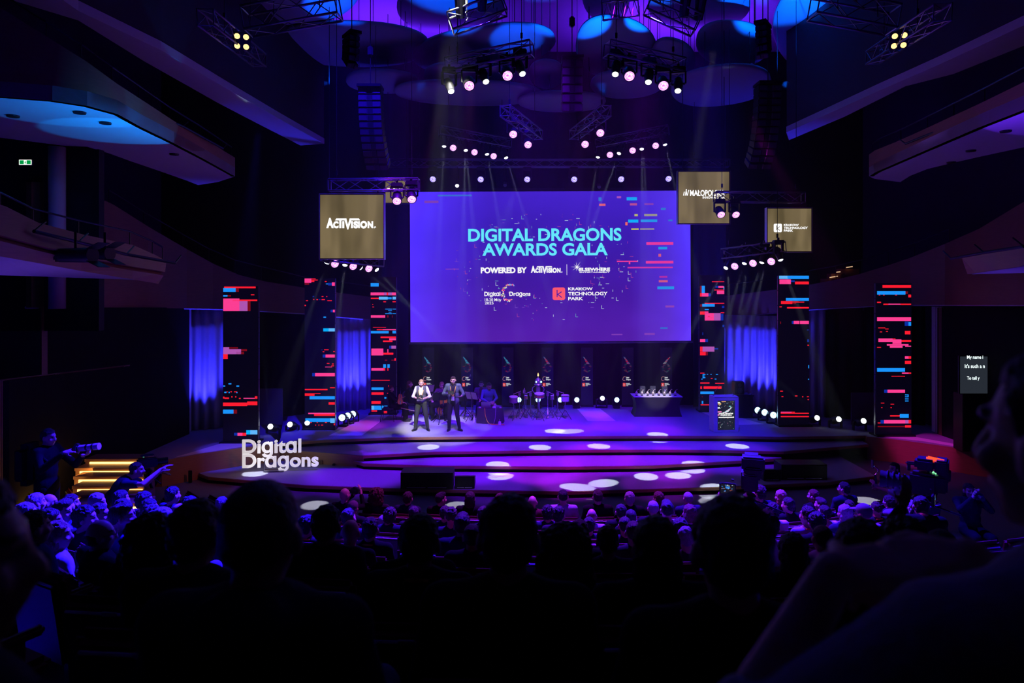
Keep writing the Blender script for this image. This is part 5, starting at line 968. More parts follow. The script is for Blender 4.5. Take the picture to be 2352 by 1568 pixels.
for i, (px, py, dx, dy, lab) in enumerate(((1193, 905, -13, 5, 'drumstick arm on a stand reaching to the wide violet drum'), (1218.5, 905, -11, 3, 'drumstick arm on a stand reaching to the small pink drum'), (1258, 905, 12, 6, 'drumstick arm on a stand beside the robot, towards the small violet drum'), (1281, 904, 12, 3, 'drumstick arm on a stand reaching to the pale blue drum'), (1204, 899, -2, 8, 'bent drumstick arm behind the small pink drum'))):
    q = P(px, py, 24.7); h = q.z-SZ; t = thing('drumstick_arm', lab, 'drum robot arm', (q.x, 24.7, SZ), 0, 'drumstick arms of the robot drummer'); m = MB(); tripod(m, (0, 0), h, .24, a0=i*1.3); m.build('stand', CHROME, t)
    m = MB(); m.box((0, -.03, h+.0), (.09, .10, .14), bev=.015); m.build('motor_box', DV, t); e = Vector((dx/63, -.25, -dy/63*.6)); m = MB(); a_ = Vector((0, -.05, h+.10)); m.tube(a_-e*.25, a_+e, .010, .008, 8); m.ell(a_+e, (.018, .018, .018), 8, 6); m.build('stick', mat('stick', (.6, .45, .5), .5), t)
q = P(1236, 962, 24.5); t = thing('robot_drummer', 'robot drummer with a domed head, glowing round eyes and a candle on top', 'robot', (q.x, 24.5, SZ)); z = lambda py: CZ-(py-HY)*24.5/F-SZ
RM = mat('robot metal', (.50, .42, .55), .35, .7); m = MB(); m.lathe([(.12, 0), (.125, .05), (.12, .12), (.09, .18), (.05, .215), (.01, .225)], c=(0, 0, z(882)), n=22); m.build('head', RM, t, smooth=True)
m = MB(); m.lathe([(.13, 0), (.145, .02), (.13, .045)], c=(0, 0, z(884)), n=22); m.build('collar', RM, t, smooth=.6); m = MB(); m.lathe([(.075, z(905)), (.08, z(895)), (.075, z(885))], n=18); m.build('body', RM, t, smooth=.6)
m = MB(); m.tube((0, 0, .1), (0, 0, z(905)), .03, n=10); tripod(m, (0, 0), z(905)-.05, .34); m.build('stand', CHROME, t)
for sx_ in (-1, 1):
    m = MB(); c = (sx_*.085+.02, -.09, z(876)); m.ell(c, (.035, .03, .035), 12, 8); m.build('eye', emis('robot eye', (.55, 1, 1), 1.6), t)
    m = MB(); m.path([(sx_*.1, 0, z(886)), (sx_*.19, -.02, z(889)), (sx_*.215, -.04, z(894)), (sx_*.18, -.08, z(899)), (sx_*.06, -.2, z(902))], .014, 8); m.build('arm', RM, t, smooth=True)
    m = MB(); m.tube((sx_*.06, -.2, z(902)), (sx_*-.04, -.42, z(904.5)), .009, n=6); m.build('stick', mat('stick', (.6, .45, .5), .5), t)
m = MB(); m.tube((0, 0, z(867.5)), (0, 0, z(864)), .014, n=8); m.build('candle', WHITEP, t); m = MB(); m.lathe([(.004, 0), (.024, .03), (.020, .06), (.004, .12)], c=(0, 0, z(864)), n=10); m.build('flame', emis('flame', (1, .55, .12), 5), t, smooth=True)
# chairs and music stands
SEATB = mat('chair fabric', (.03, .03, .05), .9)
def stage_chair(px, d, yaw, label):
    q = P(px, 970, d); t = thing('stacking_chair', label, 'chair', (q.x, d, SZ), yaw, 'chairs of the musicians'); m = MB(); m.box((0, 0, .45), (.44, .42, .05), bev=.02); m.build('seat', SEATB, t); m = MB(); m.box((0, -.22, .72), (.44, .04, .34), R=Matrix.Rotation(-.12, 3, 'X'), bev=.018); m.build('backrest', SEATB, t)
    for sx_ in (-1, 1):
        for y0, y1 in ((.19, .22), (-.19, -.26)): m = MB(); m.tube((sx_*.2, y0, .43), (sx_*.21, y1, .0), .011, n=7); m.build('leg', BLKM, t)
        m = MB(); m.tube((sx_*.2, -.2, .43), (sx_*.2, -.23, .62), .011, n=7); m.build('back_post', BLKM, t)
def music_stand(px, py, d, yaw, label, sheet=True, tilt=.5):
    q = P(px, py, d); h = q.z-SZ; t = thing('music_stand', label, 'music stand', (q.x, d, SZ), yaw, 'music stands'); m = MB(); tripod(m, (0, 0), h, .28); m.build('stand', CHROME if sheet else BLKM, t); R = Matrix.Rotation(tilt, 3, 'X')
    m = MB(); m.box(Vector((0, 0, h)), (.48, .012, .34), R=R); m.box(Vector((0, 0, h))+R @ Vector((0, .03, -.17)), (.48, .06, .012), R=R); m.build('desk', BLKM, t)
    if sheet:
        for k in (-.115, .115): m = MB(); m.box(Vector((k, 0, h))+R @ Vector((0, .012, 0)), (.21, .004, .30), R=R); m.box(Vector((k, 0, h))+R @ Vector((0, -.012, 0)), (.21, .004, .30), R=R); m.build('sheet', WHITEP, t)
music_stand(983, 892, 24.8, .5, 'tall violet-lit music stand behind the host in the vest')
music_stand(996, 910, 24.3, 1.2, 'thin music stand seen edge-on between the two hosts')
music_stand(1010, 910, 23.6, .2, 'black music stand in front of the cello player', False)
music_stand(1083, 908, 24.0, -.5, 'music stand with white sheets beside the host in the green jacket')
music_stand(1068, 912, 24.4, .3, 'dark music stand half hidden behind the green jacket host', False)
t = thing('clarinet_stand', 'black clarinet standing upright on its stand beside the draped table', 'clarinet', (P(1086, 965, 24.1).x, 24.1, SZ)); m = MB(); m.tube((0, 0, .06), (0, 0, .8), .016, .012, 10); m.lathe([(.035, .06), (.016, .16)], n=12); m.build('tube', BLK, t); m = MB()
for k in range(9): m.ell((.016, -.01, .2+k*.06), (.012, .012, .014), 8, 6)
m.build('key', CHROME, t); m = MB()
for k in range(3): m.tube((0, 0, .06), (.13*math.cos(k*2.1), .13*math.sin(k*2.1), .01), .007, n=5)
m.build('peg', BLKM, t)
t = thing('microphone_stand', 'microphone stand with a small lit lamp behind the white sheet music', 'microphone stand', (P(1070, 960, 24.6).x, 24.6, SZ)); m = MB(); tripod(m, (0, 0), 1.35, .28); m.build('stand', BLKM, t); m = MB(); m.tube((0, 0, 1.35), (.16, -.1, 1.5), .01, n=6); m.ell((.17, -.1, 1.52), (.03, .03, .05), 10, 7); m.build('microphone', CHROME, t)
# gallery lighting bars
def light_bar(pts, label):
    q = [P(*p_) for p_ in pts]; t = thing('gallery_light_bar', label, 'lighting bar', q[0]); m = MB(); m.path([p_-q[0] for p_ in q], .028, 8); m.build('bar', BLKM, t); m = MB()
    for p_ in q: m.tube(p_-q[0], p_-q[0]+Vector((-.0, .25, .16)), .015, n=5)
    m.build('bracket', BLKM, t)
light_bar([(78, 531, 9.9), (180, 556, 10.9), (290, 584, 12.2), (402, 604, 13.2)], 'dark lighting bar along the front of the lower gallery box')
light_bar([(328, 252, 13.6), (420, 290, 15.2), (512, 341, 17.6)], 'thin lighting bar along the front of the upper gallery, exit sign side')
light_bar([(2185, 594, 13.2), (2260, 580, 12.3), (2352, 566, 11.4)], 'thin lighting bar along the lower gallery box beyond the caption screen')
light_bar([(2275, 247, 13.2), (2180, 290, 14.6), (2080, 330, 16.4)], 'thin lighting bar along the front of the upper gallery, caption screen side')
def lantern(px, py, d, L_, label, yaw):
    t = thing('theatre_lantern', label, 'stage light', P(px, py, d), yaw); m = MB(); m.tube((-L_/2, 0, 0), (L_/2, 0, 0), .11, .12, 14); m.box((-L_*.5, 0, 0), (.12, .2, .2), bev=.03); m.build('body', BLK, t, smooth=.6); m = MB()
    for k in (-1, 1): m.box((L_*.5+.1, 0, k*.14), (.24, .22, .01), R=Matrix.Rotation(-k*.4, 3, 'Y'))
    m.build('barn_door', BLK, t); m = MB(); m.tube((0, -.02, .1), (0, -.02, .36), .02, n=6); m.build('yoke', BLKM, t)
lantern(176, 586, 10.6, .62, 'dark stage lantern with barn doors hanging from the lower gallery bar', -.25)
lantern(243, 582, 11.6, .18, 'small dark lamp hanging further along the lower gallery bar', -.25)
for k, (x0, y0, x1, y1) in enumerate(((1906, 637, 1924, 634), (1921, 625, 1930, 624), (1944, 614, 1958, 612))):  # glowing lines added for the lit streaks among the gallery seats
    a, b = P(x0, y0, 26.5), P(x1, y1, 26.5); m = MB(); m.tube((0, 0, 0), b-a, .02, n=6); t = thing('gallery_glow_line', 'thin warm light line in the dark gallery above the LED towers, %s from below' % ORD[k], 'light', a); m.build('glow_tube', emis('gallery glow line', (1, .62, .35), .8), t); m = MB(); m.tube((0, .05, -.3), (0, .05, .02), .012, n=5); m.box((.2, .3, -.25), (.7, .4, .4)); m.build('seat_panel', mat('orange seat', (.35, .12, .03), .7), t)
# ---------------------------------------------------------------- people
SKINM = mat('skin', (.62, .38, .28), .5, var=.06, scale=30); SKIND = mat('skin tanned', (.40, .22, .15), .5, var=.06, scale=30)
LIPM = mat('lips', (.42, .16, .14), .5); EYEM = mat('eyes', (.06, .05, .05), .3)
def hairm(n, c): return mat('hair '+n, c, .5, var=.5, scale=34, stretch=(5, 5, 1), bump=1.0)
HAIRC = {'k': hairm('black', (.012, .010, .010)), 'n': hairm('brown', (.045, .024, .014)), 'b': hairm('blond', (.42, .27, .12)), 'g': hairm('grey', (.36, .35, .36)), 'r': hairm('red', (.13, .03, .015)), 'h': mat('hat cloth', (.12, .10, .12), .9)}
CLO = {}
def cloth(n, c): CLO[n] = mat('cloth '+n, c, .9, var=.15, scale=40, bump=.15, spec=.1); return CLO[n]
for n_, c_ in (('black', (.010, .010, .012)), ('navy', (.018, .022, .055)), ('dark', (.03, .028, .035)), ('grey', (.12, .12, .13)), ('white', (.72, .72, .76)), ('pale', (.42, .45, .52)), ('green', (.035, .06, .05)), ('burg', (.10, .02, .03)), ('denim', (.09, .12, .22)), ('beige', (.50, .44, .36)), ('teal', (.115, .17, .145)), ('olive', (.05, .06, .045)), ('vest', (.10, .105, .10)), ('purple', (.16, .05, .14)), ('blue', (.10, .14, .34))): cloth(n_, c_)
LANY = mat('yellow lanyard', (.80, .62, .06), .7)
def bake(mb, vox, mats, sm=3, post=None):
    me = mb.mesh('tmp', mats); o = link('tmp', me); r = o.modifiers.new('r', 'REMESH'); r.mode = 'VOXEL'; r.voxel_size = vox; r.use_smooth_shade = True
    if sm: s = o.modifiers.new('s', 'SMOOTH'); s.factor = .5; s.iterations = sm
    bpy.context.view_layer.update(); out = bpy.data.meshes.new_from_object(o.evaluated_get(bpy.context.evaluated_depsgraph_get())); bpy.data.objects.remove(o); bpy.data.meshes.remove(me)
    out.materials.clear()
    for m in mats: out.materials.append(m)
    n = len(out.polygons); out.polygons.foreach_set('material_index', [0]*n); out.polygons.foreach_set('use_smooth', [True]*n)
    if post:
        k = len(out.vertices); co = np.empty(k*3); out.vertices.foreach_get('co', co); co = co.reshape(-1, 3); co = post(out, co); out.vertices.foreach_set('co', co.ravel())
    out.update(); return out
def V(*a): return Vector(a)
def headR(h): return Matrix.Rotation(math.radians(h[0]), 3, 'Z') @ Matrix.Rotation(math.radians(h[1]), 3, 'X') @ Matrix.Rotation(math.radians(h[2]), 3, 'Y')
def hand(m, w, d, n, side, curl=.5, spread=.12, s=1.0):
    """palm, four unequal bent fingers and a thumb leaving the side of the palm"""
    d = Vector(d).normalized(); n = Vector(n); n = (n-d*n.dot(d)).normalized(); t = d.cross(n)*side; w = Vector(w)
    for i in range(4):
        u = (1.5-i)*.0195*s; b = w+d*.088*s+t*u; m.cap(w+d*.018*s+t*u*.7, .014*s, b, .0115*s, 8)
        L = (.044, .050, .047, .036)[i]*s; dd = (d+t*spread*(1.5-i)*.5).normalized(); p = b
        for k, (f, a) in enumerate(((1, .45), (.72, .9), (.55, 1.25))):
            q = p+(dd*math.cos(curl*a)+n*math.sin(curl*a)).normalized()*L*f; m.cap(p, (.0098-.001*k)*s, q, (.0088-.001*k)*s, 8); p = q
    b = w+d*.028*s+t*.028*s; k = b+(d*.55+t*.75+n*.25).normalized()*.042*s; e = k+(d*.85+t*.25+n*(.25+.3*curl)).normalized()*.034*s
    m.cap(w+d*.02*s+t*.01*s, .016*s, b, .0135*s, 8); m.cap(b, .0125*s, k, .0105*s, 8); m.cap(k, .0105*s, e, .008*s, 8)
def head_parts(m, J):
    R = headR(J['hr']); c = Vector(J['head']); q = lambda x, y, z: c+R @ V(x, y, z)
    m.ell(q(0, -.006, .012), (.074, .094, .098), 18, 12, R=R); m.ell(q(0, .022, -.055), (.058, .066, .066), 14, 10, R=R); m.ell(q(0, .058, -.098), (.028, .022, .02), 10, 8, R=R)
    m.cap(q(0, .088, .005), .011, q(0, .108, -.036), .015, 8); m.cap(q(-.02, .096, -.038), .008, q(.02, .096, -.038), .008, 6)
    m.cap(q(-.035, .080, .022), .012, q(.035, .080, .022), .012, 8); m.cap(q(-.018, .086, -.068), .008, q(.018, .086, -.068), .008, 6)
    for s in (-1, 1): m.ell(q(s*.083, -.006, -.015), (.013, .022, .034), 8, 8, R=R @ Matrix.Rotation(s*.25, 3, 'Z')); m.ell(q(s*.045, .06, -.03), (.024, .024, .022), 8, 6, R=R)
    m.cap(Vector(J['neck']), .056, q(0, -.012, -.06), .053, 12)
def torso(m, J, g=0.0):
    h, n = Vector(J['hip']), Vector(J['neck']); u = (n-h).normalized(); L = (n-h).length; f = J.get('fat', 1.0); w = J.get('wide', 1.0)
    fw = (Vector(J['sR'])-Vector(J['sL'])).normalized(); bk = u.cross(fw); R = Matrix((fw, -bk, u)).transposed(); R = Matrix((fw, u.cross(fw), u)).transposed()
    m.ell(h+u*.02, (.165*w+g, .115*f+g, .13+g), 16, 10, R=R); m.ell(h+u*L*.36, (.142*w*f+g, .108*f+g, .16+g), 16, 10, R=R); m.ell(h+u*L*.68, (.165*w+g, .112+g, .19+g), 16, 10, R=R)
    sl, sr = Vector(J['sL']), Vector(J['sR']); m.cap(sl, .052+g, sr, .052+g); mid = n-u*.045
    for s in (sl, sr): m.cap(mid, .060+g, s, .046+g)
    m.ell(n-u*.13, (.15*w+g, .10+g, .10+g), 14, 8, R=R)
def arm(m, J, S, g=0.0, to=1.0, hands=True):
    s, e, w = Vector(J['s'+S]), Vector(J['e'+S]), Vector(J['w'+S]); m.cap(s, .049+g, e, .038+g)
    if to > .05: m.cap(e, .041+g, e.lerp(w, min(to, 1.0)), (.041+(.027-.041)*min(to, 1))+g)
    if hands: hand(m, w, J.get('hd'+S, w-e), J.get('hn'+S, (0, 0, -1)), 1 if S == 'L' else -1, J.get('hc'+S, .6))
def legs(m, J, g=0.0, sole=True):
    for S, sg in (('L', -1), ('R', 1)):
        h = Vector(J['hip'])+V(sg*.088, .0, -.02); k, a = Vector(J['k'+S]), Vector(J['a'+S]); m.cap(h, .090+g, h.lerp(k, .5), .074+g); m.cap(h.lerp(k, .5), .074+g, k, .056+g); m.cap(k, .056+g, k.lerp(a, .35), .056+g); m.cap(k.lerp(a, .35), .056+g, a, .037+g)
def foot(m, J, S, g=0.0):
    a = Vector(J['a'+S]); t = Vector(J.get('t'+S, (0, 1, 0))).normalized(); z = V(0, 0, 1); b = Vector((a.x, a.y, a.z-.055)); m.cap(b-t*.045, .036+g, b+t*.10, .036+g, 10); m.cap(b+t*.10, .036+g, b+t*.165-z*.006, .027+g, 10); m.cap(a, .042+g, b, .042+g, 10)
def face_post(J):
    R = headR(J['hr']); c = Vector(J['head'])
    def f(me, co):
        Ri = np.array(R.inverted()); lo = (co-np.array(c)) @ Ri.T
        for s in (-1, 1):
            d2 = ((lo-np.array((s*.032, .088, .0)))**2).sum(1); co -= (np.exp(-d2/(2*.011**2))*.010)[:, None]*np.array(R @ V(0, 1, 0))
        cen = np.empty(len(me.polygons)*3); me.polygons.foreach_get('center', cen); cl = (cen.reshape(-1, 3)-np.array(c)) @ Ri.T
        mi = np.zeros(len(cl), dtype=np.int32); ey = (np.abs(np.abs(cl[:, 0])-.032) < .015) & (np.abs(cl[:, 2]) < .008) & (cl[:, 1] > .05); mo = (np.abs(cl[:, 0]) < .022) & (np.abs(cl[:, 2]+.068) < .007) & (cl[:, 1] > .06)
        br = (np.abs(np.abs(cl[:, 0])-.033) < .020) & (np.abs(cl[:, 2]-.026) < .005) & (cl[:, 1] > .05)
        mi[ey | br] = 1; mi[mo] = 2; me.polygons.foreach_set('material_index', mi); return co
    return f
def noise_post(amp, sc):
    def f(me, co):
        for i in range(len(co)): v = Vector(co[i]); d = noise.noise(v*sc)+.5*noise.noise(v*sc*2.3); nrm = v.normalized(); co[i] += np.array(nrm)*d*amp
        return co
    return f
HAIRMESH = {}
def hair_mesh(kind):
    if kind in HAIRMESH: return HAIRMESH[kind]
    m = MB(); amp, sc, vx = .010, 34, .009
    if kind == 'short': m.ell((0, -.014, .034), (.083, .100, .092), 18, 12); m.ell((0, -.05, -.02), (.074, .058, .055), 14, 8)
    elif kind == 'quiff': m.ell((0, -.016, .03), (.081, .098, .092), 18, 12); m.ell((0, .02, .085), (.062, .072, .042), 14, 8); m.ell((0, -.05, -.01), (.072, .055, .05), 14, 8); amp = .006
    elif kind == 'crew': m.ell((0, -.014, .028), (.079, .096, .088), 18, 12); amp = .002; m.ell((0, -.05, -.01), (.071, .052, .05), 14, 8)
    elif kind == 'flat': m.ell((0, -.014, .03), (.081, .098, .09), 18, 12); m.box((0, -.01, .085), (.13, .16, .07), bev=.03); amp = .007
    elif kind == 'ring': m.ell((0, -.04, -.022), (.082, .068, .058), 16, 10)
    elif kind == 'curly': m.ell((0, -.03, .02), (.125, .118, .118), 18, 12); m.ell((0, -.045, -.07), (.135, .10, .10), 16, 10); amp, sc = .022, 30
    elif kind == 'curls': m.ell((0, -.018, .036), (.094, .106, .098), 18, 12); m.ell((0, -.05, -.03), (.084, .062, .06), 14, 8); amp, sc = .014, 36
    elif kind == 'long': m.ell((0, -.014, .034), (.084, .100, .092), 18, 12); m.ell((0, -.04, -.06), (.092, .070, .13), 16, 10); m.ell((0, -.06, -.19), (.094, .050, .12), 16, 10)
    elif kind == 'bob': m.ell((0, -.014, .034), (.086, .102, .092), 18, 12); m.ell((0, -.032, -.045), (.098, .080, .09), 16, 10)
    elif kind == 'bun': m.ell((0, -.014, .03), (.081, .098, .09), 18, 12); m.ell((0, -.12, .05), (.045, .045, .045), 12, 8); m.ell((0, -.05, -.01), (.074, .056, .05), 14, 8)
    elif kind == 'beanie': m.ell((0, -.012, .04), (.088, .106, .094), 18, 12); m.ell((0, -.03, .0), (.087, .085, .04), 14, 8); amp = .002
    elif kind == 'cap': m.ell((0, -.010, .042), (.086, .104, .086), 18, 12); m.ell((0, .11, .035), (.066, .075, .012), 14, 8, R=Matrix.Rotation(-.2, 3, 'X')); m.ell((0, -.04, -.005), (.08, .064, .04), 14, 8); amp = .001
    elif kind == 'flatcap': m.ell((0, .01, .065), (.105, .13, .05), 18, 12, R=Matrix.Rotation(-.15, 3, 'X')); m.ell((0, -.02, .03), (.084, .098, .06), 14, 8); m.ell((0, -.04, -.02), (.076, .06, .05), 14, 8); amp = .001
    me = bake(m, vx, [HAIRC['k']], 1, noise_post(amp, sc)); me.name = 'hair'
    if kind in ('short', 'quiff', 'crew', 'flat', 'curls', 'long', 'bob', 'bun', 'ring', 'curly'):       # clear the face: a hairline above the brow and in front of the ears
        bm = bmesh.new(); bm.from_mesh(me); dl = []
        for f in bm.faces:
            c = f.calc_center_median(); hl = .066-.16*max(0, abs(c.x)-.035)+.006*noise.noise(c*60)
            if c.y > .035 and c.z < hl and abs(c.x) < .085: dl.append(f)
            elif c.y > .012 and c.z < .03 and kind not in ('long', 'bob', 'curly'): dl.append(f)
        bmesh.ops.delete(bm, geom=dl, context='FACES'); bm.to_mesh(me); bm.free()
    HAIRMESH[kind] = me; return me
BODY = {}
def setm(o, m): o.material_slots[0].link = 'OBJECT'; o.material_slots[0].material = m
def garment(key, J, kind, vox):
    k = (key, kind, vox)
    if k in BODY: return BODY[k]
    m = MB(); cut = None
    if kind == 'shirt': torso(m, J, .010); [arm(m, J, S, .008, .93, False) for S in 'LR']
    elif kind == 'tee': torso(m, J, .013); [m.cap(J['s'+S], .068, Vector(J['s'+S]).lerp(Vector(J['e'+S]), .62), .060) for S in 'LR']
    elif kind == 'rolled': torso(m, J, .011); [arm(m, J, S, .010, .22, False) for S in 'LR']
    elif kind in ('jacket', 'hoodie'):
        torso(m, J, .022); [arm(m, J, S, .013, .90, False) for S in 'LR']; h, n = Vector(J['hip']), Vector(J['neck']); u = (n-h).normalized(); m.ell(h+u*.0, (.18*J.get('wide', 1), .135*J.get('fat', 1), .16), 14, 10)
        if kind == 'hoodie': m.ell(n+V(0, -.07, -.02), (.11, .075, .075), 14, 10)
    elif kind == 'vest':
        torso(m, J, .024)
    elif kind == 'trousers': h = Vector(J['hip']); m.ell(h, (.172*J.get('wide', 1), .125*J.get('fat', 1), .125), 16, 10); legs(m, J, .014)
    elif kind == 'skirt':
        h = Vector(J['hip']); m.ell(h, (.18, .13, .13), 16, 10); legs(m, J, .03); m.cap(Vector(J['kL']), .10, Vector(J['kR']), .10)
        for S in 'LR': m.cap(Vector(J['k'+S]), .09, Vector(J['k'+S]).lerp(Vector(J['a'+S]), .6), .11)
    elif kind in ('shoeL', 'shoeR'): foot(m, J, kind[-1], .008)
    me = bake(m, vox, [CLO['dark']], 2)
    if kind in ('jacket', 'vest') and J.get('open'):      # cut the open front
        bm = bmesh.new(); bm.from_mesh(me); n = Vector(J['neck'])
        dl = [f for f in bm.faces if (c := f.calc_center_median()) and c.y > J['hip'][1]+.0 and abs(c.x-J['hip'][0]) < (J['open'] if kind == 'jacket' else .055)*(1.0 if c.z < n.z-.30 else 1.0+.2*(c.z-n.z+.3)/.3) and c.z > J['hip'][2]-.2 and f.normal.y > -.2 and (kind == 'jacket' or c.z > n.z-.20 or c.z < J['hip'][2]+.03 or True)]
        if kind == 'vest': dl = [f for f in dl if f.calc_center_median().z > n.z-.26 or f.calc_center_median().z < J['hip'][2]+.01] + [f for f in bm.faces if f.calc_center_median().z < J['hip'][2]-.005 and f not in dl]; dl = list(dict.fromkeys(dl)); dl += [f for f in bm.faces if abs(f.calc_center_median().x) > .165 and f.calc_center_median().z > n.z-.19 and f not in dl]
        bmesh.ops.delete(bm, geom=dl, context='FACES'); bm.to_mesh(me); bm.free()
    BODY[k] = me; return me
def person(name, label, key, J, loc, yaw, top, topc, bot, botc, hair, hairc, scale=1.0, vox=.013, skin=None, shoes=True, group=None, face=False, extra=None):
    k = (key, 'body', vox)
    if k not in BODY:
        m = MB(); head_parts(m, J); torso(m, J); [arm(m, J, S) for S in 'LR']; legs(m, J); [foot(m, J, S) for S in 'LR']; BODY[k] = bake(m, vox, [SKINM, EYEM, LIPM], 1, face_post(J))
    o = link('person', BODY[k], None, loc, (0, 0, yaw)); o.scale = (scale,)*3; tag(o, label, 'person', group)
    if skin: setm(o, skin)
    tops = top if isinstance(top, (list, tuple)) else [top]; cs = topc if isinstance(topc, (list, tuple)) else [topc]
    for tk, tc in zip(tops, cs): g_ = link({'shirt': 'shirt', 'tee': 't_shirt', 'rolled': 'shirt', 'jacket': 'jacket', 'hoodie': 'hoodie', 'vest': 'vest'}[tk], garment(key, J, tk, vox*1.15), o); setm(g_, CLO[tc])
    if bot: g_ = link('trousers' if bot == 'trousers' else 'skirt', garment(key, J, bot, vox*1.15), o); setm(g_, CLO[botc])
    if shoes:
        for S in 'LR': g_ = link('shoe', garment(key, J, 'shoe'+S, vox), o); setm(g_, BLK)
    if hair and hair != 'bald':
        h = link('hat' if hair in ('beanie', 'cap', 'flatcap') else 'hair', hair_mesh(hair), o, J['head']); h.rotation_euler = headR(J['hr']).to_euler(); setm(h, HAIRC['h'] if hair in ('beanie', 'cap', 'flatcap') else HAIRC[hairc])
    if extra: extra(o, J)
    return o
def glasses(o, J):
    R = headR(J['hr']); c = Vector(J['head']); m = MB()
    for s in (-1, 1):
        for k in range(10):
            a0, a1 = 2*PI*k/10, 2*PI*(k+1)/10; m.tube(c+R @ V(s*.033+.024*math.cos(a0), .104, .0+.019*math.sin(a0)), c+R @ V(s*.033+.024*math.cos(a1), .104, .0+.019*math.sin(a1)), .0022, n=5)
        m.tube(c+R @ V(s*.057, .103, .005), c+R @ V(s*.08, .0, .002), .0022, n=5)
    m.build('glasses', BLK, o)
def beard(ma, full=True):
    def f(o, J):
        R = headR(J['hr']); c = Vector(J['head']); m = MB(); m.ell(c+R @ V(0, .040, -.088), (.050, .055, .046), 14, 10, R=R); m.ell(c+R @ V(0, .07, -.105), (.026, .03, .03), 10, 8, R=R)
        b = bake(m, .009, [ma], 1, None); bm = bmesh.new(); bm.from_mesh(b); Ri = R.inverted(); dl = [q for q in bm.faces if (l := Ri @ (q.calc_center_median()-c)) and (l.z > -.058 or (abs(l.x) < .018 and abs(l.z+.066) < .010))]; bmesh.ops.delete(bm, geom=dl, context='FACES'); bm.to_mesh(b); bm.free(); link('beard', b, o)
    return f
def lanyard(badge=True):
    def f(o, J):
        n = Vector(J['neck']); m = MB(); y = Vector(J['hip']).y+.155
        for s in (-1, 1):
            pts = [n+V(s*.02, -.085, .03), n+V(s*.075, -.02, .015), n+V(s*.085, .075, -.06), V(n.x+s*.06, y+.0, n.z-.20), V(n.x+s*.012, y+.012, n.z-.36)]
            for a, b in zip(pts[:-1], pts[1:]): m.tube(a, b, .011, n=6)
        m.build('lanyard', LANY, o)
        if badge: m = MB(); m.box(V(n.x+.0, y+.02, n.z-.43), (.10, .006, .13), bev=.002); m.build('badge', WHITEP, o)
    return f
def neckband(o, J):
    n = Vector(J['neck']); m = MB(); pts = [n+V(.075*math.sin(a), -.075*math.cos(a)*.95+.0, .008-.03*(1-math.cos(a))) for a in np.linspace(-1.5, 1.5, 9)]; m.path(pts, .010, 6); m.build('lanyard', LANY, o)
def combo(*fs):
    def f(o, J):
        for g_ in fs: g_(o, J)
    return f
# ---- poses; the figure faces +Y
def stand(**k):
    J = dict(hip=(0, 0, .93), neck=(0, -.01, 1.47), head=(0, .025, 1.60), hr=(0, 0, 0), sL=(-.168, -.01, 1.415), sR=(.168, -.01, 1.415), eL=(-.26, -.02, 1.14), eR=(.26, -.02, 1.14), wL=(-.27, .06, .90), wR=(.27, .06, .90),
             kL=(-.10, .02, .50), kR=(.10, .02, .50), aL=(-.11, 0, .095), aR=(.11, 0, .095), tL=(-.2, 1, 0), tR=(.2, 1, 0)); J.update(k); return J
def sit(**k):
    J = dict(hip=(0, 0, .53), neck=(0, -.09, 1.03), head=(0, -.06, 1.162), hr=(0, 0, 0), sL=(-.18, -.09, .975), sR=(.18, -.09, .975), eL=(-.25, -.03, .70), eR=(.25, -.03, .70), wL=(-.13, .20, .66), wR=(.13, .20, .66), hdL=(.5, 1, -.1), hdR=(-.5, 1, -.1),
             kL=(-.12, .45, .53), kR=(.12, .45, .53), aL=(-.12, .47, .10), aR=(.12, .47, .10)); J.update(k); return J
SITP = {'n': sit(), 'l': sit(hr=(24, 0, 0)), 'r': sit(hr=(-24, 0, 0)), 'R': sit(hr=(-48, 0, 0)), 'd': sit(hr=(-6, -16, 0), head=(0, -.03, 1.155)), 't': sit(hr=(10, 0, 10), head=(.02, -.06, 1.16), sL=(-.18, -.09, .96)),
        'u': sit(eL=(-.24, .14, 1.10), wL=(-.02, .24, 1.30), hdL=(.3, .1, .8), hnL=(0, 1, 0)), 'h': sit(hr=(-10, -6, 8), eR=(.27, .06, .74), wR=(.10, .06, .985), hdR=(-.35, .05, .8), hnR=(-1, 0, .2)), 'a': sit(eL=(-.27, .02, .74), wL=(-.05, .20, .80), hdL=(1, .25, .05), eR=(.27, .02, .74), wR=(.05, .21, .77), hdR=(-1, .25, .05)),
        'w': sit(wide=1.12, fat=1.15), 's': sit(wide=.86, sL=(-.155, -.09, .965), sR=(.155, -.09, .965))}
HN = {'short': 'short', 'quiff': 'swept-up', 'crew': 'cropped', 'flat': 'flat-topped', 'ring': 'thinning', 'curly': 'big curly', 'curls': 'curly', 'long': 'long', 'bob': 'chin-length', 'bun': 'tied-up', 'bald': '', 'beanie': '', 'cap': '', 'flatcap': ''}
CN = {'k': 'black', 'n': 'brown', 'b': 'blond', 'g': 'grey', 'r': 'auburn', 'h': ''}
GN = {'black': 'black', 'navy': 'navy', 'dark': 'dark', 'grey': 'grey', 'white': 'white', 'pale': 'pale', 'green': 'green', 'burg': 'burgundy', 'denim': 'blue', 'blue': 'blue', 'beige': 'beige'}
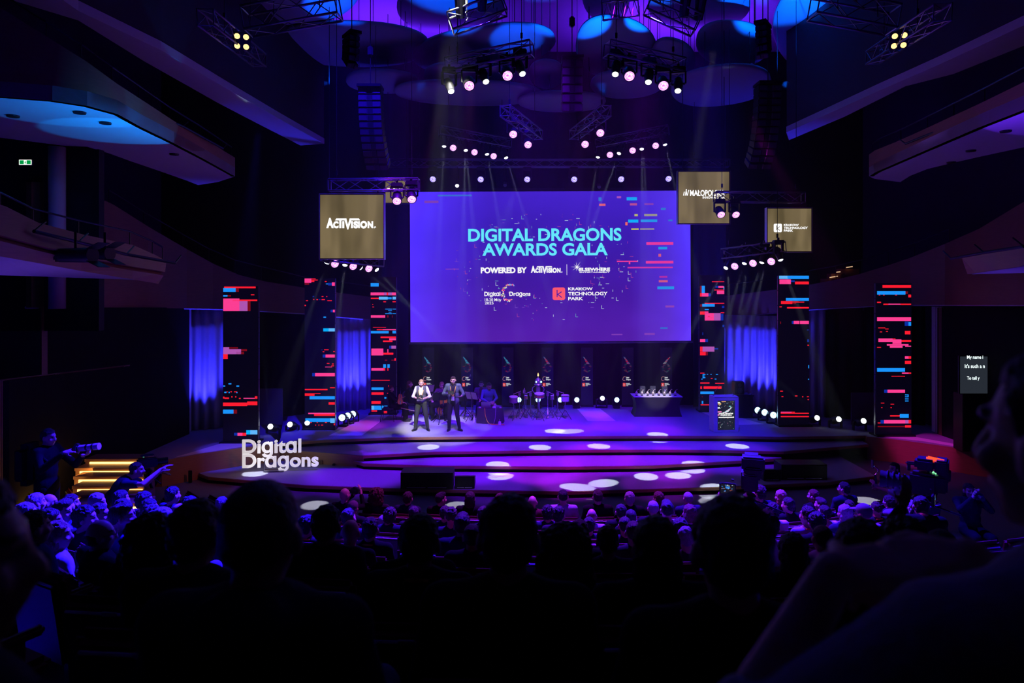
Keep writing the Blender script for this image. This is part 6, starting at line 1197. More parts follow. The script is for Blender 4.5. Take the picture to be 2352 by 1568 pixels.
# px, py of the head top, distance, hair, hair colour, garment, its colour, pose, extra turn in degrees, flags (g glasses, y lanyard)
AUD = """84,1134,8.6,bob,g,jacket,dark,n,20 113,1135,8.8,ring,n,shirt,navy,r,22 165,1137,9.2,curls,n,shirt,dark,r,20 60,1156,6.9,short,g,jacket,dark,r,20,g 152,1147,8.0,short,n,shirt,navy,R,18 143,1152,7.2,quiff,n,shirt,blue,R,18
115,1170,6.2,short,n,jacket,navy,r,24,y 80,1176,4.75,short,k,jacket,navy,n,26 133,1199,5.6,long,b,shirt,pale,r,24 196,1164,6.2,curls,k,shirt,dark,R,10 228,1158,7.3,short,n,shirt,navy,R,16 224,1134,8.8,bob,g,jacket,navy,R,14 278,1127,9.2,long,k,shirt,black,n,14
231,1194,4.9,ring,k,jacket,black,r,26,g 284,1147,7.6,short,n,shirt,navy,R,10 280,1159,5.8,quiff,n,shirt,blue,r,24,g 332,1131,9.0,curls,k,shirt,dark,n,14 344,1147,8.2,long,k,shirt,black,r,14 397,1119,9.4,short,k,tee,navy,n,12
350,1162,7.4,curls,n,shirt,dark,r,14 375,1167,6.7,short,g,shirt,navy,r,14 413,1156,8.4,ring,n,shirt,navy,r,8 438,1142,8.8,curls,k,shirt,dark,r,8 510,1142,10.6,short,g,shirt,dark,n,0 304,1227,5.4,short,k,jacket,black,d,16
866,1122,11.8,curly,r,shirt,dark,n,0 937,1130,11.8,short,n,jacket,navy,n,0 1013,1132,11.8,quiff,k,jacket,black,R,0 1080,1130,11.8,long,n,jacket,black,n,0 1148,1134,11.8,bob,r,shirt,dark,n,0 1223,1139,11.8,bald,n,jacket,burg,n,0
1293,1124,11.8,crew,k,shirt,pale,n,0 1373,1126,11.8,quiff,n,jacket,black,n,0 1446,1130,11.8,short,g,jacket,black,n,0 1512,1130,11.8,bob,r,jacket,black,l,0 1580,1130,11.8,crew,g,jacket,navy,n,0 1661,1124,11.8,crew,n,jacket,dark,l,0,g
1743,1116,11.8,curls,n,shirt,navy,l,0,g 1793,1126,11.8,long,b,jacket,black,n,0 1868,1125,11.8,long,r,jacket,black,l,0,g 1938,1108,11.8,short,k,jacket,navy,l,5,g
811,1152,10.6,beanie,h,jacket,navy,n,0 951,1164,10,short,n,jacket,dark,n,0 895,1167,9.8,curls,n,jacket,navy,t,0 1022,1163,10.4,short,n,shirt,navy,n,0 1258,1162,10.4,curls,k,shirt,navy,n,0 1284,1164,9.4,short,k,shirt,dark,r,0 1359,1169,10.4,bald,n,shirt,pale,n,0 1426,1159,10.4,short,k,jacket,black,n,0
1449,1170,9.6,crew,k,jacket,black,n,0 1500,1150,10.4,crew,g,jacket,black,n,0,y 1532,1151,9.6,quiff,k,shirt,pale,n,0 1583,1160,9.4,bob,r,shirt,black,l,0 1810,1144,10.4,short,k,jacket,black,l,0 1774,1157,9.6,curls,k,shirt,white,h,0 1885,1144,10.4,quiff,n,jacket,black,l,0 1893,1162,9.0,short,k,shirt,white,l,0 1950,1149,10.4,short,n,shirt,blue,n,0
2040,1139,10.4,curls,n,shirt,dark,n,0 2012,1154,9.6,flat,n,shirt,black,n,0,y 1983,1159,8.8,cap,h,shirt,pale,l,0 1940,1160,8.6,long,g,hoodie,navy,n,0 2095,1150,10.0,long,g,shirt,white,n,0 2070,1161,9.2,crew,k,shirt,dark,n,0
800,1169,8.8,short,k,shirt,navy,n,0 880,1183,9.6,crew,g,shirt,dark,n,0,y 806,1176,9.6,bald,n,shirt,dark,n,0 1037,1167,8.8,flat,n,shirt,navy,n,0 1110,1164,9.6,short,n,shirt,navy,n,0 1353,1189,8.8,short,k,shirt,navy,n,0 1435,1187,8.2,crew,k,shirt,navy,n,0 1855,1164,8.2,short,k,shirt,pale,l,0,y 1875,1179,7.2,curls,k,jacket,black,n,0 2055,1171,7.2,flatcap,h,shirt,dark,n,0
706,1186,7.2,curls,k,shirt,dark,r,0,y 851,1191,6.5,short,k,jacket,black,n,0,y 1062,1181,6.8,quiff,n,hoodie,navy,n,0,y 1455,1197,6.4,crew,n,shirt,dark,n,0 1575,1211,6.2,short,g,shirt,dark,d,0 1562,1191,7.4,bob,k,shirt,black,n,0 1760,1174,5.8,short,k,shirt,white,l,0 1950,1200,6.2,bald,g,shirt,pale,n,0
805,1194,5.6,bald,n,shirt,dark,n,0,y 1085,1204,5.4,crew,n,jacket,dark,n,0 1888,1207,5.2,crew,k,hoodie,pale,n,0 1330,1196,5.2,short,k,jacket,black,n,0 1395,1210,5.0,short,k,shirt,navy,n,0,g
750,1164,4.2,short,k,jacket,dark,n,0 2160,1217,3.6,crew,n,shirt,dark,u,0 950,1193,3.9,short,k,jacket,black,n,-8 1820,1228,3.6,long,n,jacket,black,n,0
965,1187,3.05,short,k,jacket,black,n,0,y 1506,1193,3.0,long,k,jacket,black,n,0 350,1190,3.3,curly,k,jacket,black,n,0
1295,1212,2.55,curly,n,shirt,black,n,0 450,1156,2.4,short,n,jacket,dark,n,0 2070,1196,2.5,curls,n,jacket,black,n,0 1975,1198,2.4,bob,n,jacket,black,n,0
1168,1146,1.95,short,k,jacket,black,w,0 600,1107,1.5,crew,n,hoodie,navy,w,0 1680,1149,1.5,short,k,jacket,black,n,0"""
ROWP = []                                                      # (row, x, y, yaw, z)
def rowd(k): return 1.35+DROW*(k-1)
def seat_yaw(x, y, ex=0.0): return -math.atan2(0.8-x, 25.0-y)-math.radians(ex)
ents = []
AL = sorted(AUD.split(), key=lambda e: float(e.split(',')[2]))
for e in AL:
    f = e.split(','); px, py, d = float(f[0]), float(f[1]), float(f[2]); best = None
    if px < 520 and d > 4:                                     # block beyond the aisle: its own rows, turned to the stage
        for dd in (d, d+.25, d-.25, d+.5, d-.5, d+.75):
            p = P(px, py, dd); near = min([math.hypot(q[1]-p.x, q[2]-p.y) for q in ROWP] or [9]); cost = abs(dd-d)+(3 if near < .40 else 0)
            if best is None or cost < best[0]: best = (cost, int(round((dd-1.35)/DROW+1)), p, max(p.z-1.27, terr(p.x, p.y)[0]-.22), 1.0)
        best = best[:4]+((best[2].z-best[3])/1.27,)
    else:
        for k in range(1, 13):
            dd = d
            for _ in range(12):
                p = P(px, py, dd); ed = CY-math.hypot(p.x-CX, p.y-CY); dd += rowd(k)-ed
            dd = min(max(d, dd-.16), dd+.16); p = P(px, py, dd); z = rowz(k); sc = (p.z-z)/1.27; clash = sum(1 for q in ROWP if math.hypot(q[1]-p.x, q[2]-p.y) < .42)
            cost = abs(dd-d)/d*2.2+1.5*clash+max(0, abs(sc-1)-.09)*6
            if best is None or cost < best[0]: best = (cost, k, p, z, sc)
    _, k, p, z, sc = best; yaw = seat_yaw(p.x, p.y, float(f[8])); ROWP.append((k, p.x, p.y, yaw, z)); ents.append((f, k, p, z, min(1.16, max(.84, sc)), yaw))
rows_ = {}
lb = lambda i: float(ents[i][0][0]) < 520 and float(ents[i][0][2]) > 4
for i, e in enumerate(ents): rows_.setdefault((e[1], lb(i)), []).append(i)
rank = {}
LEFT = lambda x, y: x < -2.0-.17*max(0, y-4)
for k, l in rows_.items():
    for r, i in enumerate(sorted(l, key=lambda i: ents[i][2].x)): rank[i] = r
for i, (f, k, p, z, sc, yaw) in enumerate(ents):
    hair, hc, top, tc, pose = f[3], f[4], f[5], f[6], f[7]; fl = f[9] if len(f) > 9 else ''
    hd = {'bald': 'Bald person', 'beanie': 'Person in a knitted cap', 'cap': 'Person in peaked cap', 'flatcap': 'Person in a flat cap', 'ring': 'Person with thinning hair'}.get(hair, 'Person with %s %s hair' % (HN[hair], CN[hc])); hd = hd.replace('Person in a ', 'Person in '); hd += ', %s %s' % (GN[tc], {'tee': 'T-shirt'}.get(top, top))
    lab = '%s, %s from left in row %d %s' % (hd, ORD[rank[i]], 13-k, 'of side block' if lb(i) else 'from the stage')
    if len(lab.replace(',', ' ').split()) > 16: lab = lab.replace('Person with ', 'Person, ')
    fx_ = [g_ for c, g_ in (('g', glasses), ('y', neckband)) if c in fl]; yb = p.y; J = SITP[pose]; hx, hy = J['head'][0], J['head'][1]
    bx, by = p.x-(math.cos(yaw)*hx-math.sin(yaw)*hy)*sc, p.y-(math.sin(yaw)*hx+math.cos(yaw)*hy)*sc
    person('person', lab, 'sit'+pose, J, (bx, by, z+.53*(1-sc)*0), yaw, top, tc, 'trousers', random.choice(('black', 'denim', 'dark')), hair, hc, sc, .014, group='people seated in the rows', extra=combo(*fx_) if fx_ else None)
    ROWP[i] = (k, bx, by, yaw, z)
# ---- seats: one behind every person, the gaps filled with empty ones
RED = mat('burgundy upholstery', (.16, .018, .03), .8, var=.15, scale=60, bump=.1); SHELL = mat('dark seat shell', (.035, .022, .03), .4, var=.2); EDGE = mat('seat edge metal', (.80, .78, .84), .45, .3); PLATE = mat('number plate', (.7, .68, .7), .35, .3)
def seat_meshes():
    R = {}; tl = Matrix.Rotation(.14, 3, 'X')
    def sh(m, c, d, b): m.box(c, d, R=tl, bev=b)
    m = MB(); sh(m, (0, -.265, .69), (.53, .075, .54), .05); R['backrest'] = m.mesh('backrest', RED, smooth=.6)
    m = MB(); sh(m, (0, -.312, .655), (.47, .03, .50), .03); R['back_shell'] = m.mesh('back_shell', SHELL, smooth=.6)
    m = MB(); sh(m, (0, -.349, .902), (.44, .014, .012), .004); R['edge_strip'] = m.mesh('edge_strip', EDGE)
    m = MB(); sh(m, (0, -.356, .905), (.07, .008, .022), .002); R['number_plate'] = m.mesh('number_plate', PLATE)
    m = MB(); m.box((0, .02, .385), (.48, .46, .09), bev=.035); R['seat'] = m.mesh('seat', RED, smooth=.6)
    m = MB(); m.box((0, -.03, .06), (.10, .22, .56), bev=.01); R['pedestal'] = m.mesh('pedestal', BLKM)
    m = MB(); m.box((0, 0, .60), (.05, .36, .05), bev=.015); m.box((0, -.05, .30), (.035, .28, .58), bev=.01); R['arm'] = m.mesh('armrest', WALNUT)
    return R
SM = seat_meshes(); SEATS = []
for k in range(1, 13):
    Rk = CY-rowd(k); occ = [(x, y, yw, z, True) for (kk, x, y, yw, z) in ROWP if kk == k]; st = .57/Rk; a = -math.radians(27)
    while a < math.radians(27):
        x, y = CX+Rk*math.sin(a), CY-Rk*math.cos(a)
        pxx = 1176+x/max(y, .3)*F; ai = -2.0-.17*max(0, y-4)
        if y > .7 and -60 < pxx < 2420 and not (ai-.45 < x < ai+.45) and not (x > 4.4 and y > 8.2 and pxx > 2110) and min([math.hypot(x-o[0], y-o[1]) for o in occ] or [9]) > .53 and min(math.hypot(x-o[1], y-o[2]) for o in ROWP) > .62:
            occ.append((x, y, seat_yaw(x, y, 18 if x < ai else 0), rowz(k), False)); a += st
        else: a += st*.25
    occ.sort(key=lambda o: o[0])
    for i, (x, y, yw, z, full) in enumerate(occ):
        t = thing('auditorium_seat', '%s burgundy seat, %s from the left in row %d from the stage' % ('occupied' if full else 'empty', ORD[min(i, 34)], 13-k), 'seat', (x, y, z), yw, 'burgundy auditorium seats')
        for nm in ('backrest', 'back_shell', 'edge_strip', 'number_plate', 'seat', 'pedestal'): link(nm, SM[nm], t)
        for s in (-1, 1): o = link('armrest', SM['arm'], t, (s*.268, 0, 0))
# ---------------------------------------------------------------- hosts, musicians and camera crew
def at_stage(px, d, z=SZ): return (P(px, 900, d).x, d, z)
def tablet(label, loc, rz, tilt, w=.20, h=.145):
    t = thing('tablet', label, 'tablet', loc, rz); R = Matrix.Rotation(tilt, 3, 'X'); m = MB(); m.box((0, 0, 0), (w, .010, h), R=R, bev=.004); m.build('case', BLK, t); m = MB(); m.box(R @ V(0, .007, 0), (w*.9, .002, h*.86), R=R); m.build('screen', emis('tablet glow', (.10, .10, .12), .6), t)
JA = stand(hr=(2, -20, 0), head=(0, .045, 1.595), eL=(-.285, -.01, 1.13), wL=(-.085, .225, 1.09), hdL=(.7, .5, .15), hnL=(.4, 0, 1), eR=(.285, -.01, 1.13), wR=(.105, .225, 1.10), hdR=(-.7, .5, .25), hnR=(-.2, .2, 1), kL=(-.155, .05, .50), kR=(.155, .05, .50), aL=(-.21, 0, .095), aR=(.20, .02, .095), tL=(-.45, 1, 0), tR=(.5, 1, 0), open=.08)
BEARDR = mat('ginger beard', (.30, .13, .05), .7); BEARDN = mat('brown beard', (.14, .08, .05), .7)
la = at_stage(968, 22.45)
person('person', 'Host in a white shirt and grey vest reading from a tablet', 'hostA', JA, la, PI, ['rolled', 'vest'], ['white', 'vest'], 'trousers', 'olive', 'crew', 'b', .985, .0085, face=True, extra=combo(beard(BEARDR), lanyard(False)))
tablet('black tablet held by the host in the grey vest', (la[0]-.02, la[1]-.30, la[2]+1.145), PI, -.55)
JB = stand(wide=1.06, fat=1.12, hr=(-4, -10, 3), head=(0, .035, 1.60), sL=(-.185, -.01, 1.42), sR=(.185, -.01, 1.42), eR=(.315, -.03, 1.16), wR=(.12, .24, 1.195), hdR=(-.75, .35, .2), hnR=(0, .2, 1), eL=(-.33, .0, 1.15), wL=(-.29, .25, 1.14), hdL=(.45, .8, -.12), hnL=(.2, -.2, 1), hcL=.4, kL=(-.13, .05, .50), kR=(.12, .06, .50), aL=(-.20, .02, .095), aR=(.13, .03, .095), tL=(-.65, 1, 0), tR=(.15, 1, 0), open=.085)
lb = at_stage(1041, 22.45)
person('person', 'Host in a green-grey blazer with a yellow lanyard and glasses', 'hostB', JB, lb, PI, ['shirt', 'jacket'], ['dark', 'teal'], 'trousers', 'dark', 'quiff', 'n', 1.035, .0085, face=True, extra=combo(glasses, beard(BEARDN), lanyard(True)))
tablet('black tablet held up by the host in the green-grey blazer', (lb[0]-.04, lb[1]-.34, lb[2]+1.30), PI-.15, -.5, .21, .15)
# musicians
RX = -PI/2
stage_chair(893, 24.0, RX, 'dark chair under the violin player, in front of an LED tower'); stage_chair(1018, 24.55, PI, 'dark chair under the cello player'); stage_chair(1107, 24.75, PI, 'dark chair under the man in the violet jacket'); stage_chair(941, 24.9, RX, 'dark chair under the long-haired player behind the hosts'); stage_chair(1121, 24.35, PI+.2, 'dark chair behind the laptop table')
JV = sit(hr=(-10, -8, 0), eR=(.24, .14, .78), wR=(.12, .36, .70), hdR=(-.1, 1, -.2), eL=(-.25, .10, .76), wL=(-.10, .30, .78), hdL=(.3, .6, .6))
lv_ = at_stage(902, 24.0); person('person', 'Violin player in black sitting sideways with an upright violin and a bow', 'violin', JV, lv_, RX, 'shirt', 'black', 'skirt', 'black', 'bob', 'r', .97, .011, group=None)
def violin(label, loc, rz, s=1.0, tilt=0.0, spin=0.0, name='violin'):
    t = thing(name, label, name, loc, rz); R = Matrix.Rotation(tilt, 3, 'X') @ Matrix.Rotation(spin, 3, 'Z'); VW = mat('violin varnish', (.42, .12, .03), .25, var=.3, scale=5); m = MB(); prof = []
    for k in range(36):
        a = 2*PI*k/36; z = .18*math.cos(a); w_ = (.075+.028*(z < 0)*1.0)*abs(math.sin(a))**.6*(1-.33*math.exp(-((z-.0)/.05)**2)); prof.append((math.copysign(w_, math.sin(a)), z))
    vs = [R @ V(x, -.02, z)*s for x, z in prof]+[R @ V(x, .02, z)*s for x, z in prof]; n = 36; m.add(vs, [(i, (i+1) % n, n+(i+1) % n, n+i) for i in range(n)]+[tuple(range(n)), tuple(range(2*n-1, n-1, -1))]); m.build('body', VW, t)
    m = MB(); m.tube(R @ V(0, -.03, .05)*s, R @ V(0, -.035, .36)*s, .014*s, .011*s, 8); m.ell(R @ V(0, -.03, .38)*s, (.016*s, .02*s, .03*s), 10, 8); m.build('neck', BLK, t)
    m = MB(); m.box(R @ V(0, -.035, -.06)*s, (.045*s, .012*s, .03*s), R=R); m.box(R @ V(0, -.034, -.13)*s, (.03*s, .01*s, .09*s), R=R)
    for x in (-.009, -.003, .003, .009): m.tube(R @ V(x, -.045, -.1)*s, R @ V(x*.6, -.045, .35)*s, .0009*s, n=4)
    m.build('string', CHROME, t)
    m = MB()
    for k in (-1, 1):
        m.tube(R @ V(k*.03, -.0215, -.035)*s, R @ V(k*.024, -.0215, .02)*s, .004*s, n=5)
    m.build('sound_hole', BLK, t); return t
violin('small varnished violin held upright beside the seated player', (P(919.5, 913, 23.75).x, 23.72, P(919.5, 916, 23.75).z), .35, 1.0, .08)
a, b = P(921, 936, 23.6), P(957, 944, 23.4); t = thing('violin_bow', 'thin violin bow held out low behind the host in the vest', 'bow', a); m = MB(); m.tube((0, 0, 0), b-a, .006, .004, 6); m.build('stick', mat('bow wood', (.35, .12, .05), .4), t); m = MB(); m.tube(V(0, 0, -.02), b-a+V(0, 0, -.012), .003, n=4); m.build('hair', WHITEP, t)
J2 = sit(hr=(-20, 0, 0), eR=(.24, .12, .76), wR=(.10, .34, .78), hdR=(-.2, 1, .1), eL=(-.25, .12, .80), wL=(-.08, .34, .86), hdL=(.2, 1, .2))
person('person', 'Long-haired player in black partly hidden behind the host in the vest', 'violin2', J2, at_stage(945, 24.9), RX+.3, 'shirt', 'black', 'trousers', 'black', 'long', 'r', 1.0, .011)
JC = sit(hr=(10, -6, 0), eR=(.28, .08, .78), wR=(.26, .34, .72), hdR=(-.2, .6, -.6), eL=(-.27, .10, .86), wL=(-.14, .26, 1.02), hdL=(.4, .2, .6), kL=(-.26, .42, .53), kR=(.26, .42, .53), aL=(-.24, .42, .10), aR=(.24, .42, .10))
lc = at_stage(1014, 24.55); person('person', 'Blond cello player in dark clothes behind the green blazer host', 'cello', JC, lc, PI-.1, 'shirt', 'purple', 'skirt', 'black', 'long', 'b', 1.0, .010)
violin('orange-brown cello leaning between the player and the green blazer host', (P(1017, 932, 24.1).x, 24.12, P(1017, 932, 24.1).z), .25, 2.05, .28, 0, 'cello')
JM = sit(hr=(-6, -8, 0), eL=(-.26, .02, .74), wL=(-.06, .26, .66), hdL=(.8, .6, -.1), eR=(.26, .02, .74), wR=(.06, .27, .66), hdR=(-.8, .6, -.1), open=.06)
person('person', 'Seated man in a violet jacket with folded hands behind the laptop table', 'seatedman', JM, at_stage(1105.5, 24.75), PI+.05, ['shirt', 'jacket'], ['burg', 'purple'], 'trousers', 'navy', 'quiff', 'n', 1.0, .010, extra=beard(BEARDN))
JD = sit(hip=(0, 0, .53), neck=(0, .10, 1.0), head=(0, .16, 1.12), hr=(12, -22, 0), sL=(-.18, .08, .95), sR=(.18, .08, .95), eL=(-.26, .18, .72), wL=(-.10, .40, .64), eR=(.26, .18, .72), wR=(.10, .40, .64))
person('person', 'Man in a blue shirt and pale trousers bending over the laptop', 'laptopman', JD, at_stage(1121, 24.35), PI+.25, 'shirt', 'blue', 'trousers', 'beige', 'short', 'k', 1.06, .010, skin=SKIND)
# crew with cameras
CAMB = mat('camera body', (.02, .02, .024), .4)
def photo_camera(label, loc, rz, pitch=0.0, lens=.16, lc=None, r=.035):
    t = thing('photo_camera', label, 'camera', loc, rz); t.rotation_euler = (pitch, 0, rz); m = MB(); m.box((0, 0, 0), (.14, .07, .10), bev=.015); m.box((0, .0, .058), (.06, .06, .03), bev=.01); m.build('body', CAMB, t); m = MB(); m.tube((0, .03, 0), (0, .03+lens, 0), r, r*1.08, 16); m.build('lens', lc or CAMB, t, smooth=.6)
    if lc: m = MB(); m.tube((0, .03+lens*.35, 0), (0, .03+lens*.45, 0), r*1.09, r*1.09, 16); m.tube((0, .03+lens*.66, 0), (0, .03+lens*.74, 0), r*1.12, r*1.12, 16); m.build('lens_ring', BLK, t)
    return t
JP = stand(hr=(0, -4, 0), eL=(-.22, .26, 1.16), wL=(-.05, .50, 1.34), hdL=(.3, .9, .2), hnL=(.1, 0, 1), hcL=1.0, eR=(.26, .12, 1.20), wR=(.12, .36, 1.42), hdR=(-.35, .8, .2), hnR=(-.6, 0, -.6), hcR=1.0)
lp_ = P(108, 1000, 10.0); zf = 1.66; m = MB(); m.box((lp_.x-.6, lp_.y, zf-.7), (2.4, 1.4, 1.4)); struct(m.build('trim_9', BLACKWALL), 'black riser under the photographer by the lit stairs')
def backpack(o, J): m = MB(); m.box((0, -.26, 1.22), (.40, .28, .58), bev=.09); m.build('backpack', CLO['black'], o); m = MB(); [m.cap((s*.13, -.12, 1.45), .022, (s*.15, .12, 1.30), .02) for s in (-1, 1)]; m.build('strap', CLO['black'], o)
person('person', 'Photographer in black with a backpack standing by the lit stairs, aiming a white lens', 'photog', JP, (lp_.x, lp_.y, zf), RX-.1, 'jacket', 'black', 'trousers', 'black', 'short', 'k', 1.04, .012, extra=backpack)
pc = P(178, 1030, 9.95); photo_camera('camera with a long white lens aimed at the stage beside the lit stairs', pc, RX-.05, .12, .30, mat('white lens barrel', (.62, .60, .62), .4), .045)
JO = stand(hip=(0, -.10, .88), neck=(0, .22, 1.30), head=(0, .33, 1.40), hr=(-15, 4, 0), sL=(-.19, .18, 1.24), sR=(.19, .18, 1.24), eR=(.36, .42, 1.26), wR=(.22, .66, 1.42), hdR=(-.2, .8, .4), eL=(-.24, .44, 1.10), wL=(-.04, .62, 1.30), hdL=(.2, .8, .4), kL=(-.13, .12, .48), kR=(.13, .05, .48), aL=(-.14, .02, .095), aR=(.14, -.12, .095))
lo_ = P(258, 1100, 10.4); zo = P(265, 1068, 10.4).z-1.51
def back_print(o, J):
    m = MB(); R = Matrix.Rotation(-.64, 3, 'X'); co, fs = text_mesh('BOMBFLOW', .02); lo2, hi2 = co.min(0), co.max(0); k = .19/(hi2[0]-lo2[0]); vs = []
    for q in co: vs.append(V(-.02, -.005, 1.20)+V((q[0]-(hi2[0]+lo2[0])/2)*k, -.0, 0)+Matrix.Rotation(.9, 3, 'X') @ V(0, (q[1])*k, .02)); 
    m.add([(v.x, v.y, v.z) for v in vs], fs); m.build('back_lettering', mat('print', (.6, .6, .7), .6), o)
person('person', 'Camera operator in a dark T-shirt bending with one arm stretched to a camcorder', 'operator', JO, (lo_.x, lo_.y, zo), RX+.45, 'tee', 'navy', 'trousers', 'black', 'short', 'n', 1.0, .012)
def tripod_thing(label, loc, h, r=.42): t = thing('camera_tripod', label, 'tripod', loc); m = MB(); [(m.tube((0, 0, h), (r*.55*math.cos(a_), r*.55*math.sin(a_), h*.45), .022, n=8), m.tube((r*.5*math.cos(a_), r*.5*math.sin(a_), h*.5), (r*math.cos(a_), r*math.sin(a_), .01), .015, n=8)) for a_ in (.4, 2.5, 4.6)]; m.build('legs', BLKM, t); m = MB(); m.lathe([(.05, h-.05), (.06, h), (.08, h+.04), (.05, h+.07)], n=14); m.tube((0, 0, h), (.35, -.25, h-.1), .012, n=6); m.build('head', BLK, t); return t
cc = P(338, 1062, 11.0); zt = terr(cc.x, cc.y)[0]-.22; tripod_thing('tripod under the camcorder beside the bending operator', (cc.x, cc.y, zt), cc.z-.10-zt-.07)
t = thing('camcorder', 'black camcorder on the tripod in front of the bending operator', 'camera', cc, RX+.5); m = MB(); m.box((0, 0, 0), (.12, .30, .15), bev=.02); m.box((0, .0, .12), (.04, .2, .03), bev=.01); m.build('body', CAMB, t); m = MB(); m.tube((0, .15, 0), (0, .30, 0), .05, .055, 14); m.build('lens', CAMB, t); m = MB(); m.box((-.12, -.05, .03), (.10, .02, .07)); m.build('side_screen', emis('cam screen', (.05, .25, .18), .7), t)
JK = sit(hr=(0, 6, 0), hip=(0, -.1, .42), neck=(0, .0, .93), head=(0, .05, 1.06), sL=(-.18, 0, .88), sR=(.18, 0, .88), eR=(.26, .22, .92), wR=(.10, .34, 1.10), hdR=(-.2, .3, .8), eL=(-.26, .2, .9), wL=(-.08, .34, 1.08), kL=(-.15, .32, .42), kR=(.15, .32, .42), aL=(-.15, .0, .10), aR=(.15, .0, .10))
lk = P(318, 1120, 11.7); person('person', 'Crouching person in black behind the camcorder tripod, arms raised to the camera', 'kneel', JK, (lk.x, lk.y, P(318, 1080, 11.7).z-1.17), RX+.4, 'shirt', 'black', 'trousers', 'black', 'short', 'k', 1.0, .013)
# woman filming with a phone on a gimbal
JG = stand(hr=(8, 2, 0), eL=(-.22, .22, 1.20), wL=(-.05, .42, 1.26), hdL=(.2, .5, .7), hnL=(1, 0, 0), eR=(.22, .20, 1.16), wR=(.05, .40, 1.20), hdR=(-.2, .5, .7), hnR=(-1, 0, 0))
lg = P(2056, 1063, 12.6); zg = lg.z-1.71*.93; person('person', 'Woman in a pale blouse holding up a phone on a gimbal, in profile', 'gimbalw', JG, (lg.x, lg.y, zg), PI/2+.15, 'rolled', 'pale', 'trousers', 'dark', 'bob', 'k', .93, .010)
g_ = P(2010, 1098, 12.5); t = thing('phone_gimbal', 'phone on a hand gimbal held up by the woman in the pale blouse', 'phone gimbal', g_); m = MB(); m.tube((.02, 0, -.10), (0, 0, .06), .018, .02, 10); m.build('grip', CAMB, t); m = MB(); m.path([V(0, 0, .06), V(.06, 0, .12), V(.05, 0, .17), V(-.02, 0, .22)], .012, 8); m.build('arm', CHROME, t); m = MB(); m.box((-.05, 0, .26), (.012, .075, .15), bev=.004); m.build('phone', CAMB, t)
# photographer facing the audience, near the caption screen
JF = sit(hr=(0, 4, 0), eL=(-.24, .16, .90), wL=(-.075, .22, 1.12), hdL=(.35, -.1, .8), hnL=(1, -.2, 0), eR=(.24, .16, .90), wR=(.075, .22, 1.12), hdR=(-.35, -.1, .8), hnR=(-1, -.2, 0))
lf = P(2230, 1114, 11.6); zf_ = lf.z-1.27; person('person', 'Long-haired photographer facing the audience with both hands at her camera', 'facing', JF, (lf.x, lf.y, zf_), PI-.15, 'jacket', 'dark', 'trousers', 'black', 'long', 'n', 1.0, .011)
m = MB(); m.box((lf.x, lf.y, zf_/2+.2), (.6, .5, zf_+.38)); tag(m.build('equipment_box', BLK), 'black box the facing photographer sits on', 'box')
photo_camera('camera held to the face of the long-haired photographer', (lf.x-.03, lf.y-.24, zf_+1.15), PI-.15, 0, .10)
# bald man in the front row taking a picture
JT = sit(hr=(-20, 2, 0), eR=(.26, .12, .92), wR=(.17, .20, 1.10), hdR=(-.2, .2, .8), hnR=(-1, 0, 0), eL=(-.24, .14, .90), wL=(.02, .22, 1.08), hdL=(.5, .2, .7), hnL=(1, 0, 0))
lt = P(796, 1119, 11.6); zt2 = lt.z-1.27; person('person', 'Bald man with a dark harness in front of the seats raising a small camera', 'frontphoto', JT, (lt.x, lt.y, zt2), seat_yaw(lt.x, lt.y), 'shirt', 'black', 'trousers', 'black', 'bald', 'k', 1.0, .011)
photo_camera('small camera raised by the bald man in front of the seats', (P(813, 1128, 11.75).x, 11.80, P(813, 1129, 11.75).z), -.2, 0, .06)
m = MB(); m.box((lt.x, lt.y, zt2/2+.2), (.5, .45, zt2+.38)); tag(m.build('equipment_box', BLK), 'black box the bald man with the small camera sits on', 'box')
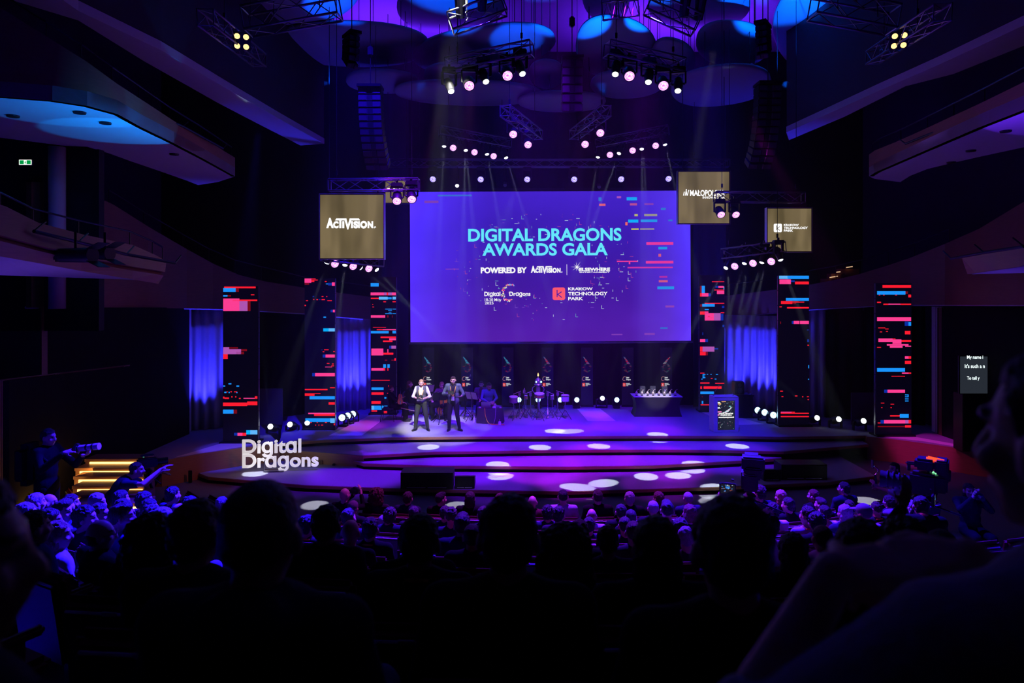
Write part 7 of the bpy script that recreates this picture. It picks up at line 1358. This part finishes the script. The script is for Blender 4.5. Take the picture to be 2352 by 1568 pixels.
# broadcast cameras
def tvcam(label, tl, lens, tail, tri_h, screen, view=0):
    a, b = Vector(lens), Vector(tail); u = (a-b).normalized(); L = (a-b).length; yaw = math.atan2(u.y, u.x)-PI/2; t = thing('broadcast_camera', label, 'television camera', b, yaw)
    m = MB(); m.box((0, L*.32, 0), (.20, L*.42, .26), bev=.03); m.box((0, L*.08, .02), (.17, L*.22, .20), bev=.02); m.build('body', CAMB, t)
    m = MB(); m.lathe([(.075, 0), (.085, L*.06), (.07, L*.10), (.085, L*.30), (.105, L*.46)], n=18); m.v = [(v[0], L*.53+v[2], v[1]-.02) for v in m.v]; m.build('lens', CAMB, t, smooth=.5)
    m = MB()
    for k in range(4): m.tube((0, L*(.60+.09*k), -.02), (0, L*(.62+.09*k), -.02), .098+.004*k, n=16)
    m.build('lens_ring', mat('ring', (.04, .04, .06), .25), t)
    m = MB(); m.box((0, L*.40, .22), (.05, L*.4, .04), bev=.015); m.tube((0, L*.25, .13), (0, L*.25, .22), .02); m.tube((0, L*.55, .13), (0, L*.55, .22), .02); m.build('top_handle', CAMB, t)
    m = MB(); m.box((.02, L*.30, .235), (.22, .22, .14), bev=.03); m.box((.04, L*.30-.17, .225), (.27, .14, .17), bev=.02); m.box((.04, L*.2-.14, .12), (.2, .1, .14), bev=.02); m.build('viewfinder', CAMB, t)
    m = MB(); m.box((-.20, L*.20, -.02), (.03, .02, .02)); m.box((-.26, L*.16, -.12), (.20, .03, .14), bev=.01); m.build('monitor', CAMB, t)
    m = MB(); rr = random.Random(3)
    y0 = L*.16-.018; rect(m, -.345, -.18, -.175, -.065, y0, 0)
    for i in range(26): x, z = rr.uniform(-.34, -.19), rr.uniform(-.175, -.075); rect(m, x, z, x+rr.uniform(.006, .02), z+.006, y0-.002, rr.choice((1, 2, 3)))
    rect(m, -.285, -.115, -.235, -.09, y0-.003, 2); m.build('monitor_screen', [emis('mon dark', (.01, .01, .02), 1), emis('mon white', (.7, .8, .8), .9), emis('mon blue', (.05, .25, .8), .9), emis('mon red', (.6, .15, .1), .8)], t)
    m = MB(); m.box((.02, L*.18, .10), (.012, .06, .09), R=Matrix.Rotation(.5, 3, 'X')); m.build('signal_lamp', emis('green lamp', (.25, 1, .45), 1.2), t)
    if tl: m = MB(); m.box((0, .10, .30), (.04, .20, .05), R=Matrix.Rotation(.12, 3, 'X'), bev=.015); m.build('tally_light', emis('tally red', (1, .05, .02), 2.2), t)
    z0 = terr(b.x+u.x*L*.4, b.y+u.y*L*.4)[0]; c = b+u*L*.4; tripod_thing('tall black tripod under the '+label.split(',')[0], (c.x, c.y, z0), c.z-.13-z0-.07, .55); return t
tvcam('broadcast camera seen from the side with a red tally light, over the heads', 1, P(2022, 1106, 8.6), P(2172, 1116, 8.2), 1, 1)
tvcam('broadcast camera seen from behind with a small lit monitor, in the rows', 0, P(1722, 1104, 9.2), P(1722, 1112, 8.3), 1, 1)
lq = P(2152, 1150, 7.9); JQ = stand(hr=(0, 0, 0), head=(0, .10, 1.55), eR=(.25, .12, 1.16), wR=(.12, .34, 1.28), eL=(-.25, .12, 1.16), wL=(-.12, .34, 1.24)); zq = terr(lq.x, lq.y)[0]
person('person', 'Camera operator in black behind the broadcast camera with the red tally light', 'tvop', JQ, (P(2122, 1140, 7.5).x, 7.5, P(2122, 1140, 7.5).z-1.66), -.25, 'jacket', 'black', 'trousers', 'black', 'short', 'k', .98, .014)
# the two nearest neighbours of the camera
JN = sit(neck=(0, -.03, 1.03), head=(0.02, .02, 1.162), hr=(14, 0, 0), sL=(-.19, -.03, .965), sR=(.19, -.03, .965), eL=(-.41, .04, .80), wL=(-.235, .10, .985), hdL=(1, .15, .0), hnL=(.1, .3, -1), hcL=1.1, eR=(.22, .16, .78), wR=(-.03, .12, .985), hdR=(-1, .12, .0), hnR=(-.1, .3, -1), hcR=1.1)
p_ = P(2330, 700, .86); z0 = 5.50-1.27*1.08
person('person', 'Nearest neighbour at the picture edge in a pale shirt with clasped hands', 'neighbour', JN, (p_.x+.075, .86, z0), .12, 'rolled', 'pale', 'trousers', 'black', 'short', 'k', 1.08, .008)
JL = SITP['R']; p_ = P(-8, 1088, .92); person('person', 'Nearest neighbour at the opposite picture edge, face turned to the stage', 'sitR', JL, (p_.x-.04, .96, p_.z-1.27), -.25, 'shirt', 'dark', 'trousers', 'black', 'short', 'k', 1.0, .014)
# ---------------------------------------------------------------- thin haze in the air over the stage
hm = bpy.data.materials.new('stage haze'); t_ = nt(hm); t_.nodes.remove(t_.nodes['Principled BSDF']); vs_ = t_.nodes.new('ShaderNodeVolumeScatter')
vs_.inputs['Density'].default_value = 0.0055; vs_.inputs['Anisotropy'].default_value = 0.35; vs_.inputs['Color'].default_value = (.9, .95, 1, 1); t_.links.new(vs_.outputs[0], t_.nodes['Material Output'].inputs['Volume'])
m = MB(); m.box((0.6, 20.6, 6.0), (18.6, 12.2, 10.4)); o = m.build('haze', hm); o['kind'] = 'stuff'; o['label'] = 'thin haze in the air over the stage that shows the light beams'; o['category'] = 'haze'
